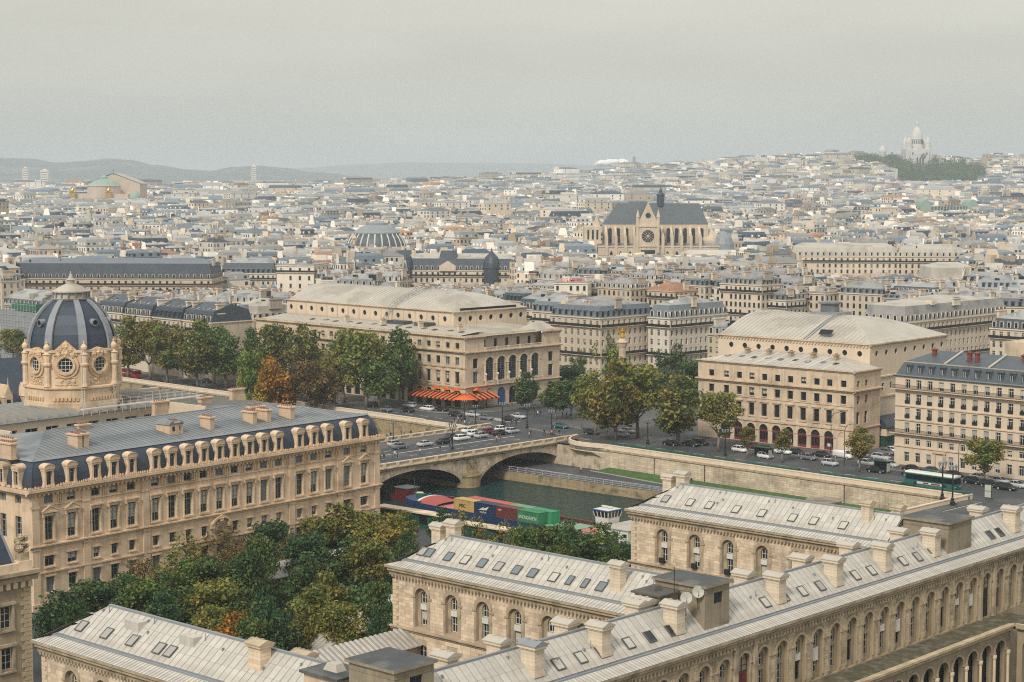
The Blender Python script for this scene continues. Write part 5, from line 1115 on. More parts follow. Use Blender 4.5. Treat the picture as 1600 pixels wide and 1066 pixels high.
def vault_roof(root, x0, x1, y0, y1, z0, z1, hipr, m='zinc_white', ribs=None, step=1.6):
    """curved zinc roof rising from four eaves, in sheets with seams"""
    n = 9; prof = [(t, math.sin(t * math.pi / 2) ** 1.1) for t in [i / n for i in range(n + 1)]]; ym = (y0 + y1) / 2; b = MB()
    for (t0, h0), (t1, h1) in zip(prof, prof[1:]):
        ya, yb = y0 + (ym - y0) * t0, y0 + (ym - y0) * t1; za, zb_ = z0 + (z1 - z0) * h0, z0 + (z1 - z0) * h1
        xa, xb = x1 - hipr * t0, x1 - hipr * t1
        b.quad((x0, ya, za), (xa, ya, za), (xb, yb, zb_), (x0, yb, zb_)); b.quad((x0, y1 - (ya - y0), za), (x0, y1 - (yb - y0), zb_), (xb, y1 - (yb - y0), zb_), (xa, y1 - (ya - y0), za))
        b.quad((xa, ya, za), (xa, y1 - (ya - y0), za), (xb, y1 - (yb - y0), zb_), (xb, yb, zb_))
    b.build('curved_roof', [M[m]], root)
    s = MB(); x = x0 + step
    while x < x1 - .5:
        for (t0, h0), (t1, h1) in zip(prof, prof[1:]):
            if x > x1 - hipr * t1: break
            s.add([(x - .04, y0 + (ym - y0) * t0, z0 + (z1 - z0) * h0 + .0), (x + .04, y0 + (ym - y0) * t0, z0 + (z1 - z0) * h0), (x + .04, y0 + (ym - y0) * t1, z0 + (z1 - z0) * h1), (x - .04, y0 + (ym - y0) * t1, z0 + (z1 - z0) * h1)] + [(x + sx, y0 + (ym - y0) * t, z0 + (z1 - z0) * h + .09) for t, h, sx in ((t0, h0, -.04), (t0, h0, .04), (t1, h1, .04), (t1, h1, -.04))], [(4, 5, 6, 7), (0, 3, 7, 4), (1, 5, 6, 2)])
        x += step
    s.build('roof_seams', [M['zinc']], root, kind='stuff')
vault_roof(ch, ux0, ux1, uy0 + .6, uy1, uz + .4, 30.4, 15.0)
b = MB(); b.box(ux1 - .5, ux1 - .3, uy0 + 3, uy1 - 4, uz + .42, uz + 1.2); b.build('roof_glazing', [M['glass_black']], ch)
sl = MB(); n = 9; xs0 = CLN - 46
for i in range(n):
    t0, t1 = i / n, (i + 1) / n; f_ = lambda t: (xs0 + 3.0 * t, uy0 - 2.5 + (17.5) * t, 21.3 + (uz + .6 - 21.3) * min(1, t / .15) + (4.9) * math.sin(max(0, t - .15) / .85 * math.pi / 2) ** 1.1 if t > 0 else 21.3)
    p0, p1 = f_(t0), f_(t1)
    for s in (-.7, .7):
        for hz in (.2, 1.2): sl.tube((p0[0] + s, p0[1], p0[2] + hz), (p1[0] + s, p1[1], p1[2] + hz), .07, n=4)
        sl.tube((p0[0] + s, p0[1], p0[2] + .1), (p0[0] + s, p0[1], p0[2] + 1.2), .05, n=4)
    sl.tube((p0[0] - .7, p0[1], p0[2] + .2), (p0[0] + .7, p0[1], p0[2] + .2), .06, n=4)
sl.build('roof_stair', [M['lead']], ch)
b = MB(); b.box(CLN - 44, CLN - 36, 9.5, 12.6, 21, 22.1); b.box(CLN - 32, CLN - 26, 9.5, 12.6, 21, 22.2); b.build('plant_units', [M['bitumen']], ch)
# cafe awnings on the corner
aw = thing('cafe_awning', 'orange and dark striped cafe awning wrapped round the theatre corner', 'awning', (*CF.w(CLN, 0), 0), CF.rz)
def stripe_awning(T, L_, z0, z1, d, nst):
    b = MB(); w = L_ / nst
    for i in range(nst):
        m = i % 2; b.add([(i * w, 0, z1), ((i + 1) * w, 0, z1), ((i + 1) * w, -d, z0), (i * w, -d, z0), (i * w, -d, z0 - .35), ((i + 1) * w, -d, z0 - .35)], [(0, 1, 2, 3), (3, 2, 5, 4)], m)
    b.build('awning_canopy', [M['awning_orange'], M['awning_dark']], aw, (T[0], T[1], 0), T[2])
stripe_awning((-19.5, -.1, 0), 19.5, 3.1, 4.4, 4.0, 23); stripe_awning((.1, 0, math.pi / 2), 9.5, 3.1, 4.4, 4.0, 11)
b = MB(); n = 8; b.add([(0, 0, 4.35)] + [(4.05 * math.cos(-math.pi / 2 + math.pi / 2 * i / n), 4.05 * math.sin(-math.pi / 2 + math.pi / 2 * i / n), 3.08) for i in range(n + 1)], [(0, i + 1, i + 2) for i in range(n)]); b.build('corner_canopy', [M['awning_orange']], aw)
for x in (-18, -13.5, -9, -4.5, .0):
    b = MB(); b.tube((x, -3.9, 0), (x, -3.9, 3.0), .05); b.build('awning_post', [M['iron']], aw)
for i, x in enumerate(cxs[:3]):
    b = MB(); b.exty([(x - 1.3 + 2.6 * k / 8, 5.1 + .75 * math.sin(math.pi * k / 8)) for k in range(9)], -1.3, -.35); o = b.build('window_awning', [M['awning_orange']]); o.parent = aw; o.location = (-CLN, 0, 0)
b = MB(); b.exty([(-1.4 + 2.8 * k / 8, 5.1 + .75 * math.sin(math.pi * k / 8)) for k in range(9)], -1.3, -.35); o = b.build('window_awning', [M['awning_orange']], aw, (0, 4.0, 0), math.pi / 2)
b = MB()
for x in range(-18, 8, 1): b.blob((x + .3, -1.2, 4.55), .22, sx=1.6)
b.build('flower_troughs', [M['leaf_yellow']], aw, kind='stuff')
for k_, (y, c) in enumerate(((9.6, 'curtain'), (14.2, 'p_blue'))):
    b = MB(); b.exty([(-1.3, .5), (1.3, .5), (1.3, 4.0), (.9, 4.7), (0, 5.0), (-.9, 4.7), (-1.3, 4.0)], -.12, -.06); o = b.build('theatre_poster', [M[c]], ch, (CLN, y, 0), math.pi / 2)
# ================================================================ second theatre, by the quay at the right
DO = P(1333, 709, 0); D0 = Frame(DO, 131.5); DLN = 44.7
DF = Frame(D0.w(-DLN, 0), 131.5)
tv = thing('quay_theatre', 'tan stone theatre with red arched shopfronts and curved grey roof', 'theatre', (*DF.O, 0), DF.rz)
dxs = [DLN + x for x in (-40.7, -36.2, -32.4, -28.7, -25.0, -21.3, -17.6, -13.9, -10.2, -6.7, -2.9)]
axs = [DLN + x for x in (-36.2, -32.5, -28.8, -25.1, -21.4, -17.8, -14.1, -10.4, -6.7)]
dk = dict(style='cas', fm='frame_dark'); dp = ['glass'] * 4 + ['glass_black'] * 4 + ['half'] * 2
facade(tv, (0, 0, 0), DLN, 0, 19.3, [(.2, 4.75, 'r', [(x, 2.5) for x in axs], None), (6.7, 9.7, 0, [(x, 1.55) for x in dxs], dk), (11.5, 13.5, 0, [(x, 1.5) for x in dxs], dk), (15.5, 17.05, 0, [(x, 1.5) for x in dxs], dk)], 'theatre_stone', .45, panes=dp)
for i, x in enumerate(axs):
    b = MB(); b.box(x - 1.25, x + 1.25, .3, .36, .2, 3.0, 0); b.box(x - 1.25, x + 1.25, .22, .3, 2.9, 3.4, 1); b.box(x - 1.25, x + 1.25, .2, .3, .2, .9, 1)
    for s in (-1.2, -.4, .4, 1.2): b.box(x + s - .05, x + s + .05, .22, .3, .9, 2.9, 1)
    b.box(x - .6, x + .6, .24, .3, 1.0, 1.7, 2) if i % 3 == 2 else None
    b.build('shopfront', [M['glass_black'], M['shop_red'], M['frame_white']], tv)
    place_win(tv, x, .25, 3.4, 0, 2.5, 1.35, 's', 'pane6', 'frame_dark', 'glass')
    o = archivolt(tv, x, 0, 3.5, 1.25, 1.62, 0, 'theatre_stone', .1)
b = MB(); x = DLN - 3.0; b.box(x - 1.25, x + 1.25, -.02, .1, .2, 3.5); b.build('blind_arch', [M['theatre_pale']], tv); archivolt(tv, x, 0, 3.5, 1.25, 1.62, 3, 'theatre_stone', .1)
for x in dxs:
    b = MB(); b.box(x - 1.06, x - .8, -.12, .01, 6.5, 9.8); b.box(x + .8, x + 1.06, -.12, .01, 6.5, 9.8); b.box(x - 1.25, x + 1.25, -.42, .01, 10.1, 10.35); b.box(x - 1.1, x + 1.1, -.2, .01, 9.8, 10.1); b.box(x - .95, x + .95, -.2, .01, 6.3, 6.5); b.box(x - .85, x + .85, -.12, .01, 13.5, 13.7); b.box(x - .85, x + .85, -.16, .01, 11.3, 11.48); b.build('window_surround', [M['theatre_stone']], tv)
b = MB()
for x in [0, 6.0, 10.4, DLN - 1.1] + [(p_ + q_) / 2 - .25 for p_, q_ in zip(dxs[2:], dxs[3:])]: b.box(x, x + .5, -.09, .01, 15.1, 18.7)
b.build('attic_pilasters', [M['theatre_stone']], tv, kind='stuff')
b = MB(); cornice(b, -.6, DLN + .6, 14.2, .7, .75); b.box(-.2, DLN + .2, -.25, .01, 5.3, 5.75); b.box(-.15, DLN + .15, -.15, .01, 10.9, 11.1); cornice(b, -.5, DLN + .5, 18.8, .6, .6); b.build('string_course', [M['theatre_stone']], tv)
SD = 12.0
facade(tv, (DLN, 0, math.pi / 2), SD, 0, 19.3, [(6.7, 9.6, 0, [(1.9, 1.4), (5.6, 1.4)], dk), (11.5, 13.5, 0, [(1.9, 1.3), (5.6, 1.3)], dk), (15.6, 17.0, 0, [(1.9, 1.3), (5.6, 1.3)], dk)], 'theatre_stone', .45)
b = MB()
for z, h, o_ in ((14.2, .7, .75), (18.8, .6, .6), (5.3, .45, .25)): b.exty([(DLN - .02, z), (DLN + o_ * .4, z), (DLN + o_, z + h * .6), (DLN + o_, z + h), (DLN - .02, z + h)], -.5, SD)
b.build('string_course', [M['theatre_stone']], tv)
panel_slope(tv, .3, DLN - .3, .2, 19.4, 11.8, 21.4, 1.5, 1, ('zinc', 'zinc_seam'), hipr=11, hipl=9)
b = MB(); b.poly([(DLN - .3, .2, 19.38), (DLN - .3, SD, 19.38), (DLN - 11.3, 11.8, 21.38)]); b.poly([(.3, .2, 19.38), (9.3, 11.8, 21.38), (.3, SD, 19.38)]); b.quad((0, 0, 0), (0, SD, 0), (0, SD, 19.3), (0, 0, 19.3)); b.build('roof_hips', [M['zinc']], tv)
for i in range(9): skylight(tv, 5.5 + 3.9 * i, 4.2 + (i % 2) * .5, 20.15, .17, 1.1, 1.4, ('curtain', 'glass_pale', 'glass')[i % 3])
for i in range(5): chimney(tv, 9 + 6.4 * i, 8.4, 20.5, 1.5, .8, 1.6, math.pi / 2, wm='hosp_trim', pots=3)
vx0, vx1, vy0, vy1, vz = -2.5, DLN - 3.0, 12.0, 50.0, 24.4
facade(tv, (vx0, vy0, 0), vx1 - vx0, 18, vz, [(21.6, 23.0, 'o', [(4 + 4.15 * i, 1.4) for i in range(10)], dict(style='grid', fm='frame_dark', pm='glass_black'))], 'theatre_pale', .3, name='upper_wall')
facade(tv, (vx1, vy0, math.pi / 2), vy1 - vy0, 0, vz, [(13.2, 14.9, 0, [(2.6, 1.0), (6.4, 1.0), (10.2, 1.0)], dk), (21.6, 23.0, 'o', [(3.2 + 4.6 * i, 1.4) for i in range(8)], dict(style='grid', fm='frame_dark', pm='glass_black'))], 'theatre_pale', .3, name='upper_wall')
b = MB(); cornice(b, vx0 - .3, vx1 + .5, vz - .2, .6, .55, vy0); b.exty([(vx1, vz - .2), (vx1 + .3, vz - .2), (vx1 + .55, vz + .1), (vx1 + .55, vz + .4), (vx1, vz + .4)], vy0 - .4, vy1); b.exty([(vx1, 16.3), (vx1 + .3, 16.4), (vx1 + .3, 16.7), (vx1, 16.8)], vy0, vy1); b.exty([(vx1, 11.4), (vx1 + .3, 11.5), (vx1 + .3, 11.9), (vx1, 12)], vy0, vy1); b.build('upper_cornice', [M['theatre_stone']], tv)
b = MB()
for i in range(int((vx1 - vx0) / .9)): b.box(vx0 + i * .9, vx0 + i * .9 + .4, vy0 - .35, vy0, vz - .5, vz - .2)
b.build('modillions', [M['theatre_stone']], tv, kind='stuff')
vault_roof(tv, vx0, vx1, vy0 + .4, vy1, vz + .4, 29.8, 17.0, step=1.3)
b = MB(); b.lathe(vx0 + 20, vy0 + 21, [(2.4, 28.5), (2.4, 32.2), (3.0, 32.4), (3.0, 32.8), (1.8, 33.0)], 10, 1); b.box(vx0 + 16, vx0 + 24, vy0 + 18, vy0 + 25, 28.5, 30.3); b.build('stage_lantern', [M['lead'], M['zinc_dark']], tv)
b = MB(); b.box(vx0 + 24.9, vx0 + 26.2, vy0 + .2, vy0 + 19, vz + .3, vz + .35)
for i in range(10):
    t0, t1 = i / 10, (i + 1) / 10; hh = lambda t: vz + .5 + 5.4 * math.sin(t * math.pi / 2) ** 1.1
    b.tube((vx0 + 25.2, vy0 + .5 + 18.6 * t0, hh(t0)), (vx0 + 25.2, vy0 + .5 + 18.6 * t1, hh(t1)), .12, n=4); b.tube((vx0 + 26, vy0 + .5 + 18.6 * t0, hh(t0)), (vx0 + 26, vy0 + .5 + 18.6 * t1, hh(t1)), .12, n=4)
b.build('roof_stair', [M['lead']], tv)
skylight(tv, vx1 - 14, vy0 + 2.2, vz + 1.7, .75, 3.6, 1.7, 'glass_black')
b = MB(); b.exty([(vx1 + .05, 5.2), (vx1 + 4.6, 4.6), (vx1 + 4.6, 5.0), (vx1 + 3.4, 6.6), (vx1 + .05, 7.0)], vy0 + 1.0, vy0 + 20, 0); b.box(vx1 + .05, vx1 + 4.2, vy0 + 1.2, vy0 + 20, 2.8, 4.5, 1); b.box(vx1 + .05, vx1 + 3.4, vy0 + 1.4, vy0 + 20, 0, 2.8, 2); b.build('side_canopy', [M['slate'], M['theatre_pale'], M['pub_green']], tv)
# ================================================================ apartment block at the right edge
RO = P(1397, 725, 0); RF = Frame(RO, 135.0); RL = 43.0
rb = thing('apartment_block', 'six storey cream apartment block with two iron balconies behind the bus', 'apartment block', (*RO, 0), RF.rz)
rxs = [3.2 + 2.86 * i for i in range(14)]
rp = ['glass'] * 5 + ['blind'] * 4 + ['half'] * 2
cs_ = dict(style='cas', fm='frame_white')
facade(rb, (0, 0, 0), RL, 0, 20.2, [(.9, 3.1, 0, [(x, 1.25) for i, x in enumerate(rxs) if i != 3], cs_), (4.7, 6.1, 0, [(x, 1.2) for x in rxs], cs_), (7.5, 9.75, 0, [(x, 1.25) for x in rxs], cs_), (10.8, 13.05, 0, [(x, 1.25) for x in rxs], cs_), (14.1, 16.3, 0, [(x, 1.25) for x in rxs], cs_), (17.5, 19.5, 0, [(x, 1.25) for x in rxs], cs_)], 'theatre_pale', .35, panes=rp)
b = MB(); b.quad((0, 0, 0), (0, 26, 0), (0, 26, 20.2), (0, 0, 20.2)); b.box(0, RL, 26, 26.3, 0, 20.2); b.build('side_wall', [M['theatre_pale']], rb)
x = rxs[3]; b = MB(); b.box(x - .95, x + .95, .05, .2, 0, 3.5, 0); b.box(x - 1.5, x - .95, -.25, .05, 0, 3.6, 1); b.box(x + .95, x + 1.5, -.25, .05, 0, 3.6, 1); b.box(x - 1.7, x + 1.7, -.45, .05, 3.6, 4.0, 1); b.build('entrance_door', [M['frame_dark'], M['theatre_stone']], rb)
b = MB()
for z, o_ in ((4.2, .2), (6.6, .18), (10.2, .22), (13.4, .22)): b.box(-.1, RL, -o_, .01, z, z + .22)
b.build('string_course', [M['theatre_stone']], rb)
for z in (7.2, 17.2):
    b = MB(); b.box(-.9, RL, -.95, .01, z, z + .2); b.build('balcony_slab', [M['theatre_stone']], rb)
    b = MB(); b.box(-.85, RL, -.92, -.86, z + 1.02, z + 1.1); b.box(-.85, RL, -.92, -.86, z + .28, z + .33)
    for i in range(int(RL / .16)): b.box(-.8 + i * .16, -.76 + i * .16, -.91, -.87, z + .2, z + 1.02)
    b.build('balcony_rail', [M['iron']], rb)
for i, x in enumerate(rxs):
    for z, h in ((10.8, 2.2), (14.1, 2.1), (7.55, 2.15)):
        b = MB(); b.box(x - .62, x + .62, -.16, -.1, z, z + .75)
        if z > 8: b.build('window_guard', [M['iron']], rb)
b = MB(); cornice(b, -.5, RL, 20.0, .5, .55); b.build('main_cornice', [M['lead']], rb)
b = MB(); b.poly([(0, .1, 20.5), (RL, .1, 20.5), (RL, 1.6, 23.3), (1.2, 1.6, 23.3)]); b.poly([(0, .1, 20.5), (1.2, 1.6, 23.3), (1.2, 24, 23.3), (0, 26, 20.5)]); b.build('mansard', [M['slate_blue']], rb)
b = MB(); b.poly([(1.2, 1.6, 23.32), (RL, 1.6, 23.32), (RL, 9, 25.6), (5.5, 9, 25.6)]); b.poly([(5.5, 9, 25.6), (RL, 9, 25.6), (RL, 25, 23.3), (1.2, 25, 23.3)]); b.poly([(1.2, 1.6, 23.3), (5.5, 9, 25.6), (1.2, 25, 23.3)]); b.build('upper_roof', [M['slate_blue']], rb)
b = MB(); b.ext([(1.45, 23.2), (1.75, 23.2), (1.75, 23.42), (1.45, 23.42)], 1.1, RL); b.build('break_roll', [M['zinc_white']], rb)
dmb = MB(); dmb.box(-.62, -.42, .25, 1.7, 20.7, 22.6); dmb.box(.42, .62, .25, 1.7, 20.7, 22.6); dmb.box(-.62, .62, .25, 1.7, 22.4, 22.65); dmb.exty([(-.72, 22.65), (.72, 22.65), (.5, 22.95), (0, 23.05), (-.5, 22.95)], .1, 1.9); dmb.box(-.42, .42, .5, .55, 20.7, 22.4, 1); dmb.box(-.42, -.34, .4, .5, 20.7, 22.4, 2); dmb.box(.34, .42, .4, .5, 20.7, 22.4, 2); dmb.box(-.04, .04, .4, .5, 20.7, 22.4, 2)
dme = dmb.mesh('dormer', [M['slate_blue'], M['glass'], M['frame_white']])
for x in rxs: ob('dormer', dme, rb, (x, 0, 0))
for x in (11.6, 22.6, 33.5):
    b = MB(); b.add([(x - .25, 1.5, 23.35), (x + .25, 1.5, 23.35), (x + .25, 9, 25.7), (x - .25, 9, 25.7), (x - .25, 1.5, 23.6), (x + .25, 1.5, 23.6), (x + .25, 9, 25.95), (x - .25, 9, 25.95)], [(4, 5, 6, 7), (0, 1, 5, 4), (1, 2, 6, 5), (3, 0, 4, 7)]); b.build('party_wall_coping', [M['zinc_white']], rb)
dm('chim_brick', (.20, .05, .035), .85, var=.2, sca=2)
for x, y in ((6.2, 6), (16.0, 4.6), (17.9, 4.6), (28, 7), (36, 7)): chimney(rb, x, y, 24.2, .9, .7, 2.0, wm='chim_brick', pots=2)
b = MB(); b.box(18, 26, 16, 24, 23, 28); b.build('rooftop_hut', [M['theatre_stone']], rb)
# ================================================================ town houses
for k, c in dict(h_cream=(.61, .51, .385), h_white=(.68, .61, .50), h_tan=(.51, .41, .29), h_grey=(.45, .40, .33), h_rose=(.55, .43, .33)).items():
    dm(k, c, .85, var=.12, sca=.12, streak=.12, obr=.10)
dm('r_zinc', (.285, .28, .265), .5, var=.18, sca=.25, obr=.2, spec=.4, alt=(.17, .18, .185), altsc=.15); dm('r_zincblue', (.135, .16, .18), .45, var=.18, sca=.15, obr=.16, spec=.5); dm('r_slate', (.045, .06, .08), .5, var=.2, sca=.3, obr=.18, spec=.4); dm('r_tile', (.30, .155, .095), .85, var=.2, sca=.3, obr=.15)
def house(name, label, loc, rz, w, d, hw, roof='r_slate', wall='h_cream', cat='house', group=None, top='r_zinc', mh=3.0, detail=1, bay=2.5, balc=True, nch=2, sides=True, seed=0, flat=False, dorm=True, fl=3.05, sky_rows=0):
    """terraced town house: walls with window rows, steep lower roof with dormers, low upper roof, party-wall chimneys"""
    r = random.Random(seed * 7 + 1); o = thing(name, label, cat, (*loc, 0 if len(loc) < 3 else loc[2]), rz, group)
    if len(loc) == 3: o.location = loc
    nf = max(2, int((hw - .8) / fl)); z_top = hw - .45 - (hw - .45 - nf * fl) * 0
    rows = [hw - .55 - fl * k - 2.05 for k in range(nf)]; rows = [z for z in rows if z > .3]
    faces = [((0, 0, 0), w)] + ([((w, 0, math.pi / 2), d)] if sides else [])
    nb = lambda L_: [L_ * (i + .5) / max(1, int(L_ / bay)) for i in range(max(1, int(L_ / bay)))]
    if detail == 2:
        for T, L_ in faces: facade(o, T, L_, 0, hw, [(z, z + 1.95, 0, [(x, 1.05) for x in nb(L_)], dict(style='cas', fm='frame_white')) for z in rows], wall, .3, panes=['glass'] * 5 + ['glass_black', 'half', 'blind'])
        b = MB(); b.quad((0, 0, 0), (0, d, 0), (0, d, hw), (0, 0, hw)); b.quad((0, d, 0), (w, d, 0), (w, d, hw), (0, d, hw))
        if not sides: b.quad((w, 0, 0), (w, d, 0), (w, d, hw), (w, 0, hw))
        b.build('rear_wall', [M[wall]], o)
    else:
        b = MB(); b.box(0, w, 0, d, 0, hw); b.build('walls', [M[wall]], o)
        b = MB()
        for (ox, oy, a), L_ in faces:
            c, s = math.cos(a), math.sin(a)
            for z in rows:
                for x in nb(L_):
                    if r.random() < .06: continue
                    q = [(x - .52, z), (x + .52, z), (x + .52, z + 1.9), (x - .52, z + 1.9)]; m = 0 if r.random() < .8 else 1
                    b.add([(ox + c * px + s * .03, oy + s * px - c * .03, pz) for px, pz in q], [(0, 1, 2, 3)], m)
                    q = [(x - .8, z - .18), (x + .8, z - .18), (x + .8, z - .03), (x - .8, z - .03)]; b.add([(ox + c * px + s * .1, oy + s * px - c * .1, pz) for px, pz in q], [(0, 1, 2, 3)], 2)
        b.build('windows', [M['glass'], M['glass_pale'], M[wall]], o, kind='stuff')
    b = MB(); b.box(-.3, w + .3, -.35, d + .2, hw, hw + .35); b.build('cornice', [M[wall]], o)
    if balc:
        for z in (rows[0] - .15,) + ((rows[3] - .15,) if len(rows) > 3 else ()):
            b = MB(); b.box(-.1, w + (.8 if sides else 0), -.8, -.01, z - .1, z + .05, 1); b.box(-.1, w + (.8 if sides else 0), -.8, -.74, z + .05, z + .95)
            if sides: b.box(w + .01, w + .8, -.01, d, z - .1, z + .05, 1); b.box(w + .74, w + .8, -.01, d, z + .05, z + .95)
            b.build('balcony', [M['iron'], M[wall]], o)
    zr = hw + .35; ins = 1.25
    if flat:
        b = MB(); b.box(.1, w - .1, .1, d - .1, zr, zr + .5, 0); b.box(w * .2, w * .2 + 3, d * .3, d * .3 + 3, zr + .5, zr + 2.4, 1); b.box(w * .6, w * .6 + 2, d * .5, d * .5 + 2.2, zr + .5, zr + 1.6, 2); b.build('flat_roof', [M[top], M[wall], M['r_zincblue']], o)
    else:
        b = MB(); b.frus(0, w, 0, d, zr, ins if sides else .05, w - ins if sides else w - .05, ins, d - ins, zr + mh, 0, 1)
        zt = zr + mh; xa, xb = (ins, w - ins) if sides else (.05, w - .05); up = min(2.2, (d - 2 * ins) * .17); ym = d / 2; hx = min((xb - xa) * .45, d * .25) if sides else 0
        b.add([(xa, ins, zt), (xb, ins, zt), (xb, d - ins, zt), (xa, d - ins, zt), (xa + hx, ym, zt + up), (xb - hx, ym, zt + up)], [(0, 1, 5, 4), (2, 3, 4, 5), (1, 2, 5), (3, 0, 4)], 1)
        b.build('roof', [M[roof], M[top]], o)
        if dorm:
            b = MB(); fz = zr + .25; dh = min(1.9, mh - .5)
            for (ox, oy, a), L_ in faces:
                c, s = math.cos(a), math.sin(a)
                for x in nb(L_):
                    if x < 1.2 or x > L_ - 1.2 and sides: continue
                    def bx(x0, x1, y0, y1, z0, z1, m):
                        P8 = [(px, py, pz) for pz in (z0, z1) for px, py in ((x0, y0), (x1, y0), (x1, y1), (x0, y1))]
                        b.add([(ox + c * px - s * py, oy + s * px + c * py, pz) for px, py, pz in P8], [(0, 1, 5, 4), (1, 2, 6, 5), (3, 0, 4, 7), (4, 5, 6, 7)], m)
                    bx(x - .65, x + .65, .12, 1.5, fz, fz + dh, 0); bx(x - .45, x + .45, .08, .12, fz + .1, fz + dh - .2, 1); bx(x - .75, x + .75, .02, 1.6, fz + dh, fz + dh + .14, 2)
            b.build('dormers', [M['h_white'] if r.random() < .5 else M[roof], M['glass'], M[top]], o, kind='stuff')
    zc = zr + (mh if not flat else 0)
    b = MB(); zcl = zc + (.1 if flat else .25)                    # roof clutter: hatches, vents, little huts
    for k in range(r.randrange(4, 9) if detail == 1 else 6):
        x, y = r.uniform(1.5, max(1.6, w - 1.5)), r.uniform(1.6, max(1.7, d - 1.6)); q = r.choice((.3, .4, .6, .9, 1.4)); b.box(x - q, x + q, y - q * .7, y + q * .7, zcl - .6, zcl + r.uniform(.5, 1.7), r.randrange(4))
    b.build('roof_clutter', [M[wall], M['lead'], M['zinc_white'], M['glass']], o, kind='stuff')
    if sky_rows:
        up = min(2.2, (d - 2 * 1.25) * .17); t_ = math.atan2(up, d / 2 - 1.25)
        for k in range(sky_rows): skylight(o, w * (k + .7) / (sky_rows + .4), 2.0, zc + .16, t_, 1.0, 1.6, r.choice(('curtain', 'glass_pale', 'blind')))
    for k in range(nch):
        x = (.5, w - .5, w * .5)[k % 3] if nch > 1 else w - .5; y = d * r.uniform(.25, .6); L_ = r.uniform(2.2, min(5.0, d * .5)); chh = r.uniform(1.3, 2.4)
        chimney(o, x, y, zc - 1.0, round(L_, 0) or 2, .8, round(chh + 1.0, 0) + .3, math.pi / 2, wm=r.choice(('chimney_stone', 'h_white', 'h_cream', 'h_grey')), pots=int(L_ / .45))
    return o
QA = -math.pi / 4
# ---- the houses one can pick out round the square and along the quays
def hz(px, py, z): return P(px, py, z)
def special(name, label, px, py, hw, w, d, A=135.0, right=True, **kw):
    """front-right upper corner of the walls given as a pixel at height hw"""
    F = Frame(P(px, py, hw), A); loc = F.w(-w, 0) if right else F.O
    return house(name, label, loc, F.rz, w, d, hw, detail=2, **kw)
special('corner_house', 'white corner apartment house with iron balconies behind the column', 938, 499, 19.5, 22, 26, roof='r_zincblue', wall='h_cream', mh=3.6, seed=3, nch=3)
special('town_house', 'cream house with plants on its balcony, left of the corner house', 898 - 16, 491, 19.5, 15, 20, roof='r_zincblue', wall='h_cream', sides=False, mh=3.4, seed=4)
special('town_house', 'house with large dark roof windows, behind the loggia theatre', 857, 487, 19.5, 14, 20, roof='r_slate', wall='h_cream', sides=False, mh=3.4, seed=5)
special('corner_house', 'narrow corner apartment house with blue pointed roof across the avenue', 1046, 499, 19.0, 9, 30, roof='r_zincblue', wall='h_white', mh=4.0, seed=6, nch=2)
special('town_house', 'low stone house with stone dormers left of the quay theatre', 1165, 528, 15.0, 15, 16, roof='r_zinc', wall='h_tan', mh=2.6, seed=8, balc=False)
special('avenue_block', 'long cream block with grey curved mansard above the dark tree', 1415, 506, 18.5, 16, 62, roof='r_zinc', wall='h_cream', mh=5.0, seed=9, nch=3, top='zinc_white')
special('town_house', 'cream house with dark mansard at the right edge', 1640, 520, 18.0, 20, 16, roof='r_slate', wall='h_cream', mh=3.0, seed=10)
special('town_house', 'low pale roofed house left of the loggia theatre', 402, 503, 17.0, 14, 16, roof='zinc_white', wall='h_tan', mh=4.6, seed=11, top='zinc_white', balc=False, nch=1)
for i, (px, py, sd, nm) in enumerate(((330, 506, 21, 'last house of the dark slate terrace, beside the pale roofed house'), (282, 501, 22, 'second house from the right in the dark slate terrace'), (235, 496, 23, 'third house from the right in the dark slate terrace'), (191, 491, 24, 'slate terrace house just right of the dome'))):
    special('terrace_house', nm, px, py, 18.5, 15.5, 16, roof='r_slate', wall='h_cream', mh=3.4, sides=False, seed=sd, top='r_slate', nch=2, sky_rows=5)
sc_ = special('scaffolded_house', 'house wrapped in grey scaffold netting with green tarpaulin at the left', 62, 482, 19.0, 24, 16, roof='r_zinc', wall='h_grey', sides=False, mh=3.0, seed=30, nch=2)
dm('netting', (.26, .27, .27), .9, var=.15, sca=.5)
b = MB(); b.box(-.5, 24.5, -1.6, -1.5, 0, 17.5, 0); b.box(8, 24.3, -1.7, 1, 18.2, 20.4, 1)
for i in range(13): b.tube((i * 2, -1.7, 0), (i * 2, -1.7, 21), .08, n=4, m=2)
for z in range(2, 21, 2): b.tube((-.5, -1.7, z), (24.5, -1.7, z), .07, n=4, m=2)
b.build('scaffold', [M['netting'], M['p_green'], M['scaffold']], sc_)
# gothic palace roof beside the dome
pg = thing('palace_roof', 'steep dark slate palace roof with two stone gothic dormers at the left edge', 'palace', (*P(62, 640, 14), 0), math.radians(42))
b = MB(); b.box(-40, 0, 0, 16, 0, 14); b.build('wall', [M['trib_stone']], pg)
b = MB(); b.exty([], 0, 0) if False else None; b.add([(-40, 0, 14), (0, 0, 14), (0, 16, 14), (-40, 16, 14), (-40, 8, 25), (0, 8, 25)], [(0, 1, 5, 4), (2, 3, 4, 5), (1, 2, 5)]); b.build('roof', [M['slate']], pg)
for x in (-2.6, -7.4, -12.2, -17, -22):
    b = MB(); b.box(x - .9, x + .9, -.3, 3, 13.8, 17.2, 0); b.exty([(x - 1.1, 17.2), (x + 1.1, 17.2), (x, 20)], -.3, 3.6, 0); b.tube((x, -.1, 20), (x, -.1, 21.6), .14, .03, n=5); b.box(x - .45, x + .45, -.36, -.3, 14.6, 16.8, 1)
    for s in (-1, 1): b.tube((x + s, -.1, 14), (x + s, -.1, 18.6), .16, .03, n=5)
    b.build('gothic_dormer', [M['trib_stone'], M['glass']], pg)
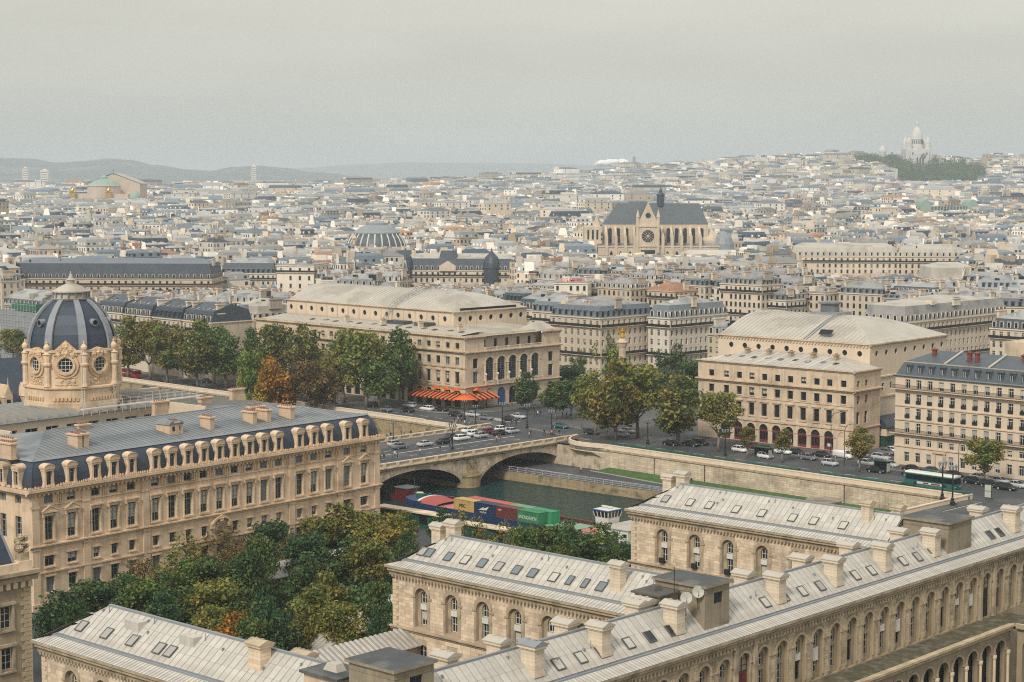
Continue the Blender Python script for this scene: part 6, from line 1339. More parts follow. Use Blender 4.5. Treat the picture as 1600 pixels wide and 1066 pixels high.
# ================================================================ column in the square
cl = thing('victory_column', 'slim stone column topped by a gilded winged figure in the square', 'column', (*P(972, 608, 3.2), 0), 0)
b = MB(); b.box(-2.2, 2.2, -2.2, 2.2, 0, 3.0); b.lathe(0, 0, [(1.5, 3), (1.35, 3.6), (1.1, 4), (1.0, 11), (1.05, 15.2)], 14); b.build('shaft', [M['theatre_stone']], cl)
b = MB()
for z in (5.6, 7.8, 10, 12.2): b.lathe(0, 0, [(1.2, z), (1.25, z + .2), (1.2, z + .4)], 14)
b.build('bronze_rings', [M['hosp_trim']], cl)
b = MB(); b.lathe(0, 0, [(1.05, 15.2), (1.6, 16.6), (1.8, 16.8), (1.8, 17.2), (1.2, 17.3), (.9, 18)], 12); b.build('capital', [M['theatre_stone']], cl)
b = MB(); b.lathe(0, 0, [(.55, 18), (.7, 18.4), (.45, 19.6), (.55, 20.2), (.22, 20.55), (.28, 20.8), (.1, 21.1)], 10)
for s in (-1, 1):
    b.exty([(s * .3, 20.2), (s * 1.5, 21.6), (s * 1.4, 19.6), (s * .4, 19.2)], .1, .25); b.tube((s * .4, 0, 20.1), (s * 1.0, -.3, 21.2), .12, .08); b.lathe(s * 1.0, -.3, [(.3, 21.2), (.3, 21.3)], 8)
b.build('gilded_figure', [M['gold']], cl)
# ================================================================ trees
def leaf_cloud(n, blobs, size, seed):
    """leaf clumps (small bent quads) over the shells of several blobs: arrays of verts and faces"""
    g = np.random.default_rng(seed); tot = sum(b_[3] ** 2 for b_ in blobs); V = []; 
    for (x, y, z, rad, sq) in blobs:
        k = max(8, int(n * rad ** 2 / tot)); d = g.normal(size=(k, 3)); d /= np.linalg.norm(d, axis=1)[:, None]
        rr = rad * (1 - .5 * g.random(k) ** 2.2) * (1 + .16 * g.normal(size=k)); c = np.array([x, y, z]) + d * rr[:, None] * np.array([1, 1, sq])
        nrm = d + .65 * g.normal(size=(k, 3)); nrm /= np.linalg.norm(nrm, axis=1)[:, None]
        t = np.cross(nrm, g.normal(size=(k, 3))); t /= np.linalg.norm(t, axis=1)[:, None]; q = np.cross(nrm, t); s = size * (.6 + .8 * g.random(k))[:, None]
        V.append(np.stack([c - t * s - q * s * .55, c + t * s * .25 - q * s * .7 + nrm * s * .15, c + t * s + q * s * .5, c - t * s * .2 + q * s * .75 + nrm * s * .2], 1).reshape(-1, 3))
    V = np.concatenate(V); F = np.arange(len(V)).reshape(-1, 4); return V, F
def np_mesh(name, V, F, mats, mi=None, smooth=False):
    me = bpy.data.meshes.new(name); me.vertices.add(len(V)); me.vertices.foreach_set('co', np.ascontiguousarray(V, dtype=np.float32).ravel())
    k = F.shape[1]; me.loops.add(F.size); me.loops.foreach_set('vertex_index', np.ascontiguousarray(F, dtype=np.int32).ravel()); me.polygons.add(len(F))
    me.polygons.foreach_set('loop_start', np.arange(0, F.size, k, dtype=np.int32))
    for m in mats: me.materials.append(m)
    if mi is not None: me.polygons.foreach_set('material_index', np.ascontiguousarray(mi, dtype=np.int32))
    me.update(calc_edges=True); me.validate(); me.shade_flat(); return me
def crown_blobs(shape, seed):
    """blobs in a unit crown: height 1, half width .5, base at z 0"""
    r = random.Random(seed); out = []
    n = {'round': 22, 'tall': 24, 'wide': 26, 'cone': 22, 'box': 24}[shape]
    for i in range(n):
        z = r.random()
        if shape == 'cone': R_ = .46 * (1 - z) + .05
        elif shape == 'tall': R_ = .42 * math.sin(math.pi * (.12 + .8 * z)) ** .6
        elif shape == 'box': R_ = .45
        else: R_ = .46 * math.sin(math.pi * (.1 + .82 * z)) ** .55
        a = r.random() * 6.283; rr = R_ * math.sqrt(r.random()) * .8; s = r.uniform(.10, .19)
        out.append((rr * math.cos(a), rr * math.sin(a), .1 + .8 * z, s, .8))
    out.append((0, 0, .5, .2, 1.3)); return out
CROWNS = {}
for sh in ('round', 'tall', 'wide', 'cone', 'box'):
    for v in range(3 if sh in ('round', 'tall') else 2):
        Vt, Ft = leaf_cloud(3400, crown_blobs(sh, v * 5 + 2), .026, v + 11); CROWNS[sh, v] = np_mesh('crown', Vt, Ft, [M['leaf_green']])
for v in range(2):
    Vt, Ft = leaf_cloud(900, crown_blobs('round', v + 60), .024, v + 71); CROWNS['sparse', v] = np_mesh('crown', Vt, Ft, [M['leaf_green']])
TRUNKS = []
for v in range(4):
    r = random.Random(v + 3); b = MB(); p0 = Vector((0, 0, -.03))
    p1 = Vector((r.uniform(-.03, .03), r.uniform(-.03, .03), .34)); b.tube(p0, p1, .030, .021, 7)
    for k in range(6):
        a = k * 1.05 + r.random(); e = p1 + Vector((math.cos(a) * r.uniform(.12, .24), math.sin(a) * r.uniform(.12, .24), r.uniform(.2, .42))); mid = p1.lerp(e, .5) + Vector((0, 0, -.02)); b.tube(p1, mid, .015, .010, 5); b.tube(mid, e, .010, .004, 5)
        for j in range(2):
            a2 = a + r.uniform(-.9, .9); f_ = mid + Vector((math.cos(a2) * .14, math.sin(a2) * .14, r.uniform(.08, .22))); b.tube(mid, f_, .007, .003, 4)
    TRUNKS.append(b.mesh('trunk', [M['bark']], smooth=True))
_tn = [0]
def tree(x, y, H, W, shape, leaf, label, group, z=0.0, bare=.26, name=None, cat='tree'):
    """tree of height H and crown width W; bare = share of the height below the crown"""
    i = _tn[0]; _tn[0] += 1; r = random.Random(i * 13 + 5)
    o = thing(name or 'tree', label, cat, (x, y, z), r.random() * 6.28, group)
    ob('trunk', TRUNKS[i % 4], o, scale=(H * .9, H * .9, H * (.75 if bare > .15 else .6)))
    hh = H * (1 - bare); k = [q for q in CROWNS if q[0] == shape]; c = ob('crown', CROWNS[k[i % len(k)]], o, (0, 0, H * bare), r.random() * 6.28, scale=(W, W, hh), mat=M[leaf])
    if shape == 'wide': c.scale = (W, W, hh)
    return o
LEAFW = dict(leaf_green='green', leaf_dark='dark green', leaf_bright='bright green', leaf_olive='olive', leaf_yellow='yellow', leaf_orange='orange', leaf_brown='brown', leaf_rust='rusty green', leaf_fir='deep green')
LQ = []
def later(o, base): LQ.append((o, base)); return o
# --- street trees: base pixel (on the ground), top pixel, crown width in pixels
def street_tree(px, pyb, pyt, wpx, leaf, where, shape='round', bare=.26, z=0.0, kind='plane tree'):
    X, Y = P(px, pyb, z); H = (pyb - pyt) / FPX * Y * 1.06; W = wpx / FPX * Y * 1.3; bare *= .85
    later(tree(X, Y, H, W, shape, leaf, '', 'trees of the right bank', z, bare, name=kind.replace(' ', '_')), '%s %s %s' % (LEAFW[leaf], kind, where))
G1 = 'in the quay row just right of the dome'; G2 = 'in the middle of the left quay row'; G3 = 'before the loggia theatre'
for a in ((20, 566, 516, 42, 'leaf_olive', 'left of the dome behind the slate roof'), (46, 568, 522, 40, 'leaf_olive', 'close beside the dome on its left'),
          (200, 592, 498, 66, 'leaf_rust', G1), (236, 594, 504, 60, 'leaf_rust', G1), (262, 601, 506, 70, 'leaf_olive', G1), (310, 609, 503, 74, 'leaf_olive', G2), (335, 600, 512, 60, 'leaf_green', G2), (354, 607, 520, 72, 'leaf_green', G2),
          (396, 606, 516, 50, 'leaf_green', G2), (432, 612, 510, 60, 'leaf_olive', G2), (482, 618, 510, 72, 'leaf_olive', 'behind the orange tree'), (538, 630, 519, 74, 'leaf_olive', G3), (572, 638, 522, 76, 'leaf_olive', G3), (594, 639, 545, 78, 'leaf_green', G3), (627, 633, 519, 72, 'leaf_green', G3)):
    street_tree(*a[:5], a[5], 'tall')
street_tree(390, 640, 551, 42, 'leaf_bright', 'at the quay edge left of the orange tree', 'tall', .1)
street_tree(434, 644, 558, 70, 'leaf_orange', 'at the quay edge, the most orange of the row', 'round', .08, kind='autumn tree')
street_tree(408, 646, 590, 30, 'leaf_yellow', 'low beside the orange tree', 'round', .08, kind='autumn tree')
street_tree(478, 644, 566, 60, 'leaf_brown', 'at the quay edge right of the orange tree', 'round', .08, kind='autumn tree'); street_tree(505, 642, 572, 50, 'leaf_brown', 'between the orange tree and the courthouse chimneys', 'round', .1, kind='autumn tree')
SQ = 'in the square'
for a in ((820, 640, 584, 48, 'leaf_dark', 'beside the awning under the loggia', 'round', .2), (850, 608, 575, 44, 'leaf_fir', 'clipped at the back of the square', 'box', .2), (886, 610, 572, 62, 'leaf_fir', 'clipped block behind the square', 'box', .2), (868, 657, 599, 52, 'leaf_green', 'at the left tip of the square', 'round', .35), (892, 655, 596, 54, 'leaf_green', 'second from the left tip of the square', 'round', .35), (918, 650, 590, 50, 'leaf_green', 'third from the left tip of the square', 'round', .3),
          (945, 592, 524, 50, 'leaf_bright', 'in front of the corner house', 'tall', .1), (918, 590, 542, 38, 'leaf_green', 'left of the bright tree before the corner house', 'tall', .1), (897, 588, 548, 34, 'leaf_green', 'second left of the bright tree', 'tall', .1),
          (962, 688, 566, 96, 'leaf_rust', 'largest in front of the column', 'round', .2), (997, 684, 574, 92, 'leaf_olive', 'large at the right of the square', 'round', .2), (930, 680, 582, 66, 'leaf_olive', 'large at the left flank of the biggest tree', 'round', .22), (1058, 697, 590, 92, 'leaf_olive', 'on the quay right of the square', 'round', .25), (1121, 706, 617, 68, 'leaf_olive', 'before the quay theatre arches', 'round', .3),
          (1048, 590, 538, 46, 'leaf_dark', 'by the avenue right of the corner house', 'round', .2), (1086, 575, 534, 36, 'leaf_fir', 'far up the avenue', 'round', .2), (1078, 640, 565, 52, 'leaf_dark', 'left of the quay theatre', 'round', .2), (1032, 625, 575, 40, 'leaf_dark', 'across the avenue behind the big trees', 'round', .2), (1010, 605, 570, 44, 'leaf_olive', 'behind the big rusty tree', 'round', .2),
          (1167, 716, 668, 24, 'leaf_rust', 'slim on the quay pavement', 'round', .45), (1222, 723, 670, 28, 'leaf_rust', 'slim in front of the red shopfronts', 'round', .45), (1342, 737, 670, 46, 'leaf_rust', 'by the gap between theatre and apartment block', 'round', .4), (1538, 758, 688, 62, 'leaf_olive', 'in front of the apartment block', 'round', .3),
          (1500, 575, 500, 62, 'leaf_dark', 'behind the quay theatre at right', 'round', .1), (1475, 575, 520, 44, 'leaf_dark', 'low beside the one behind the quay theatre', 'round', .1), (1526, 572, 515, 46, 'leaf_fir', 'rightmost of the group behind the apartment block', 'round', .1), (676, 384, 373, 28, 'leaf_bright', 'beside the glass domed hall', 'round', .1)):
    street_tree(*a[:5], a[5], a[6], a[7], kind='street tree' if a[0] != 676 else 'courtyard tree')
# --- garden and flower market trees: crown centre pixel, crown radius in pixels (height from the ground they stand on)
def garden_tree(px, py, rp, leaf, where, shape='round', H=None, kind='garden tree'):
    H = H or 9.0; X, Y = P(px, py, H * .58); W = 2 * rp / FPX * Y
    later(tree(X, Y, H, W * 1.1, shape, leaf, '', 'trees of the flower market', 0, .12, name=kind.replace(' ', '_')), '%s %s %s' % (LEAFW[leaf], kind, where))
FM = 'below the courthouse facade'; FB = 'behind the middle hospital roof'; FL = 'beside the lower left hospital roof'
for a in ((95, 962, 48, 'leaf_fir', FL), (140, 945, 50, 'leaf_dark', FL), (185, 935, 46, 'leaf_dark', FL), (118, 985, 40, 'leaf_dark', FL), (225, 945, 48, 'leaf_green', FM), (262, 925, 46, 'leaf_green', FM), (222, 905, 40, 'leaf_brown', FM, 'sparse'), (300, 872, 48, 'leaf_olive', FM, 'sparse'), (338, 852, 44, 'leaf_brown', FM, 'sparse'), (270, 890, 42, 'leaf_olive', FM, 'sparse'),
          (305, 905, 46, 'leaf_green', FM), (345, 900, 46, 'leaf_dark', FM), (372, 868, 36, 'leaf_brown', FM, 'sparse'), (425, 846, 42, 'leaf_fir', FM), (458, 862, 30, 'leaf_brown', FM, 'sparse'), (392, 905, 44, 'leaf_dark', FM, 'cone'), (340, 945, 50, 'leaf_olive', FM), (290, 950, 46, 'leaf_green', FM), (250, 962, 42, 'leaf_fir', FM), (405, 880, 36, 'leaf_green', FM, 'tall'),
          (420, 970, 36, 'leaf_fir', FL, 'tall'), (365, 1000, 46, 'leaf_orange', 'lowest beside the hospital chimney'), (395, 1010, 36, 'leaf_green', FL), (438, 1000, 40, 'leaf_fir', FL, 'tall'), (500, 960, 62, 'leaf_olive', 'large before the market pavilion'), (530, 985, 46, 'leaf_olive', 'low before the market pavilion'), (470, 985, 40, 'leaf_olive', 'beside the market pavilion'), (505, 925, 42, 'leaf_rust', 'above the market pavilion'),
          (480, 870, 44, 'leaf_fir', FB), (500, 895, 44, 'leaf_dark', FB), (535, 822, 60, 'leaf_olive', 'at the courthouse corner by the river'), (498, 838, 36, 'leaf_olive', 'low at the courthouse corner'), (570, 830, 46, 'leaf_olive', 'at the courthouse corner by the river'), (548, 872, 48, 'leaf_dark', FB), (578, 880, 44, 'leaf_olive', FB), (605, 835, 42, 'leaf_rust', 'by the flower stalls'), (628, 828, 30, 'leaf_rust', 'by the flower stalls'), (590, 955, 30, 'leaf_green', FB, 'tall'), (600, 985, 26, 'leaf_fir', FB),
          (640, 860, 26, 'leaf_dark', FB), (855, 850, 44, 'leaf_green', 'between the middle and right hospital wings'), (900, 846, 48, 'leaf_dark', 'between the middle and right hospital wings'), (940, 850, 44, 'leaf_green', 'between the middle and right hospital wings'), (820, 858, 30, 'leaf_green', 'left in the gap between the hospital wings'), (968, 868, 30, 'leaf_dark', 'against the right hospital wing'), (880, 872, 36, 'leaf_green', 'low in the gap between the hospital wings'),
          (715, 828, 26, 'leaf_rust', 'behind the ridge of the middle hospital roof', 'sparse'), (750, 838, 26, 'leaf_rust', 'behind the ridge of the middle hospital roof', 'sparse'), (690, 822, 24, 'leaf_dark', 'behind the hospital chimneys'), (790, 850, 26, 'leaf_rust', 'right of the green kiosk', 'sparse'), (380, 955, 44, 'leaf_green', FM), (325, 985, 40, 'leaf_olive', FL)):
    garden_tree(a[0], a[1], a[2], a[3], a[4], a[5] if len(a) > 5 else 'round', H=10.5 if (len(a) > 5 and a[5] in ('tall', 'cone')) else random.uniform(7.5, 9.5))
# shrubs filling the market garden floor
b = MB(); g_ = np.random.default_rng(5); bl = []
for i in range(190):
    px, py = g_.uniform(70, 620), g_.uniform(850, 1010)
    X, Y = P(px, py, 1.0)
    lx, ly = TR.l(X, Y); ax_, ay_ = WG.l(X, Y)
    if ly > -2.5 or (ax_ > -2 and ay_ > -2): continue
    bl.append((X, Y, 1.0 + g_.random() * 1.2, 1.5 + g_.random() * 1.2, .8))
Vt, Ft = leaf_cloud(22000, bl, .32, 3); me = np_mesh('shrubbery', Vt, Ft, [M['leaf_dark']]); o = ob('shrubbery', me, kind='stuff'); tag(o, 'dark low shrubbery filling the garden between courthouse and hospital', 'shrubbery')
# market pavilions and kiosks
def pavilion(label, px, py, z, L_, d, A, roofm='zinc', wallm='pub_green', hw=3.0):
    F = Frame(P(px, py, z), A); o = thing('market_pavilion', label, 'market pavilion', (*F.O, 0), F.rz, 'flower market pavilions')
    b = MB(); b.box(.3, L_ - .3, .4, d - .4, 0, hw - .1); b.build('stall_wall', [M['glass_black']], o)
    for i in range(int(L_ / 3) + 1):
        b = MB(); x = min(i * 3, L_ - .15); b.box(x, x + .15, .1, .25, 0, hw); b.build('post', [M[wallm]], o)
    b = MB(); b.ext([(-.6, hw), (d / 2, hw + 1.5), (d + .6, hw), (d + .6, hw - .15), (-.6, hw - .15)], -.5, L_ + .5); b.build('roof', [M[roofm]], o)
    b = MB()
    for i in range(int(L_ / .8)):
        x = i * .8; b.add([(x, -.55, hw + .05), (x + .07, -.55, hw + .05), (x + .07, d / 2, hw + 1.55), (x, d / 2, hw + 1.55)], [(0, 1, 2, 3)])
    b.build('roof_seams', [M['zinc_seam']], o, kind='stuff')
pavilion('long grey market roof seen through the garden trees', 400, 905, 3.4, 26, 7, 42, 'zinc'); pavilion('striped grey market roof half hidden by the olive tree', 380, 985, 3.2, 16, 6, 132, 'zinc'); pavilion('pale market roof left of the hospital corner', 560, 985, 3.2, 16, 7, 42, 'zinc_white'); pavilion('pale market roof by the hospital corner quoins', 575, 945, 3.2, 14, 6, 132, 'zinc_white')
gl = Frame(P(505, 1046, 9), 42.5)
o = thing('glazed_gallery', 'striped corrugated gallery roof leading to the hospital corner', 'gallery', (*gl.O, 0), gl.rz)
b = MB(); b.box(0, 34, .3, 5.5, 0, 9); b.build('wall', [M['hosp_wall']], o); b = MB(); b.ext([(-.3, 8.8), (2.9, 10.4), (6.1, 8.8)], 0, 34); b.build('roof', [M['zinc_seam']], o)
b = MB()
for i in range(42): x = .2 + i * .8; b.ext([(-.3, 8.83), (2.9, 10.45), (2.9, 10.5), (-.3, 8.9)], x, x + .4)
b.build('roof_strips', [M['zinc']], o, kind='stuff')
def kiosk_row(label, px0, px1, py, z, wm):
    (xa, ya), (xb, yb) = P(px0, py[0], z), P(px1, py[1], z); A = math.degrees(math.atan2(xb - xa, yb - ya)); L_ = math.hypot(xb - xa, yb - ya); F = Frame((xa, ya), A)
    o = thing('flower_stall', label, 'flower stall', (*F.O, 0), F.rz, 'flower stalls on the island quay'); b = MB(); b.box(.2, L_ - .2, .3, 2.0, 0, z - .25); b.build('stall_wall', [M[wm]], o); b = MB(); b.box(-.4, L_ + .4, -.3, 2.2, z - .25, z + .02, 0); b.build('flat_roof', [M['hosp_stone']], o)
    for i in range(int(L_ / 2.5)): b = MB(); b.box(i * 2.5 + .5, i * 2.5 + 2.3, .22, .3, .8, z - .7); b.build('shutter', [M['pub_green'] if i % 2 else M['glass_black']], o)
kiosk_row('flat pale roofed stall beside the courthouse corner', 590, 690, (790, 806), 3.0, 'pub_green'); kiosk_row('flat pale roofed stall with green end, behind the hospital chimneys', 702, 798, (814, 829), 3.0, 'pub_green')
# ================================================================ vehicles
def loft(b, st, m=0):
    """closed body from stations (x, zlow, zhigh, half width, tumblehome)"""
    rings = []
    for x, z0, z1, hw, th in st: rings.append([(x, -hw * .94, z0), (x, -hw, z0 + (z1 - z0) * .35), (x, -hw, z0 + (z1 - z0) * .7), (x, -hw * th, z1), (x, hw * th, z1), (x, hw, z0 + (z1 - z0) * .7), (x, hw, z0 + (z1 - z0) * .35), (x, hw * .94, z0)])
    n = 8; vs_ = [p_ for r in rings for p_ in r]; fs = [(k * n + i, k * n + (i + 1) % n, (k + 1) * n + (i + 1) % n, (k + 1) * n + i) for k in range(len(rings) - 1) for i in range(n)]
    fs += [tuple(range(n - 1, -1, -1)), tuple(range((len(rings) - 1) * n, len(rings) * n))]; b.add(vs_, fs, m)
CARS = {}
def car_protos(k, L_, W, st, cab, wr, wx):
    b = MB(); loft(b, st); body = b.mesh('body', [M['p_silver']], smooth=True)
    g = MB(); (xa0, xa1, za), (xb0, xb1, zb_), hw = cab; ht = hw * .80; t = .035
    g.frus(xa0, xa1, -hw, hw, za, xb0, xb1, -ht, ht, zb_); glass = g.mesh('windows', [M['glass_black']])
    rf = MB(); rf.frus(xb0 - .06, xb1 + .06, -ht - .02, ht + .02, zb_ - .005, xb0 + .06, xb1 - .06, -ht + .1, ht - .1, zb_ + .05)
    for s in (-1, 1):
        for f_ in (0, .46, 1):
            x0, x1 = xa0 + (xa1 - xa0) * f_, xb0 + (xb1 - xb0) * f_; rf.add([(x0 - .05, s * (hw + .005), za), (x0 + .05, s * (hw + .005), za), (x1 + .05, s * (ht + .008), zb_), (x1 - .05, s * (ht + .008), zb_), (x0 - .05, s * (hw - .06), za), (x0 + .05, s * (hw - .06), za), (x1 + .05, s * (ht - .06), zb_), (x1 - .05, s * (ht - .06), zb_)], [(0, 1, 2, 3), (0, 4, 7, 3), (1, 5, 6, 2)])
    roof = rf.mesh('roof', [M['p_silver']])
    w = MB(); n = 12
    for rr, y0, y1, m in ((wr, 0, .2, 0), (wr * .62, -.012, 0.0, 1)):
        w.add([(rr * math.cos(2 * math.pi * i / n), y, rr * math.sin(2 * math.pi * i / n)) for y in (y0, y1) for i in range(n)], [(i, (i + 1) % n, n + (i + 1) % n, n + i) for i in range(n)] + [tuple(range(n - 1, -1, -1)), tuple(range(n, 2 * n))], m)
    wheel = w.mesh('wheel', [M['rubber'], M['p_silver']])
    hl_ = MB(); hl_.box(-.04, .05, -.2, .2, -.08, .08); head = hl_.mesh('headlight', [M['lamp_glass']]); tail = hl_.mesh('tail_light', [M['tail_red']])
    CARS[k] = (L_, W, body, glass, roof, wheel, head, tail, wr, wx, st)
car_protos('saloon', 4.5, 1.76, [(-2.25, .38, .72, .78, .8), (-2.1, .25, .95, .86, .84), (-1.2, .2, 1.0, .88, .86), (.7, .2, .98, .88, .86), (1.6, .22, .86, .87, .84), (2.1, .25, .74, .84, .8), (2.25, .36, .6, .72, .8)], ((-1.55, 1.15, .95), (-.85, .35, 1.44), .76), .32, 1.38)
car_protos('hatchback', 3.9, 1.7, [(-1.95, .38, .8, .76, .84), (-1.85, .25, 1.02, .84, .86), (-1.0, .2, 1.04, .86, .86), (.7, .2, 1.0, .86, .86), (1.4, .22, .88, .85, .84), (1.85, .25, .74, .8, .8), (1.95, .36, .6, .7, .8)], ((-1.8, 1.1, 1.0), (-1.35, .25, 1.5), .75), .31, 1.22)
car_protos('estate car', 4.6, 1.78, [(-2.3, .38, .85, .8, .86), (-2.2, .25, 1.02, .87, .88), (-1.0, .2, 1.04, .89, .88), (.8, .2, 1.0, .89, .88), (1.7, .22, .88, .88, .85), (2.15, .25, .76, .84, .8), (2.3, .36, .62, .72, .8)], ((-2.15, 1.2, 1.0), (-1.8, .35, 1.5), .78), .33, 1.4)
car_protos('van', 4.9, 1.95, [(-2.45, .38, 1.6, .92, .94), (-2.4, .25, 1.88, .96, .94), (.6, .22, 1.9, .96, .94), (1.25, .22, 1.3, .95, .92), (2.1, .25, 1.05, .9, .86), (2.45, .36, .75, .8, .84)], ((.35, 1.45, 1.25), (.2, .85, 1.86), .93), .34, 1.55)
car_protos('taxi', 4.5, 1.76, [(-2.25, .38, .72, .78, .8), (-2.1, .25, .95, .86, .84), (-1.2, .2, 1.0, .88, .86), (.7, .2, .98, .88, .86), (1.6, .22, .86, .87, .84), (2.1, .25, .74, .84, .8), (2.25, .36, .6, .72, .8)], ((-1.55, 1.15, .95), (-.85, .35, 1.44), .76), .32, 1.38)
PN = dict(p_white='white', p_silver='silver', p_grey='grey', p_black='black', p_navy='navy', p_teal='teal', p_red='red', p_maroon='maroon', p_beige='beige', p_green='green')
def car(kind, paint_, x, y, rz, z, where):
    L_, W, body, glass, roof, wheel, head, tail, wr, wx, st = CARS[kind]
    o = thing('van' if kind == 'van' else 'car', '', 'van' if kind == 'van' else 'car', (x, y, z), rz, 'vans on the streets' if kind == 'van' else 'cars on the streets'); later(o, '%s %s %s' % (PN[paint_], kind, where))
    ob('body', body, o, mat=M[paint_]); ob('windows', glass, o); ob('roof', roof, o, mat=M[paint_])
    for sx in (-wx, wx):
        ob('wheel', wheel, o, (sx, -W / 2 + .02, wr)); ob('wheel', wheel, o, (sx, W / 2 - .02, wr), math.pi)
    for s in (-.58, .58): ob('headlight', head, o, (L_ / 2 - .12, s, .62)); ob('tail_light', tail, o, (-L_ / 2 + .08, s, .74))
    return o
AB = BR.rz; AQ = R.rz
def cars(lst, where, rz, z=.0):
    for px, py, k, p_ in lst: X, Y = P(px, py, z + .5); car(dict(s='saloon', h='hatchback', e='estate car', v='van')[k], 'p_' + p_, X, Y, rz + random.uniform(-.03, .03), z, where)
cars([(617, 694, 'h', 'silver'), (625, 698, 's', 'grey'), (664, 694, 's', 'silver'), (694, 690, 's', 'black'), (706, 683, 's', 'navy'), (722, 685, 'e', 'white'), (741, 678, 'h', 'white'), (752, 681, 'h', 'silver'), (764, 675, 'h', 'maroon'), (781, 677, 's', 'black'), (784, 671, 'h', 'white'), (801, 674, 'h', 'silver'), (733, 673, 's', 'white')], 'queueing on the stone bridge', AB)
cars([(759, 653, 's', 'grey'), (797, 655, 's', 'black'), (810, 651, 's', 'silver'), (738, 648, 's', 'silver'), (876, 666, 's', 'teal'), (925, 676, 'h', 'black'), (712, 648, 'h', 'black')], 'crossing the square in front of the bridge', AQ + .2)
cars([(640, 634, 'e', 'silver'), (637, 641, 's', 'black'), (667, 639, 'e', 'white'), (690, 640, 's', 'black'), (585, 627, 'v', 'white'), (582, 633, 's', 'black'), (604, 640, 's', 'grey')], 'waiting under the trees before the loggia theatre', AQ + math.pi)
cars([(274, 585, 's', 'white'), (338, 590, 'h', 'white'), (246, 596, 's', 'black'), (300, 604, 's', 'black'), (380, 606, 'h', 'grey'), (430, 626, 's', 'black'), (470, 628, 'h', 'black'), (520, 634, 's', 'grey'), (322, 596, 's', 'black'), (402, 615, 's', 'navy')], 'under the left quay trees', AQ + math.pi)
cars([(972, 679, 'h', 'silver'), (980, 674, 's', 'silver'), (1049, 693, 's', 'black'), (1080, 694, 's', 'black'), (1094, 692, 'e', 'black'), (1156, 703, 'h', 'white'), (1176, 698, 's', 'maroon'), (1197, 703, 'h', 'black'), (1224, 706, 's', 'white'), (1196, 713, 'h', 'white'), (1263, 715, 's', 'grey'), (1297, 724, 'h', 'silver'), (1244, 707, 's', 'black'), (1284, 711, 's', 'black')], 'on the quay road above the tall wall', AQ)
cars([(1318, 713, 'v', 'white'), (1354, 724, 'h', 'white'), (1390, 726, 's', 'silver'), (1377, 715, 'e', 'silver'), (1385, 707, 's', 'grey'), (1344, 711, 'h', 'silver'), (1395, 704, 's', 'white')], 'parked by the gap beside the quay theatre', AQ)
cars([(1425, 733, 's', 'black'), (1456, 736, 's', 'teal'), (1490, 742, 's', 'black'), (1530, 746, 's', 'silver'), (1562, 752, 's', 'silver'), (1588, 758, 's', 'silver'), (1520, 752, 'h', 'black'), (1545, 757, 'h', 'black'), (1572, 762, 'e', 'black'), (1370, 735, 's', 'black'), (1425, 741, 's', 'black')], 'by the apartment block', AQ)
# bus
bx_, by_ = P(1457, 752, 1.2); bus = thing('city_bus', 'long city bus with pale roof and green flanks on the right quay', 'bus', (bx_, by_, 0), AQ)
dm('bus_green', (.02, .12, .10), .4, var=.05); dm('bus_white', (.64, .63, .56), .45, var=.08)
b = MB(); L2 = 6.0; b.box(-L2, L2, -1.25, 1.25, .35, 1.25); b.build('lower_body', [M['bus_green']], bus)
b = MB(); b.box(-L2 + .02, L2 - .02, -1.22, 1.22, 1.25, 2.45); b.build('windows', [M['glass_black']], bus)
b = MB(); b.ext([(-1.25, 2.45), (1.25, 2.45), (1.25, 2.75), (1.0, 2.95), (-1.0, 2.95), (-1.25, 2.75)], -L2, L2); b.build('roof', [M['bus_white']], bus)
b = MB(); b.box(-L2 - .01, L2 + .01, -1.27, 1.27, 2.38, 2.62); b.box(-L2 - .012, -L2 + .35, -1.272, 1.272, .4, 2.6)
b.build('green_band', [M['bus_green']], bus)
b = MB(); b.box(-3, 3.2, -1.262, -1.255, .55, 1.0, 0); b.box(-1.5, -.2, -1.268, -1.262, .62, .92, 1); b.box(.4, 2.6, -1.268, -1.262, .62, .92, 1); b.build('advert_strip', [M['roadline'], M['shop_red']], bus)
for sx in (-3.4, 3.6):
    for sy in (-1.26, 1.06): b = MB(); b.disc((sx, sy, .48), .48, 14, t=.2); b.build('wheel', [M['rubber']], bus)
for sy in (-.95, .95): b = MB(); b.box(L2, L2 + .03, sy - .15, sy + .15, .6, .8); b.build('headlight', [M['lamp_glass']], bus)
# fire lorry under the left trees
fx, fy = P(206, 586, 1); fl_ = thing('fire_engine', 'red fire engine with white cab roof under the quay trees beside the dome', 'fire engine', (fx, fy, 0), AQ)
b = MB(); b.box(-3.8, 1.4, -1.2, 1.2, .5, 2.9, 0); b.box(-3.7, 1.3, -1.22, 1.22, 1.5, 1.75, 1); b.build('body', [M['p_red'], M['p_white']], fl_); b = MB(); b.frus(1.5, 3.8, -1.2, 1.2, .5, 1.5, 3.5, -1.15, 1.15, 2.7); b.build('cab', [M['p_red']], fl_); b = MB(); b.box(1.5, 3.4, -1.1, 1.1, 2.7, 2.85); b.build('cab_roof', [M['p_white']], fl_); b = MB(); b.box(2.2, 3.66, -1.21, 1.21, 1.6, 2.4); b.build('windows', [M['glass']], fl_)
for sx in (-2.4, 2.4):
    for sy in (-1.25, 1.0): b = MB(); b.disc((sx, sy, .5), .5, 12, t=.25); b.build('wheel', [M['rubber']], fl_)
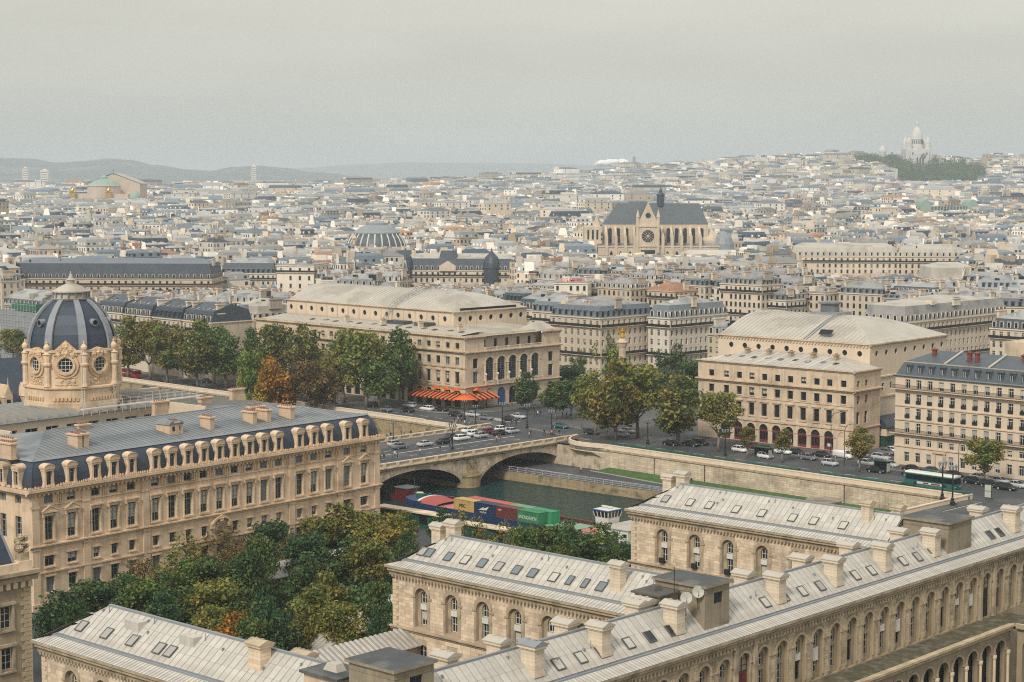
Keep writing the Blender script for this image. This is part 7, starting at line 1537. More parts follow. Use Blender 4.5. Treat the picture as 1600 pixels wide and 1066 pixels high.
# ================================================================ people
for k, c in dict(skin=(.42, .25, .17), hair_dark=(.02, .015, .012), hair_fair=(.25, .16, .07), cloth_black=(.015, .016, .018), cloth_navy=(.02, .03, .07), cloth_grey=(.12, .12, .12), cloth_white=(.6, .58, .54), cloth_red=(.4, .03, .03), cloth_beige=(.4, .33, .24), cloth_jean=(.06, .09, .16), cloth_brown=(.14, .08, .04), cloth_teal=(.03, .14, .15), cloth_pink=(.5, .22, .22)).items(): M[k] = paint(k, c, .85, .2)
def person_mesh(pose):
    """one continuous skinned figure 1.74 m tall facing +x"""
    sw, lean, armf = pose; V = []; E_ = []; Rr = []
    def v(p_, r, par=None):
        V.append(p_); Rr.append(r); i = len(V) - 1
        if par is not None: E_.append((par, i))
        return i
    pel = v((0, 0, .93), .135); wa = v((lean * .3, 0, 1.10), .125, pel); cz_ = v((lean * .7, 0, 1.30), .15, wa); nk = v((lean, 0, 1.46), .06, cz_); hd = v((lean + .015, 0, 1.57), .088, nk); tp = v((lean + .01, 0, 1.67), .075, hd)
    v((lean + .105, 0, 1.575), .022, hd)
    for s in (-1, 1):
        f_ = sw * s; hp = v((0, s * .09, .87), .10, pel); kn = v((f_ * .22 + .03, s * .10, .50), .066, hp); an = v((f_ * .42 - (.06 if f_ < 0 else 0), s * .10, .09 + (.06 if f_ < 0 else 0)), .042, kn); v((f_ * .42 + .14, s * .11, .045 + (.03 if f_ < 0 else 0)), .04, an)
        g = -f_ * .7 + armf; sh = v((lean * .8, s * .20, 1.38), .07, cz_); el = v((lean * .8 + g * .12 - .02, s * .25, 1.12), .048, sh); wr_ = v((lean * .8 + g * .3 + .06, s * .25, .90), .032, el); pa = v((lean * .8 + g * .33 + .08, s * .25, .83), .034, wr_)
        for k, (dy, ln) in enumerate(((-.03, .075), (-.01, .09), (.01, .085), (.03, .065))): v((lean * .8 + g * .33 + .1 + .01 * k, s * .25 + dy, .83 - ln), .011, pa)
        v((lean * .8 + g * .33 + .13, s * .23, .82), .012, pa)
    me = bpy.data.meshes.new('person'); me.from_pydata(V, E_, []); o = bpy.data.objects.new('person', me); COL.objects.link(o)
    o.modifiers.new('s', 'SKIN'); sv = me.skin_vertices[0].data
    for i, r in enumerate(Rr): sv[i].radius = (r, r)
    sv[0].use_root = True; m2 = o.modifiers.new('u', 'SUBSURF'); m2.levels = m2.render_levels = 1
    dg = bpy.context.evaluated_depsgraph_get(); out = bpy.data.meshes.new_from_object(o.evaluated_get(dg)); bpy.data.objects.remove(o); bpy.data.meshes.remove(me); out.name = 'person'
    for m in ('cloth_black', 'cloth_navy', 'skin', 'hair_dark', 'rubber'): out.materials.append(M[m])
    mi = []
    for p_ in out.polygons:
        c = p_.center; z = c.z; arm = abs(c.y) > .19
        mi.append(4 if z < .1 else 2 if (arm and z < .92) else 0 if z < .97 and not arm else 1 if z < 1.47 else 3 if (z > 1.62 or c.x < lean - .03) else 2)
    out.polygons.foreach_set('material_index', mi); out.polygons.foreach_set('use_smooth', [True] * len(mi)); return out
PM = [person_mesh(p_) for p_ in ((.7, .05, 0), (-.6, .04, .1), (.08, .0, .05), (.4, .02, .25), (-.15, .03, -.1))]
TOPS = ['cloth_black', 'cloth_navy', 'cloth_grey', 'cloth_white', 'cloth_beige', 'cloth_brown', 'cloth_teal', 'cloth_pink', 'cloth_black', 'cloth_black', 'cloth_navy', 'cloth_grey', 'cloth_black']
BOT = ['cloth_black', 'cloth_jean', 'cloth_navy', 'cloth_grey', 'cloth_brown']
CN = lambda k: k.split('_')[1].replace('jean', 'denim')
pr_ = random.Random(41)
def person(px, py, where, z=.13, rz=None, top=None):
    X, Y = P(px, py, z); t, bt = top or pr_.choice(TOPS), pr_.choice(BOT); i = pr_.randrange(5)
    o = ob('person', PM[i], None, (X, Y, z), rz if rz is not None else pr_.choice((AB, AB + math.pi)) + pr_.uniform(-.4, .4)); s = pr_.uniform(.95, 1.05); o.scale = (s, s, s)
    for k, m in enumerate((bt, t, 'skin', pr_.choice(('hair_dark', 'hair_dark', 'hair_fair')), 'rubber')): o.material_slots[k].link = 'OBJECT'; o.material_slots[k].material = M[m]
    tag(o, '', 'person', 'people on the bridge and square'); later(o, 'person in %s top and %s trousers %s' % (CN(t), CN(bt), where)); return o
for px, py in ((604, 687.5), (607.5, 687), (610.5, 685.5), (627, 681), (631.5, 681), (642, 683), (644, 682), (656.5, 679.5), (667, 678.5), (702.5, 670)): person(px, py, 'walking on the far footway of the bridge')
for px, py in ((591, 720), (594, 720.5), (600, 720), (613, 717), (617, 715), (621, 715.5), (656, 711), (688, 706), (703, 704.5), (776, 691), (782, 689.5)): person(px, py, 'behind the near balustrade of the bridge')
for px, py in ((706, 667), (709, 670), (712, 668), (713.5, 671.5), (716, 661), (719, 659), (721.5, 663), (726, 666), (729, 665), (733.5, 670), (735, 667), (738.5, 666), (710, 661), (723, 657), (731, 659)): person(px, py, 'in the crowd at the bridge corner')
for px, py in ((785, 662), (789.5, 667), (798, 667.5), (800, 666), (806.5, 666), (827, 684.5), (829, 682), (850.5, 680), (862, 681.5), (865, 680.5), (874, 681.5), (882.5, 681), (912, 677), (915, 677.5), (909, 673)): person(px, py, 'crossing beyond the bridge end')
for px, py in ((826, 648), (838, 650), (840, 651.5), (844, 650), (879, 653), (885, 653.5), (891, 656), (896, 657)): person(px, py, 'at the tip of the square')
for px, py in ((747, 638), (759, 638), (789, 635), (800, 634), (793, 636), (813, 633), (824, 630)): person(px, py, 'outside the cafe awning')
person(908, 740, 'cycling path walker on the lower quay', -5.28, AQ, 'cloth_white'); person(1080, 757, 'standing on the grass verge', -5.1, AQ, 'cloth_black'); person(1514, 787, 'walking on the right bridge', .13, AB, 'cloth_grey'); person(1494, 793, 'by the lamp on the right bridge', .13, AB); person(213, 932 + 60, 'in the street beside the corner building', 0.0, 0, 'cloth_black')
# ================================================================ street furniture
lm_ = MB(); lm_.lathe(0, 0, [(.34, 0), (.34, .5), (.2, .7), (.26, .9), (.12, 1.1), (.09, 4.4), (.16, 4.6), (.07, 4.7)], 8)
lm_mesh = lm_.mesh('post', [M['iron']]); arms = MB()
for s in (-1, 1): arms.tube((0, 0, 4.2), (s * .55, 0, 4.5), .05, n=5); arms.tube((s * .55, 0, 4.5), (s * .55, 0, 4.75), .04, n=5)
arm_mesh = arms.mesh('bracket_arms', [M['iron']]); lan = MB(); lan.lathe(0, 0, [(.12, 0), (.2, .45), (.22, .5), (.05, .7)], 6); lan_mesh = lan.mesh('lantern', [M['frame_grey']])
def lamp(px, py, where, z=.13, s=1.0, rz=0.0):
    X, Y = P(px, py, z); o = thing('street_lamp', '', 'street lamp', (X, Y, z), rz, 'black street lamps'); later(o, 'black iron lantern post ' + where); ob('post', lm_mesh, o, scale=s); ob('bracket_arms', arm_mesh, o, scale=s)
    for q in ((-.55, 4.75), (.55, 4.75), (0, 4.7)): ob('lantern', lan_mesh, o, (q[0] * s, 0, q[1] * s), scale=s)
for px, py in ((614.5, 690), (707, 702), (726, 656), (743, 665)): lamp(px, py, 'on the stone bridge')
for px, py in ((785, 665.5), (823.5, 669), (862, 679), (1100, 678), (1012, 694), (1133, 712)): lamp(px, py, 'along the right bank road', s=1.15)
lamp(1472, 783, 'in the pair on the right bridge corner', s=1.5, rz=.5); lamp(1488, 790, 'in the pair on the right bridge corner', s=1.5, rz=.5)
for px, py, s in ((1319, 728, 1), (1298, 707, 1), (1497, 757, 1)):
    X, Y = P(px, py, .1); o = thing('street_light', '', 'street light', (X, Y, .1), -.6, 'tall curved street lights'); later(o, 'tall curved dark street light before the quay facades')
    b = MB(); b.tube((0, 0, 0), (0, 0, 8.2), .1, .07); b.tube((0, 0, 8.2), (.6, 0, 9.3), .07, .06); b.tube((.6, 0, 9.3), (2.2, 0, 9.7), .06, .05); b.build('mast', [M['iron']], o); b = MB(); b.box(2.0, 2.8, -.12, .12, 9.6, 9.74); b.build('lamp_head', [M['frame_grey']], o)
def shelter(px, py, lab, L_=4.5, m='pub_green', poster=True):
    X, Y = P(px, py, .13); o = thing('bus_shelter', lab, 'bus shelter', (X, Y, .13), AQ, 'shelters on the quay pavement')
    for sx in (-L_ / 2, 0, L_ / 2): b = MB(); b.box(sx - .05, sx + .05, .5, .6, 0, 2.5); b.build('post', [M[m]], o)
    b = MB(); b.box(-L_ / 2 - .2, L_ / 2 + .2, -.7, .8, 2.5, 2.66); b.build('roof', [M[m]], o); b = MB(); b.box(-L_ / 2 + .05, L_ / 2 - .05, .62, .66, .3, 2.4); b.build('back_panel', [M['glass']], o)
    if poster: b = MB(); b.box(L_ / 2 - .05, L_ / 2 + .05, -.6, .5, .4, 2.2); b.build('poster_panel', [M['curtain']], o)
shelter(1190, 716, 'green bus shelter with pale poster on the quay pavement', 5); shelter(1376, 738, 'green newspaper kiosk beside the bus', 4)
for i, (u0, n) in enumerate(((16, 9), (34, 9), (56, 7), (76, 12), (96, 8))):
    o = thing('bookstall', '', 'bookstall', (*R.w(u0, 1.1), 1.12), AQ, 'green bookstalls on the parapet'); later(o, 'row of closed green bookstall boxes on the quay parapet')
    for k in range(n):
        b = MB(); b.ext([(-.4, 0), (.4, 0), (.4, .45), (-.4, .3)], k * 2.05, k * 2.05 + 1.95); b.build('bookstall_box', [M['pub_green']], o)
for px, py in ((1062, 690), (1098, 662), (835, 652), (788, 676)):
    X, Y = P(px, py, .1); o = thing('traffic_signal', '', 'traffic light', (X, Y, .1), 0, 'traffic lights'); later(o, 'dark traffic light post near the bridge end'); b = MB(); b.tube((0, 0, 0), (0, 0, 3.3), .07); b.build('post', [M['iron']], o); b = MB(); b.box(-.18, .18, -.16, .16, 2.4, 3.4); b.build('signal_head', [M['iron']], o)
    for k, c in enumerate(('tail_red', 'p_beige', 'p_green')): b = MB(); b.disc((0, -.2, 3.2 - .28 * k), .09, 8, t=.04); b.build('signal_lens', [M[c]], o)
X, Y = P(1544, 775, 1.0); o = thing('map_board', 'pale advertising column by the right bridge', 'advertising board', (X, Y, .13), AQ); b = MB(); b.box(-.8, .8, -.15, .15, .5, 3.2); b.build('frame', [M['pub_green']], o); b = MB(); b.box(-.7, .7, -.17, -.15, .6, 1.8); b.box(-.7, .7, -.17, -.15, 1.9, 3.1); b.build('poster', [M['curtain']], o)
# ================================================================ landmarks of the city behind
AVOID = []                                                       # (X, Y, radius) kept free of generated houses
def proj(X, Y, Z):
    z = Z - CAMH; fw = Y * math.cos(PITCH) - z * math.sin(PITCH); up = Y * math.sin(PITCH) + z * math.cos(PITCH)
    return 800 + FPX * X / fw, 533 - FPX * up / fw
# --- gothic church with flying buttresses
EY = 1160.0; es = FPX / EY; ex = lambda px: (px - 800) / es
ce = thing('gothic_church', 'large gothic church with blue slate roof, rose window and flying buttresses', 'church', (ex(943), EY, 0), .0)
dm('church_stone', (.55, .445, .325), .88, var=.16, sca=.15, streak=.16)
CL = ex(1106) - ex(943); e0 = 34.5; e1 = 47.6; D = 15.0; tx_ = ex(1010) - ex(943)
b = MB(); wall_mesh(b, CL, 0, e0, [(22.5, 32, 'r', [(4 + 5.3 * i, 2.4) for i in range(12) if abs(4 + 5.3 * i - tx_) > 8], None)], .6); b.box(0, CL, D, D + .5, 0, e0); b.quad((CL, 0, 0), (CL, D, 0), (CL, D, e0), (CL, 0, e0)); b.quad((0, 0, 0), (0, D, 0), (0, D, e0), (0, 0, e0)); b.box(.5, CL - .5, .7, .8, 22, 33, 1); b.build('nave_wall', [M['church_stone'], M['glass']], ce)
b = MB(); b.add([(0, -.3, e0), (CL, -.3, e0), (CL, D + .3, e0), (0, D + .3, e0), (9, D / 2, e1), (CL - 5, D / 2, e1)], [(0, 1, 5, 4), (2, 3, 4, 5), (1, 2, 5), (3, 0, 4)]); b.build('nave_roof', [M['slate_blue']], ce)
b = MB(); b.box(-4, CL + 6, -11, 0, 0, 20.5); b.box(-4.3, CL + 6.3, -11.4, -10.8, 20.2, 21.2); b.build('aisle_wall', [M['church_stone']], ce)
b = MB(); b.add([(-4, -10.8, 20.6), (CL + 6, -10.8, 20.6), (CL + 6, 0, 22.6), (-4, 0, 22.6)], [(0, 1, 2, 3)]); b.build('aisle_roof', [M['lead']], ce)
for i in range(11):
    x = 1.4 + 5.9 * i
    if abs(x - tx_) < 7.5: continue
    b = MB(); b.box(x - .9, x + .9, -11.6, -9.2, 0, 27.5); b.box(x - .5, x + .5, -11, -9.8, 27.5, 29.2)
    for z0, z1 in ((26.0, 33.0), (22.5, 28.5)): b.add([(x - .7, -10, z0), (x + .7, -10, z0), (x + .7, 0, z1), (x - .7, 0, z1), (x - .7, -10, z0 - 1.2), (x + .7, -10, z0 - 1.2), (x + .7, 0, z1 - 1.2), (x - .7, 0, z1 - 1.2)], [(0, 1, 2, 3), (4, 5, 6, 7), (0, 3, 7, 4), (1, 2, 6, 5)])
    b.build('flying_buttress', [M['church_stone']], ce)
    b = MB(); b.exty([(x + 2.0, 10.5), (x + 3.8, 10.5), (x + 3.8, 16.5), (x + 2.9, 18), (x + 2.0, 16.5)], -11.08, -10.9); b.build('chapel_window', [M['glass']], ce)
b = MB(); b.box(tx_ - 7, tx_ + 7, -12.5, D / 2, 0, e0 + .6); b.exty([(tx_ - 6.4, e0 + .6), (tx_ + 6.4, e0 + .6), (tx_, e1 + 1)], -12.5, -11.4)
for s in (-6.4, 6.4): b.lathe(tx_ + s, -12, [(1.1, 0), (1.1, 39), (1.3, 39.3), (.1, 44)], 8)
b.box(tx_ - 7.4, tx_ + 7.4, -13, -12.4, 33, 34.2); b.box(tx_ - 7.4, tx_ + 7.4, -13, -12.4, 20.6, 21.4); b.build('transept', [M['church_stone']], ce)
b = MB(); b.add([(tx_ - 6.4, -11.4, e0 + .6), (tx_ + 6.4, -11.4, e0 + .6), (tx_ + 6.4, D / 2, e0 + .6), (tx_ - 6.4, D / 2, e0 + .6), (tx_, -11.4, e1 + .8), (tx_, D / 2, e1 + .4)], [(0, 3, 5, 4), (1, 2, 5, 4)]); b.build('transept_roof', [M['slate_blue']], ce)
b = MB(); n = 16; b.disc((tx_, -12.62, 27.3), 3.9, n, t=.1, m=0)
for i in range(12): a = math.pi * i / 6; b.tube((tx_, -12.7, 27.3), (tx_ + 3.8 * math.cos(a), -12.7, 27.3 + 3.8 * math.sin(a)), .14, n=4, m=1)
b.disc((tx_, -12.66, 40.3), 1.7, 12, t=.1, m=0); b.build('rose_window', [M['glass'], M['church_stone']], ce)
b = MB(); b.box(tx_ - 4.5, tx_ + 4.5, -12.62, -12.52, 8, 18.5); b.build('portal_glazing', [M['glass']], ce)
b = MB(); fx = ex(1033) - ex(943); b.lathe(fx, D / 2, [(2.4, e1 - 2), (2.4, e1 + 5), (2.9, e1 + 5.4), (2.6, e1 + 6), (1.2, e1 + 6.8), (1.0, e1 + 8.0), (.1, e1 + 10)], 8); b.build('spirelet', [M['slate']], ce)
b = MB(); b.box(ex(912) - ex(943), ex(938) - ex(943), -6, 14, 0, 33); b.box(ex(912) - ex(943) - .5, ex(938) - ex(943) + .5, -6.5, 14, 22, 23.2); b.box(ex(910) - ex(943), ex(932) - ex(943), -10, -6, 0, 22); b.exty([(ex(926) - ex(943), 33), (ex(938) - ex(943), 33), (ex(932) - ex(943), 40)], 2, 6)
for i in range(3): b.box(ex(917 + 7 * i) - ex(943), ex(917 + 7 * i) - ex(943) + 1.2, -6.1, -6.02, 25, 31, 1)
b.build('west_tower', [M['church_stone'], M['glass']], ce)
b = MB(); b.lathe(CL + 10, 2, [(7.5, 0), (7.5, 18), (7.9, 18.2), (7, 19), (6.6, 22), (5.2, 26), (2.5, 29), (.3, 30)], 12, 1); b.lathe(CL + 1, 7, [(9, 0), (9, 24), (8, 26), (2, 31)], 10, 0); b.build('apse', [M['church_stone'], M['lead']], ce)
AVOID.append((ex(1025), EY, 62)); AVOID.append((ex(960), EY, 45))
# --- round trading hall with glazed dome
BY = 1120.0; bs_ = FPX / BY; bx0 = (589 - 800) / bs_
bo = thing('domed_hall', 'round hall with glazed dome of pale ribs and zinc cap', 'domed hall', (bx0, BY, 0), 0)
b = MB(); b.lathe(0, 0, [(19, 0), (19, 20), (19.6, 20.2), (19.6, 21.2), (18.4, 21.4)], 40); b.build('drum', [M['h_tan']], bo)
pr2 = [(18.2, 21.2), (17.6, 24), (16.2, 27), (14.0, 29.9)]
b = MB(); b.lathe(0, 0, pr2, 40); b.build('glazed_skirt', [M['slate_blue']], bo)
for k in range(24):
    b = MB(); a = 2 * math.pi * k / 24
    for (r0, z0), (r1, z1) in zip(pr2, pr2[1:]): b.tube((r0 * math.cos(a), r0 * math.sin(a), z0), (r1 * math.cos(a), r1 * math.sin(a), z1), .42, n=5)
    b.build('dome_rib', [M['frame_white']], bo)
b = MB(); b.lathe(0, 0, [(14.4, 29.8), (14.4, 30.6), (10.5, 33.4), (6.5, 35.3), (6.5, 36.2), (3, 37.4), (.4, 38)], 36); b.build('dome_cap', [M['lead']], bo)
b = MB(); b.tube((-12, -22, 0), (-12, -22, 27), 1.2, 1.0, 10); b.lathe(-12, -22, [(1.4, 27), (1.6, 28), (.3, 29.5)], 10); b.build('fluted_column', [M['h_tan']], bo)
AVOID.append((bx0, BY, 34)); AVOID.append((bx0 + 32, BY, 16))
# --- opera house
OY = 2450.0; os_ = FPX / OY; oX = lambda px: (px - 800) / os_
op = thing('opera_house', 'green domed opera house with gabled stage roof and gilded statues', 'opera house', (oX(163), OY, 15), 0)
b = MB(); b.lathe(-2, 16, [(22, 20), (22, 36), (23, 36.4), (22.6, 37.2)], 24); b.box(-42, 34, 0, 60, 0, 26); b.box(-44, 36, -6, 0, 0, 19); b.box(-28, 42, 38, 86, 0, 39); b.build('walls', [M['h_rose']], op)
b = MB(); n = 24; b.lathe(-2, 16, [(22, 37), (20.5, 38.5), (17, 41.5), (12, 44), (6, 46), (5, 46.2), (5, 48.5), (3, 49.5), (.4, 51)], n, 0); b.build('auditorium_dome', [M['copper']], op)
b = MB(); b.exty([(-30, 39), (43, 39), (6, 53)], 38, 84); b.build('stage_gable', [M['h_tan']], op); b = MB(); b.add([(-31, 37, 39.5), (6, 37, 54), (6, 85, 54), (-31, 85, 39.5), (44, 37, 39.5), (44, 85, 39.5)], [(0, 1, 2, 3), (1, 4, 5, 2)]); b.build('stage_roof', [M['zinc_white']], op)
for x in (-40, 8): b = MB(); b.blob((x, -4, 31), 3.6, sx=.8, sz=1.4); b.blob((x - 2.2, -4, 28.5), 2.4); b.blob((x + 2.2, -4, 28.5), 2.4); b.box(x - 4, x + 4, -6, -2, 19, 27); b.build('gilded_group', [M['gold']], op)
b = MB(); b.lathe(42, 4, [(8, 0), (8, 21), (7.4, 24), (5, 28), (1, 31)], 16); b.build('side_dome', [M['copper']], op); b = MB(); b.tube((6, 37, 53), (6, 37, 59), 1.0, .3); b.blob((6, 37, 58), 1.6); b.build('roof_statue', [M['copper']], op)
AVOID.append((oX(170), OY + 30, 75))
# --- white basilica on the hill
SY = 3662.0; ss = FPX / SY; sX = (1433 - 800) / ss; hz_ = hill(sX, SY) - 1
sb = thing('hilltop_basilica', 'white domed basilica crowning the wooded hill', 'basilica', (sX, SY, 93), 0)
dm('basilica', (.55, .53, .49), .8, var=.1, sca=.08)
b = MB(); b.box(-26, 26, 0, 50, -8, 26); b.box(-19, 19, -6, 0, -8, 24); b.exty([(-10, 24), (10, 24), (0, 31)], -6, 4); b.box(-9, 9, -10, -6, -8, 16); b.build('body', [M['basilica']], sb)
for x in (-5.6, 0, 5.6): b = MB(); b.exty([(x - 1.7, -4), (x + 1.7, -4), (x + 1.7, 7), (x, 9.5), (x - 1.7, 7)], -10.2, -10); b.build('porch_arch', [M['glass_black']], sb)
b = MB()
for x in (-14, 14): b.exty([(x - 1.3, 14), (x + 1.3, 14), (x + 1.3, 18), (x, 19.6), (x - 1.3, 18)], -6.15, -6)
b.build('nave_windows', [M['glass']], sb)
b = MB(); b.lathe(0, 24, [(13.5, 24), (13.5, 33), (12, 34), (11.6, 44), (12.6, 45), (12.2, 47), (11.4, 53), (9.2, 60), (6.5, 65.5), (4, 69), (3, 70), (3, 76), (3.4, 76.6), (1.8, 79), (.4, 83)], 24); b.build('main_dome', [M['basilica']], sb)
b = MB()
for i in range(20): a = 2 * math.pi * i / 20; b.box(11.9 * math.cos(a) - .7, 11.9 * math.cos(a) + .7, 24 + 11.9 * math.sin(a) - .7, 24 + 11.9 * math.sin(a) + .7, 36, 43)
b.build('drum_openings', [M['glass_black']], sb, kind='stuff')
for x, y in ((-19, 8), (19, 8), (-19, 42), (19, 42)): b = MB(); b.lathe(x, y, [(6, 24), (6, 36), (6.3, 36.6), (5.2, 42), (3, 47), (1.5, 49), (1.2, 52), (.2, 55)], 14); b.build('corner_dome', [M['basilica']], sb)
wt = thing('water_tower', 'white domed water tower left of the basilica', 'water tower', ((1371 - 800) / ss, SY - 30, 88), 0); b = MB(); b.lathe(0, 0, [(7, 0), (7, 24), (7.8, 24.5), (7.2, 28), (4.5, 33), (.5, 37)], 14); b.build('tank', [M['basilica']], wt); b = MB(); b.lathe(0, 0, [(7.4, 14), (7.4, 15)], 14); b.lathe(0, 0, [(7.4, 20), (7.4, 21)], 14); b.build('bands', [M['h_tan']], wt)
AVOID.append((sX, SY, 75)); bl = []; g_ = np.random.default_rng(8)
for x0, x1, y0, y1, n in ((1325, 1402, 240, 258, 130), (1385, 1420, 248, 276, 60), (1450, 1505, 248, 282, 90), (1500, 1542, 258, 284, 36), (1232, 1285, 249, 257, 34), (1405, 1460, 258, 280, 60)):
    for i in range(n):
        px, py = g_.uniform(x0, x1), g_.uniform(y0, y1); Y = 2900.0; rad = g_.uniform(5, 9) if px > 1402 else g_.uniform(7, 12)
        while Y < 3640 and CAMH - (py - 275) / FPX * Y > hill((px - 800) / FPX * Y, Y) + 9: Y += 20
        X = (px - 800) / FPX * Y; bl.append((X, Y, hill(X, Y) + 9, rad, .95)); AVOID.append((X, Y, 12)); AVOID.append((X * .985, Y * .985, 14))
bl += [(x_, y_, z_ - 7, r_ * .9, 1.2) for x_, y_, z_, r_, q_ in bl]
Vt, Ft = leaf_cloud(40000, bl, 1.2, 5); o = ob('hillside_wood', np_mesh('hillside_wood', Vt, Ft, [M['leaf_dark']]), kind='stuff'); tag(o, 'wooded garden slope below the white basilica', 'wood')
# --- other large blocks one can pick out
CAPS = ((0, 340, 453, 846), (340, 440, 447, 888), (428, 496, 451, 824), (620, 825, 444, 908), (860, 922, 457, 690), (905, 1165, 402, 1148), (535, 645, 386, 1098), (1235, 1510, 431, 1022), (100, 228, 311, 2440), (1385, 1545, 283, 3560), (1430, 1525, 331, 1845))
def cap(X, Y, h, extra):
    px = proj(X, Y, 15)[0]
    for a, c, py, ym in CAPS:
        if a < px < c and Y < ym: h = min(h, CAMH - (py - 275) / FPX * Y - extra - hill(X, Y))
    return h
HR = []                                                          # footprints of placed houses: frame, w, d
def big(name, label, px0, px1, pye, hw, d, A=90.0, **kw):
    Y = P(px0, pye, hw)[1]; X0 = P(px0, pye, hw)[0]; w = (px1 - px0) / FPX * Y / max(.3, abs(math.sin(math.radians(A)))); F = Frame((X0, Y), A); HR.append((F, w, d)); 
    kw.setdefault('cat', 'building'); return house(name, label, F.O, F.rz, w, d, hw, **kw), F, w
big('slate_block', 'very long blue slate mansard block left of centre, behind the dome', 20, 335, 436, 17, 22, 94, roof='r_slate', wall='h_tan', mh=7.0, top='r_zincblue', seed=50, nch=3, bay=3.2)
big('slate_block', 'blue slate block right of the long mansard', 345, 432, 428, 17, 18, 96, roof='r_slate', wall='h_white', mh=5, seed=51, nch=2)
big('office_building', 'modern banded office building with dark window strips above the trees', 432, 492, 416, 24, 20, 105, flat=True, wall='h_white', seed=52, nch=0, bay=4.2, balc=True, fl=3.6)
o, F, w = big('department_store', 'ornate store with tall grey dormered roof and rounded corner dome', 628, 812, 423, 17.5, 24, 96, roof='r_slate', wall='h_cream', mh=5.8, seed=53, nch=0, top='zinc_white', bay=2.8)
for x in (1.5, w * .76): b = MB(); b.lathe(x, 1.5, [(4.2, 0), (4.2, 18.5), (4.5, 19), (4.2, 21.5), (3.2, 24.5), (1.5, 26.2), (.5, 27.5), (.1, 29)], 14); b.build('corner_dome', [M['r_slate']], o)
b = MB(); b.exty([(w * .32, 17.5), (w * .46, 17.5), (w * .46, 20), (w * .39, 22.5), (w * .32, 20)], -1.2, 2); b.build('pediment', [M['h_cream']], o); b = MB(); b.frus(w * .3, w * .48, .5, 8, 20, w * .33, w * .45, 2, 7, 27.5); b.build('pavilion_roof', [M['r_slate']], o)
big('apartment_row', 'long cream apartment row with rounded pale roof under the hill', 1236, 1400, 401, 22, 20, 97, roof='zinc_white', wall='h_cream', mh=4.6, seed=54, top='zinc_white', nch=2, bay=3.0)
big('apartment_row', 'cream apartment row with rounded roof, right of the longer row', 1402, 1505, 402, 22, 20, 97, roof='zinc_white', wall='h_cream', mh=4.2, seed=55, top='zinc_white', nch=2, bay=3.0)
o, F, w = big('office_building', 'white flat block with red letters along its roof', 866, 918, 444, 21, 14, 100, flat=True, wall='h_white', seed=56, nch=0, balc=False, fl=3.4)
me = text_mesh('CITADINES', 2.0, .06); me.materials.clear(); me.materials.append(M['sign_red']); q = ob('sign_lettering', me, o, (w * .55, .6, 21.9)); q.rotation_euler = (math.pi / 2, 0, 0)
big('cream_block', 'broad cream office block with terraces, far left centre', 150, 302, 342, 27, 30, 92, flat=True, wall='h_cream', seed=57, nch=0, bay=5)
big('cream_block', 'cream block with dark corner roof, left of the terraced block', 74, 148, 343, 24, 26, 92, roof='r_slate', wall='h_cream', seed=58, mh=4, nch=2, bay=4)
big('canopy_hall', 'white hall with scalloped canopy in front of the church', 986, 1058, 402, 17, 24, 90, flat=True, wall='h_white', seed=59, nch=0, bay=4)
big('pale_hall', 'long pale grey roofed hall in front of the church apse', 1060, 1158, 408, 16, 20, 93, roof='zinc', wall='h_white', seed=60, mh=3.5, nch=0, top='zinc', dorm=False)
big('white_hall', 'low white gabled hall roof at the far right', 1452, 1530, 437, 18, 22, 88, roof='zinc_white', wall='h_white', seed=61, mh=5, nch=0, top='zinc_white', dorm=False)
cp = thing('green_roofed_hall', 'green copper roofed hall with arched ends below the hill', 'hall', ((1438 - 800) / FPX * 1850, 1850, 8), 0); b = MB(); b.box(0, 56, 0, 30, 0, 20); b.build('walls', [M['h_cream']], cp)
b = MB(); b.box(8, 48, 0, 28, 20, 26, 0)
for x in (-1, 47): b.exty([(x + 5 + 6 * math.cos(math.pi * i / 10), 20 + 13 * math.sin(math.pi * i / 10)) for i in range(11)], -1, 28, 1)
for i in range(12): b.box(9 + i * 3.2, 10.2 + i * 3.2, -.5, 0, 20, 26, 1)
b.build('roof', [M['slate_blue'], M['copper']], cp); AVOID.append(((1478 - 800) / FPX * 1850, 1865, 34))
tw = 0
for px, w, y0, Y, lab in ((398, 13, 258, 5200, 'tall slim pale tower on the left horizon'), (42, 14, 263, 5000, 'pale block tower at the far left horizon'), (72, 20, 266, 4800, 'broad pale tower left of the opera house'), (990, 7, 246, 4600, 'thin mast on the horizon left of the hill'), (1012, 18, 256, 3900, 'pale block on the lower shoulder of the hill')):
    X = (px - 800) / FPX * Y; z0 = hill(X, Y); zt = CAMH + (275 - y0) / FPX * Y; o = thing('tower_block', lab, 'tower', (X, Y, z0), 0, 'towers on the horizon'); b = MB(); b.box(-w / 2, w / 2, 0, w, 0, zt - z0); b.box(-w / 5, w / 5, w * .3, w * .6, zt - z0, zt - z0 + 3); b.build('shaft', [M['h_white'] if w > 8 else M['lead']], o)
    b = MB()
    for k in range(int((zt - z0) / 6)): b.box(-w * .45, w * .45, -.05, -.01, 3 + k * 6, 5.5 + k * 6)
    b.build('window_bands', [M['glass_pale']], o, kind='stuff')
b = MB(); r_ = random.Random(2)
for i in range(26): b.blob((r_.uniform(-45, 45), r_.uniform(-10, 10), r_.uniform(0, 12)), r_.uniform(8, 16), n=10, k=7, sx=1.5, sz=.75)
dm('steam', (.9, .88, .84), 1, var=.03); o = b.build('steam_plume', [M['steam']], None, ((955 - 800) / FPX * 6500, 6500, CAMH + 17 / FPX * 6500), smooth=True, kind='stuff'); tag(o, 'small white steam plume on the horizon', 'steam')
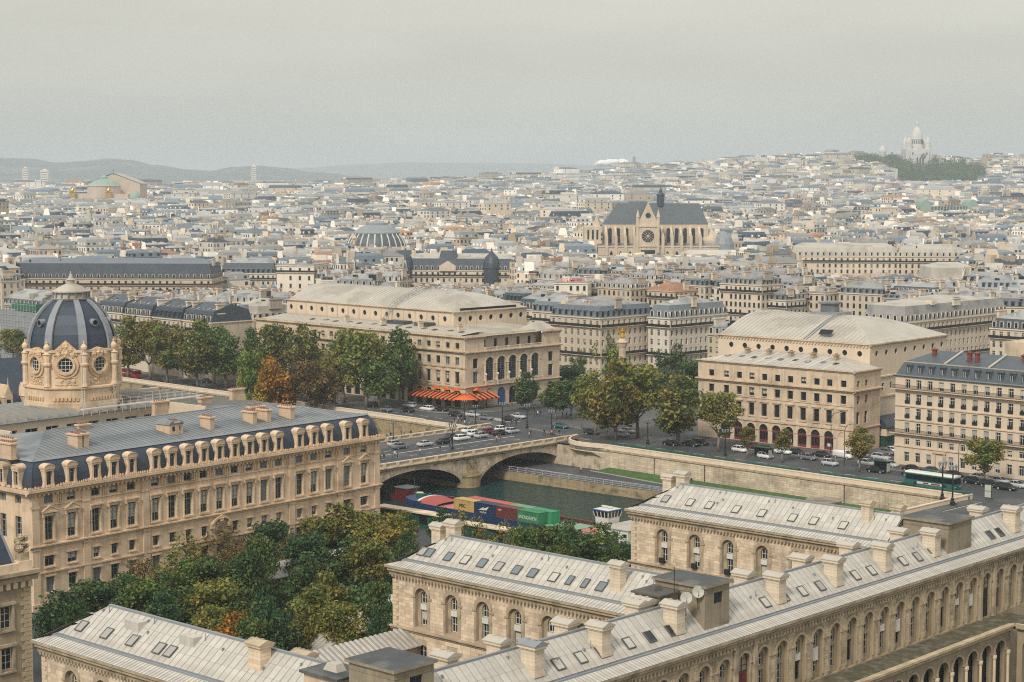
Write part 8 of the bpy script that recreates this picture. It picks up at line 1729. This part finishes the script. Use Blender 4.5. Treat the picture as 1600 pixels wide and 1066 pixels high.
# ================================================================ generated town: 300 nearest houses singly, the rest as one mass
SPEC = [o for o in sc.objects if o.parent is None and o.get('category') in ('house', 'building')]
def spec_rects():
    out = []
    for o in SPEC:
        xs = [c for ch_ in o.children if ch_.type == 'MESH' for c in ch_.bound_box]
        m = Matrix.Rotation(o.rotation_euler.z, 4, 'Z'); xa, xb = min(c[0] for c in xs), max(c[0] for c in xs); ya, yb = min(c[1] for c in xs), max(c[1] for c in xs); out.append((o.location.x, o.location.y, o.rotation_euler.z, xa, xb, ya, yb))
    return out
RECT = spec_rects()
def blocked(X, Y, mg):
    for x, y, r, xa, xb, ya, yb in RECT:
        dx, dy = X - x, Y - y; c, s = math.cos(-r), math.sin(-r); lx, ly = c * dx - s * dy, s * dx + c * dy
        if xa - mg < lx < xb + mg and ya - mg < ly < yb + mg: return True
    for x, y, r in AVOID:
        if (X - x) ** 2 + (Y - y) ** 2 < (r + mg) ** 2: return True
    u, v = R.l(X, Y)
    if v < 76 or (-175 < u < -50 and v < 86): return True
    px, py = proj(X, Y, 0)
    lim = 545 if px > 1380 else 527 if px > 850 else 520
    if 1345 < px < 1545 and Y > 3000 and proj(X, Y, hill(X, Y) + 14)[1] < (283 if px > 1385 else 258) and not 3900 < Y: return True
    return py > lim
DIST = {}
def dang(X, Y):
    k = (int(X // 170), int(Y // 170))
    if k not in DIST: DIST[k] = random.Random(k[0] * 91 + k[1] * 7).choice((45, 45, 38, 52, 20, 60, 75, 5, 30))
    return DIST[k]
cells = []; Y = 545.0
while Y < 7600:
    st = 14.0 if Y < 780 else 11.5 if Y < 1300 else 11.5 + (Y - 1300) * .0052
    hwid = .288 * Y + 25; n = int(2 * hwid / st)
    for i in range(n):
        X = -hwid + (i + .5) * st + random.uniform(-.3, .3) * st; yy = Y + random.uniform(-.35, .35) * st
        if (int(X // 170) != int((X + st * .6) // 170) and random.random() < .8): continue
        if random.random() < .07: continue
        cells.append((X, yy, st))
    Y += st * (.9 if Y < 2500 else 1.0)
good = []
for X, yy, st in cells:
    if blocked(X, yy, 6.5 if yy < 1500 else 3): continue
    good.append((X, yy, st))
good.sort(key=lambda c: c[1])
near, far = good[:300], good[300:]
LM = [(115, 'the dome'), (265, 'the slate terrace'), (420, 'the banded office building'), (640, 'the loggia theatre'), (892, 'the red roof letters'), (990, 'the corner house'), (1150, 'the low stone house'), (1300, 'the quay theatre'), (1470, 'the avenue block'), (1600, 'the apartment block')]
WW = dict(h_cream='cream', h_white='white', h_tan='tan', h_grey='grey', h_rose='rosy')
RW_ = dict(r_zinc='grey zinc', r_zincblue='blue zinc', r_slate='dark slate', r_tile='red tile')
for k, (X, Y, st) in enumerate(near):
    r = random.Random(k + 900); wall = r.choice(('h_cream', 'h_cream', 'h_white', 'h_white', 'h_tan', 'h_grey', 'h_rose')); roof = r.choice(('r_zinc',) * 7 + ('r_zincblue',) * 3 + ('r_slate',) * 3 + ('r_tile',))
    px = proj(X, Y, 20)[0]; lm_k = min(LM, key=lambda q: abs(q[0] - px))[1]; ql = 'close behind' if Y < 680 else 'behind' if Y < 760 else 'well behind'
    A = 180 - dang(X, Y) if dang(X, Y) > 30 else 110; w = st * r.uniform(.95, 1.5); d = st * r.uniform(.8, 1.05); h = r.uniform(14.5, 19) if Y < 700 else r.uniform(15.5, 21.5); flat = r.random() < .12; h = max(9.5, cap(X, Y, h, 6.5))
    o = house('town_house', '', (X - w / 2 * math.cos(math.radians(90 - A)), Y - d / 2), math.radians(90 - A), w, d, h, roof=roof, wall=wall, top='r_zinc' if roof != 'r_tile' else 'r_tile', mh=r.choice((1.4, 2.2, 2.8, 3.2)) if roof != 'r_tile' else 1.2, detail=1, bay=r.uniform(2.2, 2.9), balc=r.random() < .4, nch=r.choice((1, 2, 2, 3)), seed=k, flat=flat, group='town houses of the right bank', dorm=roof != 'r_tile')
    later(o, '%s house with %s roof %s %s' % (WW[wall], 'flat' if flat else RW_[roof], ql, lm_k))
# the far town
N = len(far); C_ = np.array(far); X, Y, S = C_[:, 0], C_[:, 1], C_[:, 2]
ang = np.array([math.radians(dang(a, c)) for a, c in zip(X, Y)]) + rng.normal(0, .06, N)
W = S * rng.uniform(.42, .85, N); D_ = S * rng.uniform(.36, .6, N); G = np.array([hill(a, c) for a, c in zip(X, Y)])
H_ = rng.uniform(14, 21.5, N) + rng.exponential(1.4, N); H_ = np.where(Y > 4000, H_ * .95, H_)
big_ = rng.random(N) < .02; H_ = np.where(big_ & (Y > 1500), H_ + rng.uniform(4, 12, N), H_); W = np.where(big_, W * 1.7, W)
H_ = np.array([max(5, cap(a, c, h, 4.2)) for a, c, h in zip(X, Y, H_)]); typ = rng.choice(3, N, p=(.5, .33, .17)); ca, sa = np.cos(ang), np.sin(ang)
VV, FF, MI, TN = [], [], [], []; voff = 0
tone_b = rng.random(N)
wmat = rng.choice(5, N, p=(.32, .44, .09, .09, .06)); rmat = rng.choice([5, 6, 7, 8], N, p=(.48, .28, .205, .035))
def push(idx, lx, ly, z, quads, mat_, tn=None):
    """lx, ly, z: arrays (n, k) of local coordinates for buildings idx"""
    global voff
    n, k = lx.shape; gx = X[idx][:, None] + lx * ca[idx][:, None] - ly * sa[idx][:, None]; gy = Y[idx][:, None] + lx * sa[idx][:, None] + ly * ca[idx][:, None]
    VV.append(np.stack([gx, gy, z], 2).reshape(-1, 3)); q = np.array(quads); base = (np.arange(n) * k)[:, None, None] + q[None] + voff
    FF.append(base.reshape(-1, 4)); mm = np.broadcast_to(np.asarray(mat_).reshape(-1, 1) if np.ndim(mat_) == 1 else np.asarray(mat_), (n, len(quads))); MI.append(mm.ravel()); TN.append(np.repeat(tone_b[idx] if tn is None else tn, len(quads))); voff += n * k
def boxes(idx, cx, cy, hx, hy, z0, z1, hx2, hy2, side, top):
    sx = np.array([-1, 1, 1, -1, -1, 1, 1, -1]); sy = np.array([-1, -1, 1, 1, -1, -1, 1, 1]); lo = np.array([1, 1, 1, 1, 0, 0, 0, 0])
    lx = cx[:, None] + sx * np.where(lo, hx[:, None], hx2[:, None]); ly = cy[:, None] + sy * np.where(lo, hy[:, None], hy2[:, None]); z = np.where(lo, z0[:, None], z1[:, None])
    push(idx, lx, ly, z, [(0, 1, 5, 4), (1, 2, 6, 5), (2, 3, 7, 6), (3, 0, 4, 7)], side); push(idx, lx[:, 4:], ly[:, 4:], z[:, 4:], [(0, 1, 2, 3)], top)
A_ = np.arange(N); Z0 = G - 6; zero = np.zeros(N)
boxes(A_, zero, zero, W, D_, Z0, G + H_, W, D_, wmat, wmat)
mh = np.where(typ == 0, rng.uniform(2.4, 4.2, N), np.where(typ == 1, rng.uniform(1.6, 3.2, N), .7)); ins = np.where(typ == 0, 1.3, np.where(typ == 1, D_ * .8, .3))
tmat = np.where((typ == 0) & (rmat == 7), 5, rmat)
boxes(A_, zero, zero, W + .25, D_ + .25, G + H_ + .05, G + H_ + mh, np.maximum(W - ins, .4), np.maximum(D_ - ins, .3), rmat, tmat)
up = A_[typ == 0]; boxes(up, zero[up], zero[up], np.maximum(W - 1.3, .4)[up], np.maximum(D_ - 1.3, .3)[up], (G + H_ + mh)[up], (G + H_ + mh + 1.0)[up], np.maximum(W - 2.2, .3)[up], (D_ * .12)[up], tmat[up], tmat[up])
for k in range(3):
    sel = A_[(rng.random(N) < (.85, .6, .3)[k]) & (Y < (7000, 3200, 1800)[k]) & (typ < 2)]; n = len(sel)
    cxk = W[sel] * rng.uniform(-.95, .95, n); cyk = D_[sel] * rng.uniform(-.4, .6, n); sz = 1 + (Y[sel] > 3000) * .5
    boxes(sel, cxk, cyk, .45 * sz, rng.uniform(.9, 2.0, n) * sz, (G + H_)[sel], (G + H_ + mh)[sel] + rng.uniform(.8, 2.2, n), .45 * sz, rng.uniform(.9, 1.6, n) * sz, np.full(n, 2), np.full(n, 8))
for k in range(2):                                               # party walls standing above the roofs
    sel = A_[(rng.random(N) < (.75, .35)[k]) & (Y < (7000, 2600)[k])]; n = len(sel); sgn_ = rng.choice((-1, 1), n)
    boxes(sel, sgn_ * W[sel] * .97, D_[sel] * rng.uniform(-.5, .5, n), .3 + (Y[sel] > 2500) * .5, D_[sel] * rng.uniform(.35, .8, n), (G + H_ - 1)[sel], (G + H_ + mh)[sel] + rng.uniform(.2, 2.6, n), .3 + (Y[sel] > 2500) * .5, D_[sel] * rng.uniform(.25, .5, n), rng.choice((0, 1, 1, 1, 2, 3), n), np.full(n, 8))
sel = A_[rng.random(N) < .45]; n = len(sel)                       # roof huts, lift heads, skylights
boxes(sel, W[sel] * rng.uniform(-.6, .6, n), D_[sel] * rng.uniform(-.6, .5, n), rng.uniform(.7, 2.2, n), rng.uniform(.7, 1.8, n), (G + H_ + .3)[sel], (G + H_ + mh)[sel] + rng.uniform(.2, 1.6, n), rng.uniform(.7, 2.0, n), rng.uniform(.6, 1.6, n), rng.choice((0, 1, 1, 3, 6, 9), n), rng.choice((5, 5, 6, 10), n))
sel = A_[(typ == 2)]; n = len(sel); boxes(sel, W[sel] * .2, zero[sel], W[sel] * .35, D_[sel] * .4, (G + H_ + .6)[sel], (G + H_ + 3.2)[sel], W[sel] * .35, D_[sel] * .4, np.full(n, 1), np.full(n, 5))
# windows on the faces turned to the viewer
def faces_windows(sel, axis, sgn, nrow, ncol, hwin, wfrac, zoff, gap):
    n = len(sel)
    if not n: return
    hl = (W if axis == 0 else D_)[sel]; off = (D_ if axis == 0 else W)[sel] + .05
    for r in range(nrow):
        for c in range(ncol):
            keep = rng.random(n) > .12; s2 = sel[keep]; h2 = hl[keep]; o2 = off[keep]; t = (-1 + (c + .5) * 2 / ncol) * h2; hw_ = np.minimum(h2 / ncol * wfrac, .75)
            zt = (G + H_)[s2] - zoff - r * gap; a = np.stack([t - hw_, t + hw_, t + hw_, t - hw_], 1); b_ = np.repeat((sgn * o2)[:, None], 4, 1); zz = np.stack([zt - hwin, zt - hwin, zt, zt], 1)
            push(s2, a if axis == 0 else b_, b_ if axis == 0 else a, zz, [(0, 1, 2, 3)], np.where(rng.random(len(s2)) < .78, 9, 10), rng.random(len(s2)))
for axis, sgn, ny in ((0, -1, -ca), (0, 1, ca), (1, -1, -sa), (1, 1, sa)):
    vis = ny < -.25
    faces_windows(A_[vis & (Y < 1250)], axis, sgn, 3, 5, 1.8, .42, .9, 3.0)
    faces_windows(A_[vis & (Y >= 1250) & (Y < 2300)], axis, sgn, 2, 4, 1.9, .42, .9, 3.0)
    faces_windows(A_[vis & (Y >= 2300) & (Y < 4200)], axis, sgn, 2, 3, 1.8, .5, 1.0, 3.4)
    # dormers standing on the steep roofs
    sd = A_[vis & (Y < 1900) & (typ == 0)]
    for c in range(4):
        n = len(sd); t = (-.75 + c * .5) * (W if axis == 0 else D_)[sd]; o_ = sgn * ((D_ if axis == 0 else W)[sd] - .55)
        cxk, cyk = (t, o_) if axis == 0 else (o_, t); hxk = np.full(n, .6 if axis == 0 else .5); hyk = np.full(n, .5 if axis == 0 else .6)
        boxes(sd, cxk, cyk, hxk, hyk, (G + H_ + .3)[sd], (G + H_)[sd] + np.minimum(mh[sd] - .3, 2.0), hxk, hyk, np.where(rng.random(n) < .45, 1, 9), rmat[sd])
VV, FF, MI, TN = np.concatenate(VV), np.concatenate(FF), np.concatenate(MI), np.concatenate(TN)
CM = []
for nm, c, rg in (('c_cream', (.62, .52, .39), .85), ('c_white', (.80, .74, .64), .85), ('c_tan', (.50, .40, .28), .85), ('c_grey', (.42, .38, .32), .85), ('c_rose', (.55, .42, .32), .85), ('c_zinc', (.31, .308, .295), .5), ('c_zincblue', (.13, .165, .195), .5), ('c_slate', (.045, .065, .09), .5), ('c_tile', (.30, .165, .10), .85), ('c_window', (.03, .04, .05), .3), ('c_window_pale', (.14, .17, .19), .3)):
    CM.append(mat(nm, c, rg, var=.14, sca=.07, tone=.38, spec=.3))
me = np_mesh('distant_town', VV, FF, CM, MI); at = me.attributes.new('tone', 'FLOAT', 'FACE'); at.data.foreach_set('value', TN.astype(np.float32))
o = ob('distant_town', me, kind='stuff'); tag(o, 'sea of pale town houses reaching back to the horizon', 'town')
# street trees and avenues glimpsed between the far roofs
bl = []
for i in range(70):
    yy = random.uniform(900, 4500); xx = random.uniform(-.28, .28) * yy; bl.append((xx, yy, hill(xx, yy) + 16, random.uniform(4, 7), .9))
Vt, Ft = leaf_cloud(9000, bl, .9, 15); o = ob('distant_trees', np_mesh('distant_trees', Vt, Ft, [M['leaf_dark']]), kind='stuff'); tag(o, 'scattered dark tree tops among the distant roofs', 'trees')
# ================================================================ far hills
def ridge(name, pts, Y, depth):
    b = MB(); n = 0; V_ = []; r = random.Random(3); xs = []
    px = pts[0][0]
    while px <= pts[-1][0]:
        for (a, ya), (c, yc) in zip(pts, pts[1:]):
            if a <= px <= c: t = (px - a) / (c - a); t = t * t * (3 - 2 * t); py = ya + (yc - ya) * t; break
        xs.append((px, py + r.uniform(-.25, .25))); px += 6
    for dy, k in ((-depth, 0), (-depth * .5, .45), (-depth * .15, .85), (0, 1), (depth * .6, .5), (depth, 0)):
        for px, py in xs: yy = Y + dy; V_.append(((px - 800) / FPX * Y, yy, max(-2, (CAMH + (275 - py) / FPX * Y) * k)))
    m = len(xs); b.add(V_, [(j * m + i, j * m + i + 1, (j + 1) * m + i + 1, (j + 1) * m + i) for j in range(5) for i in range(m - 1)]); return struct(b.build(name, [M['hill_wood']], smooth=True))
ridge('hills', [(-200, 256), (-60, 250), (0, 247), (50, 248), (92, 254), (130, 252), (172, 248), (205, 250), (245, 258), (300, 265), (330, 267), (368, 261), (402, 259), (440, 262), (490, 269), (560, 275), (620, 290)], 9500, 2200)
ridge('hills', [(380, 270), (480, 262), (560, 257), (640, 254), (760, 255), (860, 256), (930, 259), (1020, 264), (1200, 268), (1500, 270), (1800, 266)], 17000, 3000)
# ================================================================ haze
b = MB(); b.box(-14000, 32000, -14000, 32000, -12, 215); hzm = bpy.data.materials.new('haze'); hzm.use_nodes = True; hn = hzm.node_tree.nodes; hn.clear()
pv_ = hn.new('ShaderNodeVolumePrincipled'); pv_.inputs['Density'].default_value = HAZE_D; pv_.inputs['Color'].default_value = (.80, .89, .95, 1); pv_.inputs['Anisotropy'].default_value = .2
ho = hn.new('ShaderNodeOutputMaterial'); hzm.node_tree.links.new(pv_.outputs[0], ho.inputs['Volume']); o = b.build('haze', [hzm], kind='stuff'); tag(o, 'pale blue grey haze hanging over the whole city', 'haze')
# ================================================================ labels that single each thing out
ORD = 'first second third fourth fifth sixth seventh eighth ninth tenth eleventh twelfth thirteenth fourteenth fifteenth sixteenth seventeenth eighteenth nineteenth twentieth'.split()
byb = {}
for o, base in LQ: byb.setdefault(base, []).append(o)
for base, lst in byb.items():
    if len(lst) == 1: lst[0]['label'] = base; continue
    lst.sort(key=lambda o: proj(o.location.x, o.location.y, o.location.z + 1)[0])
    for i, o in enumerate(lst): o['label'] = base + ', ' + ('leftmost' if i == 0 else 'rightmost' if i == len(lst) - 1 else (ORD[i] if i < 20 else 'next') + ' from left')
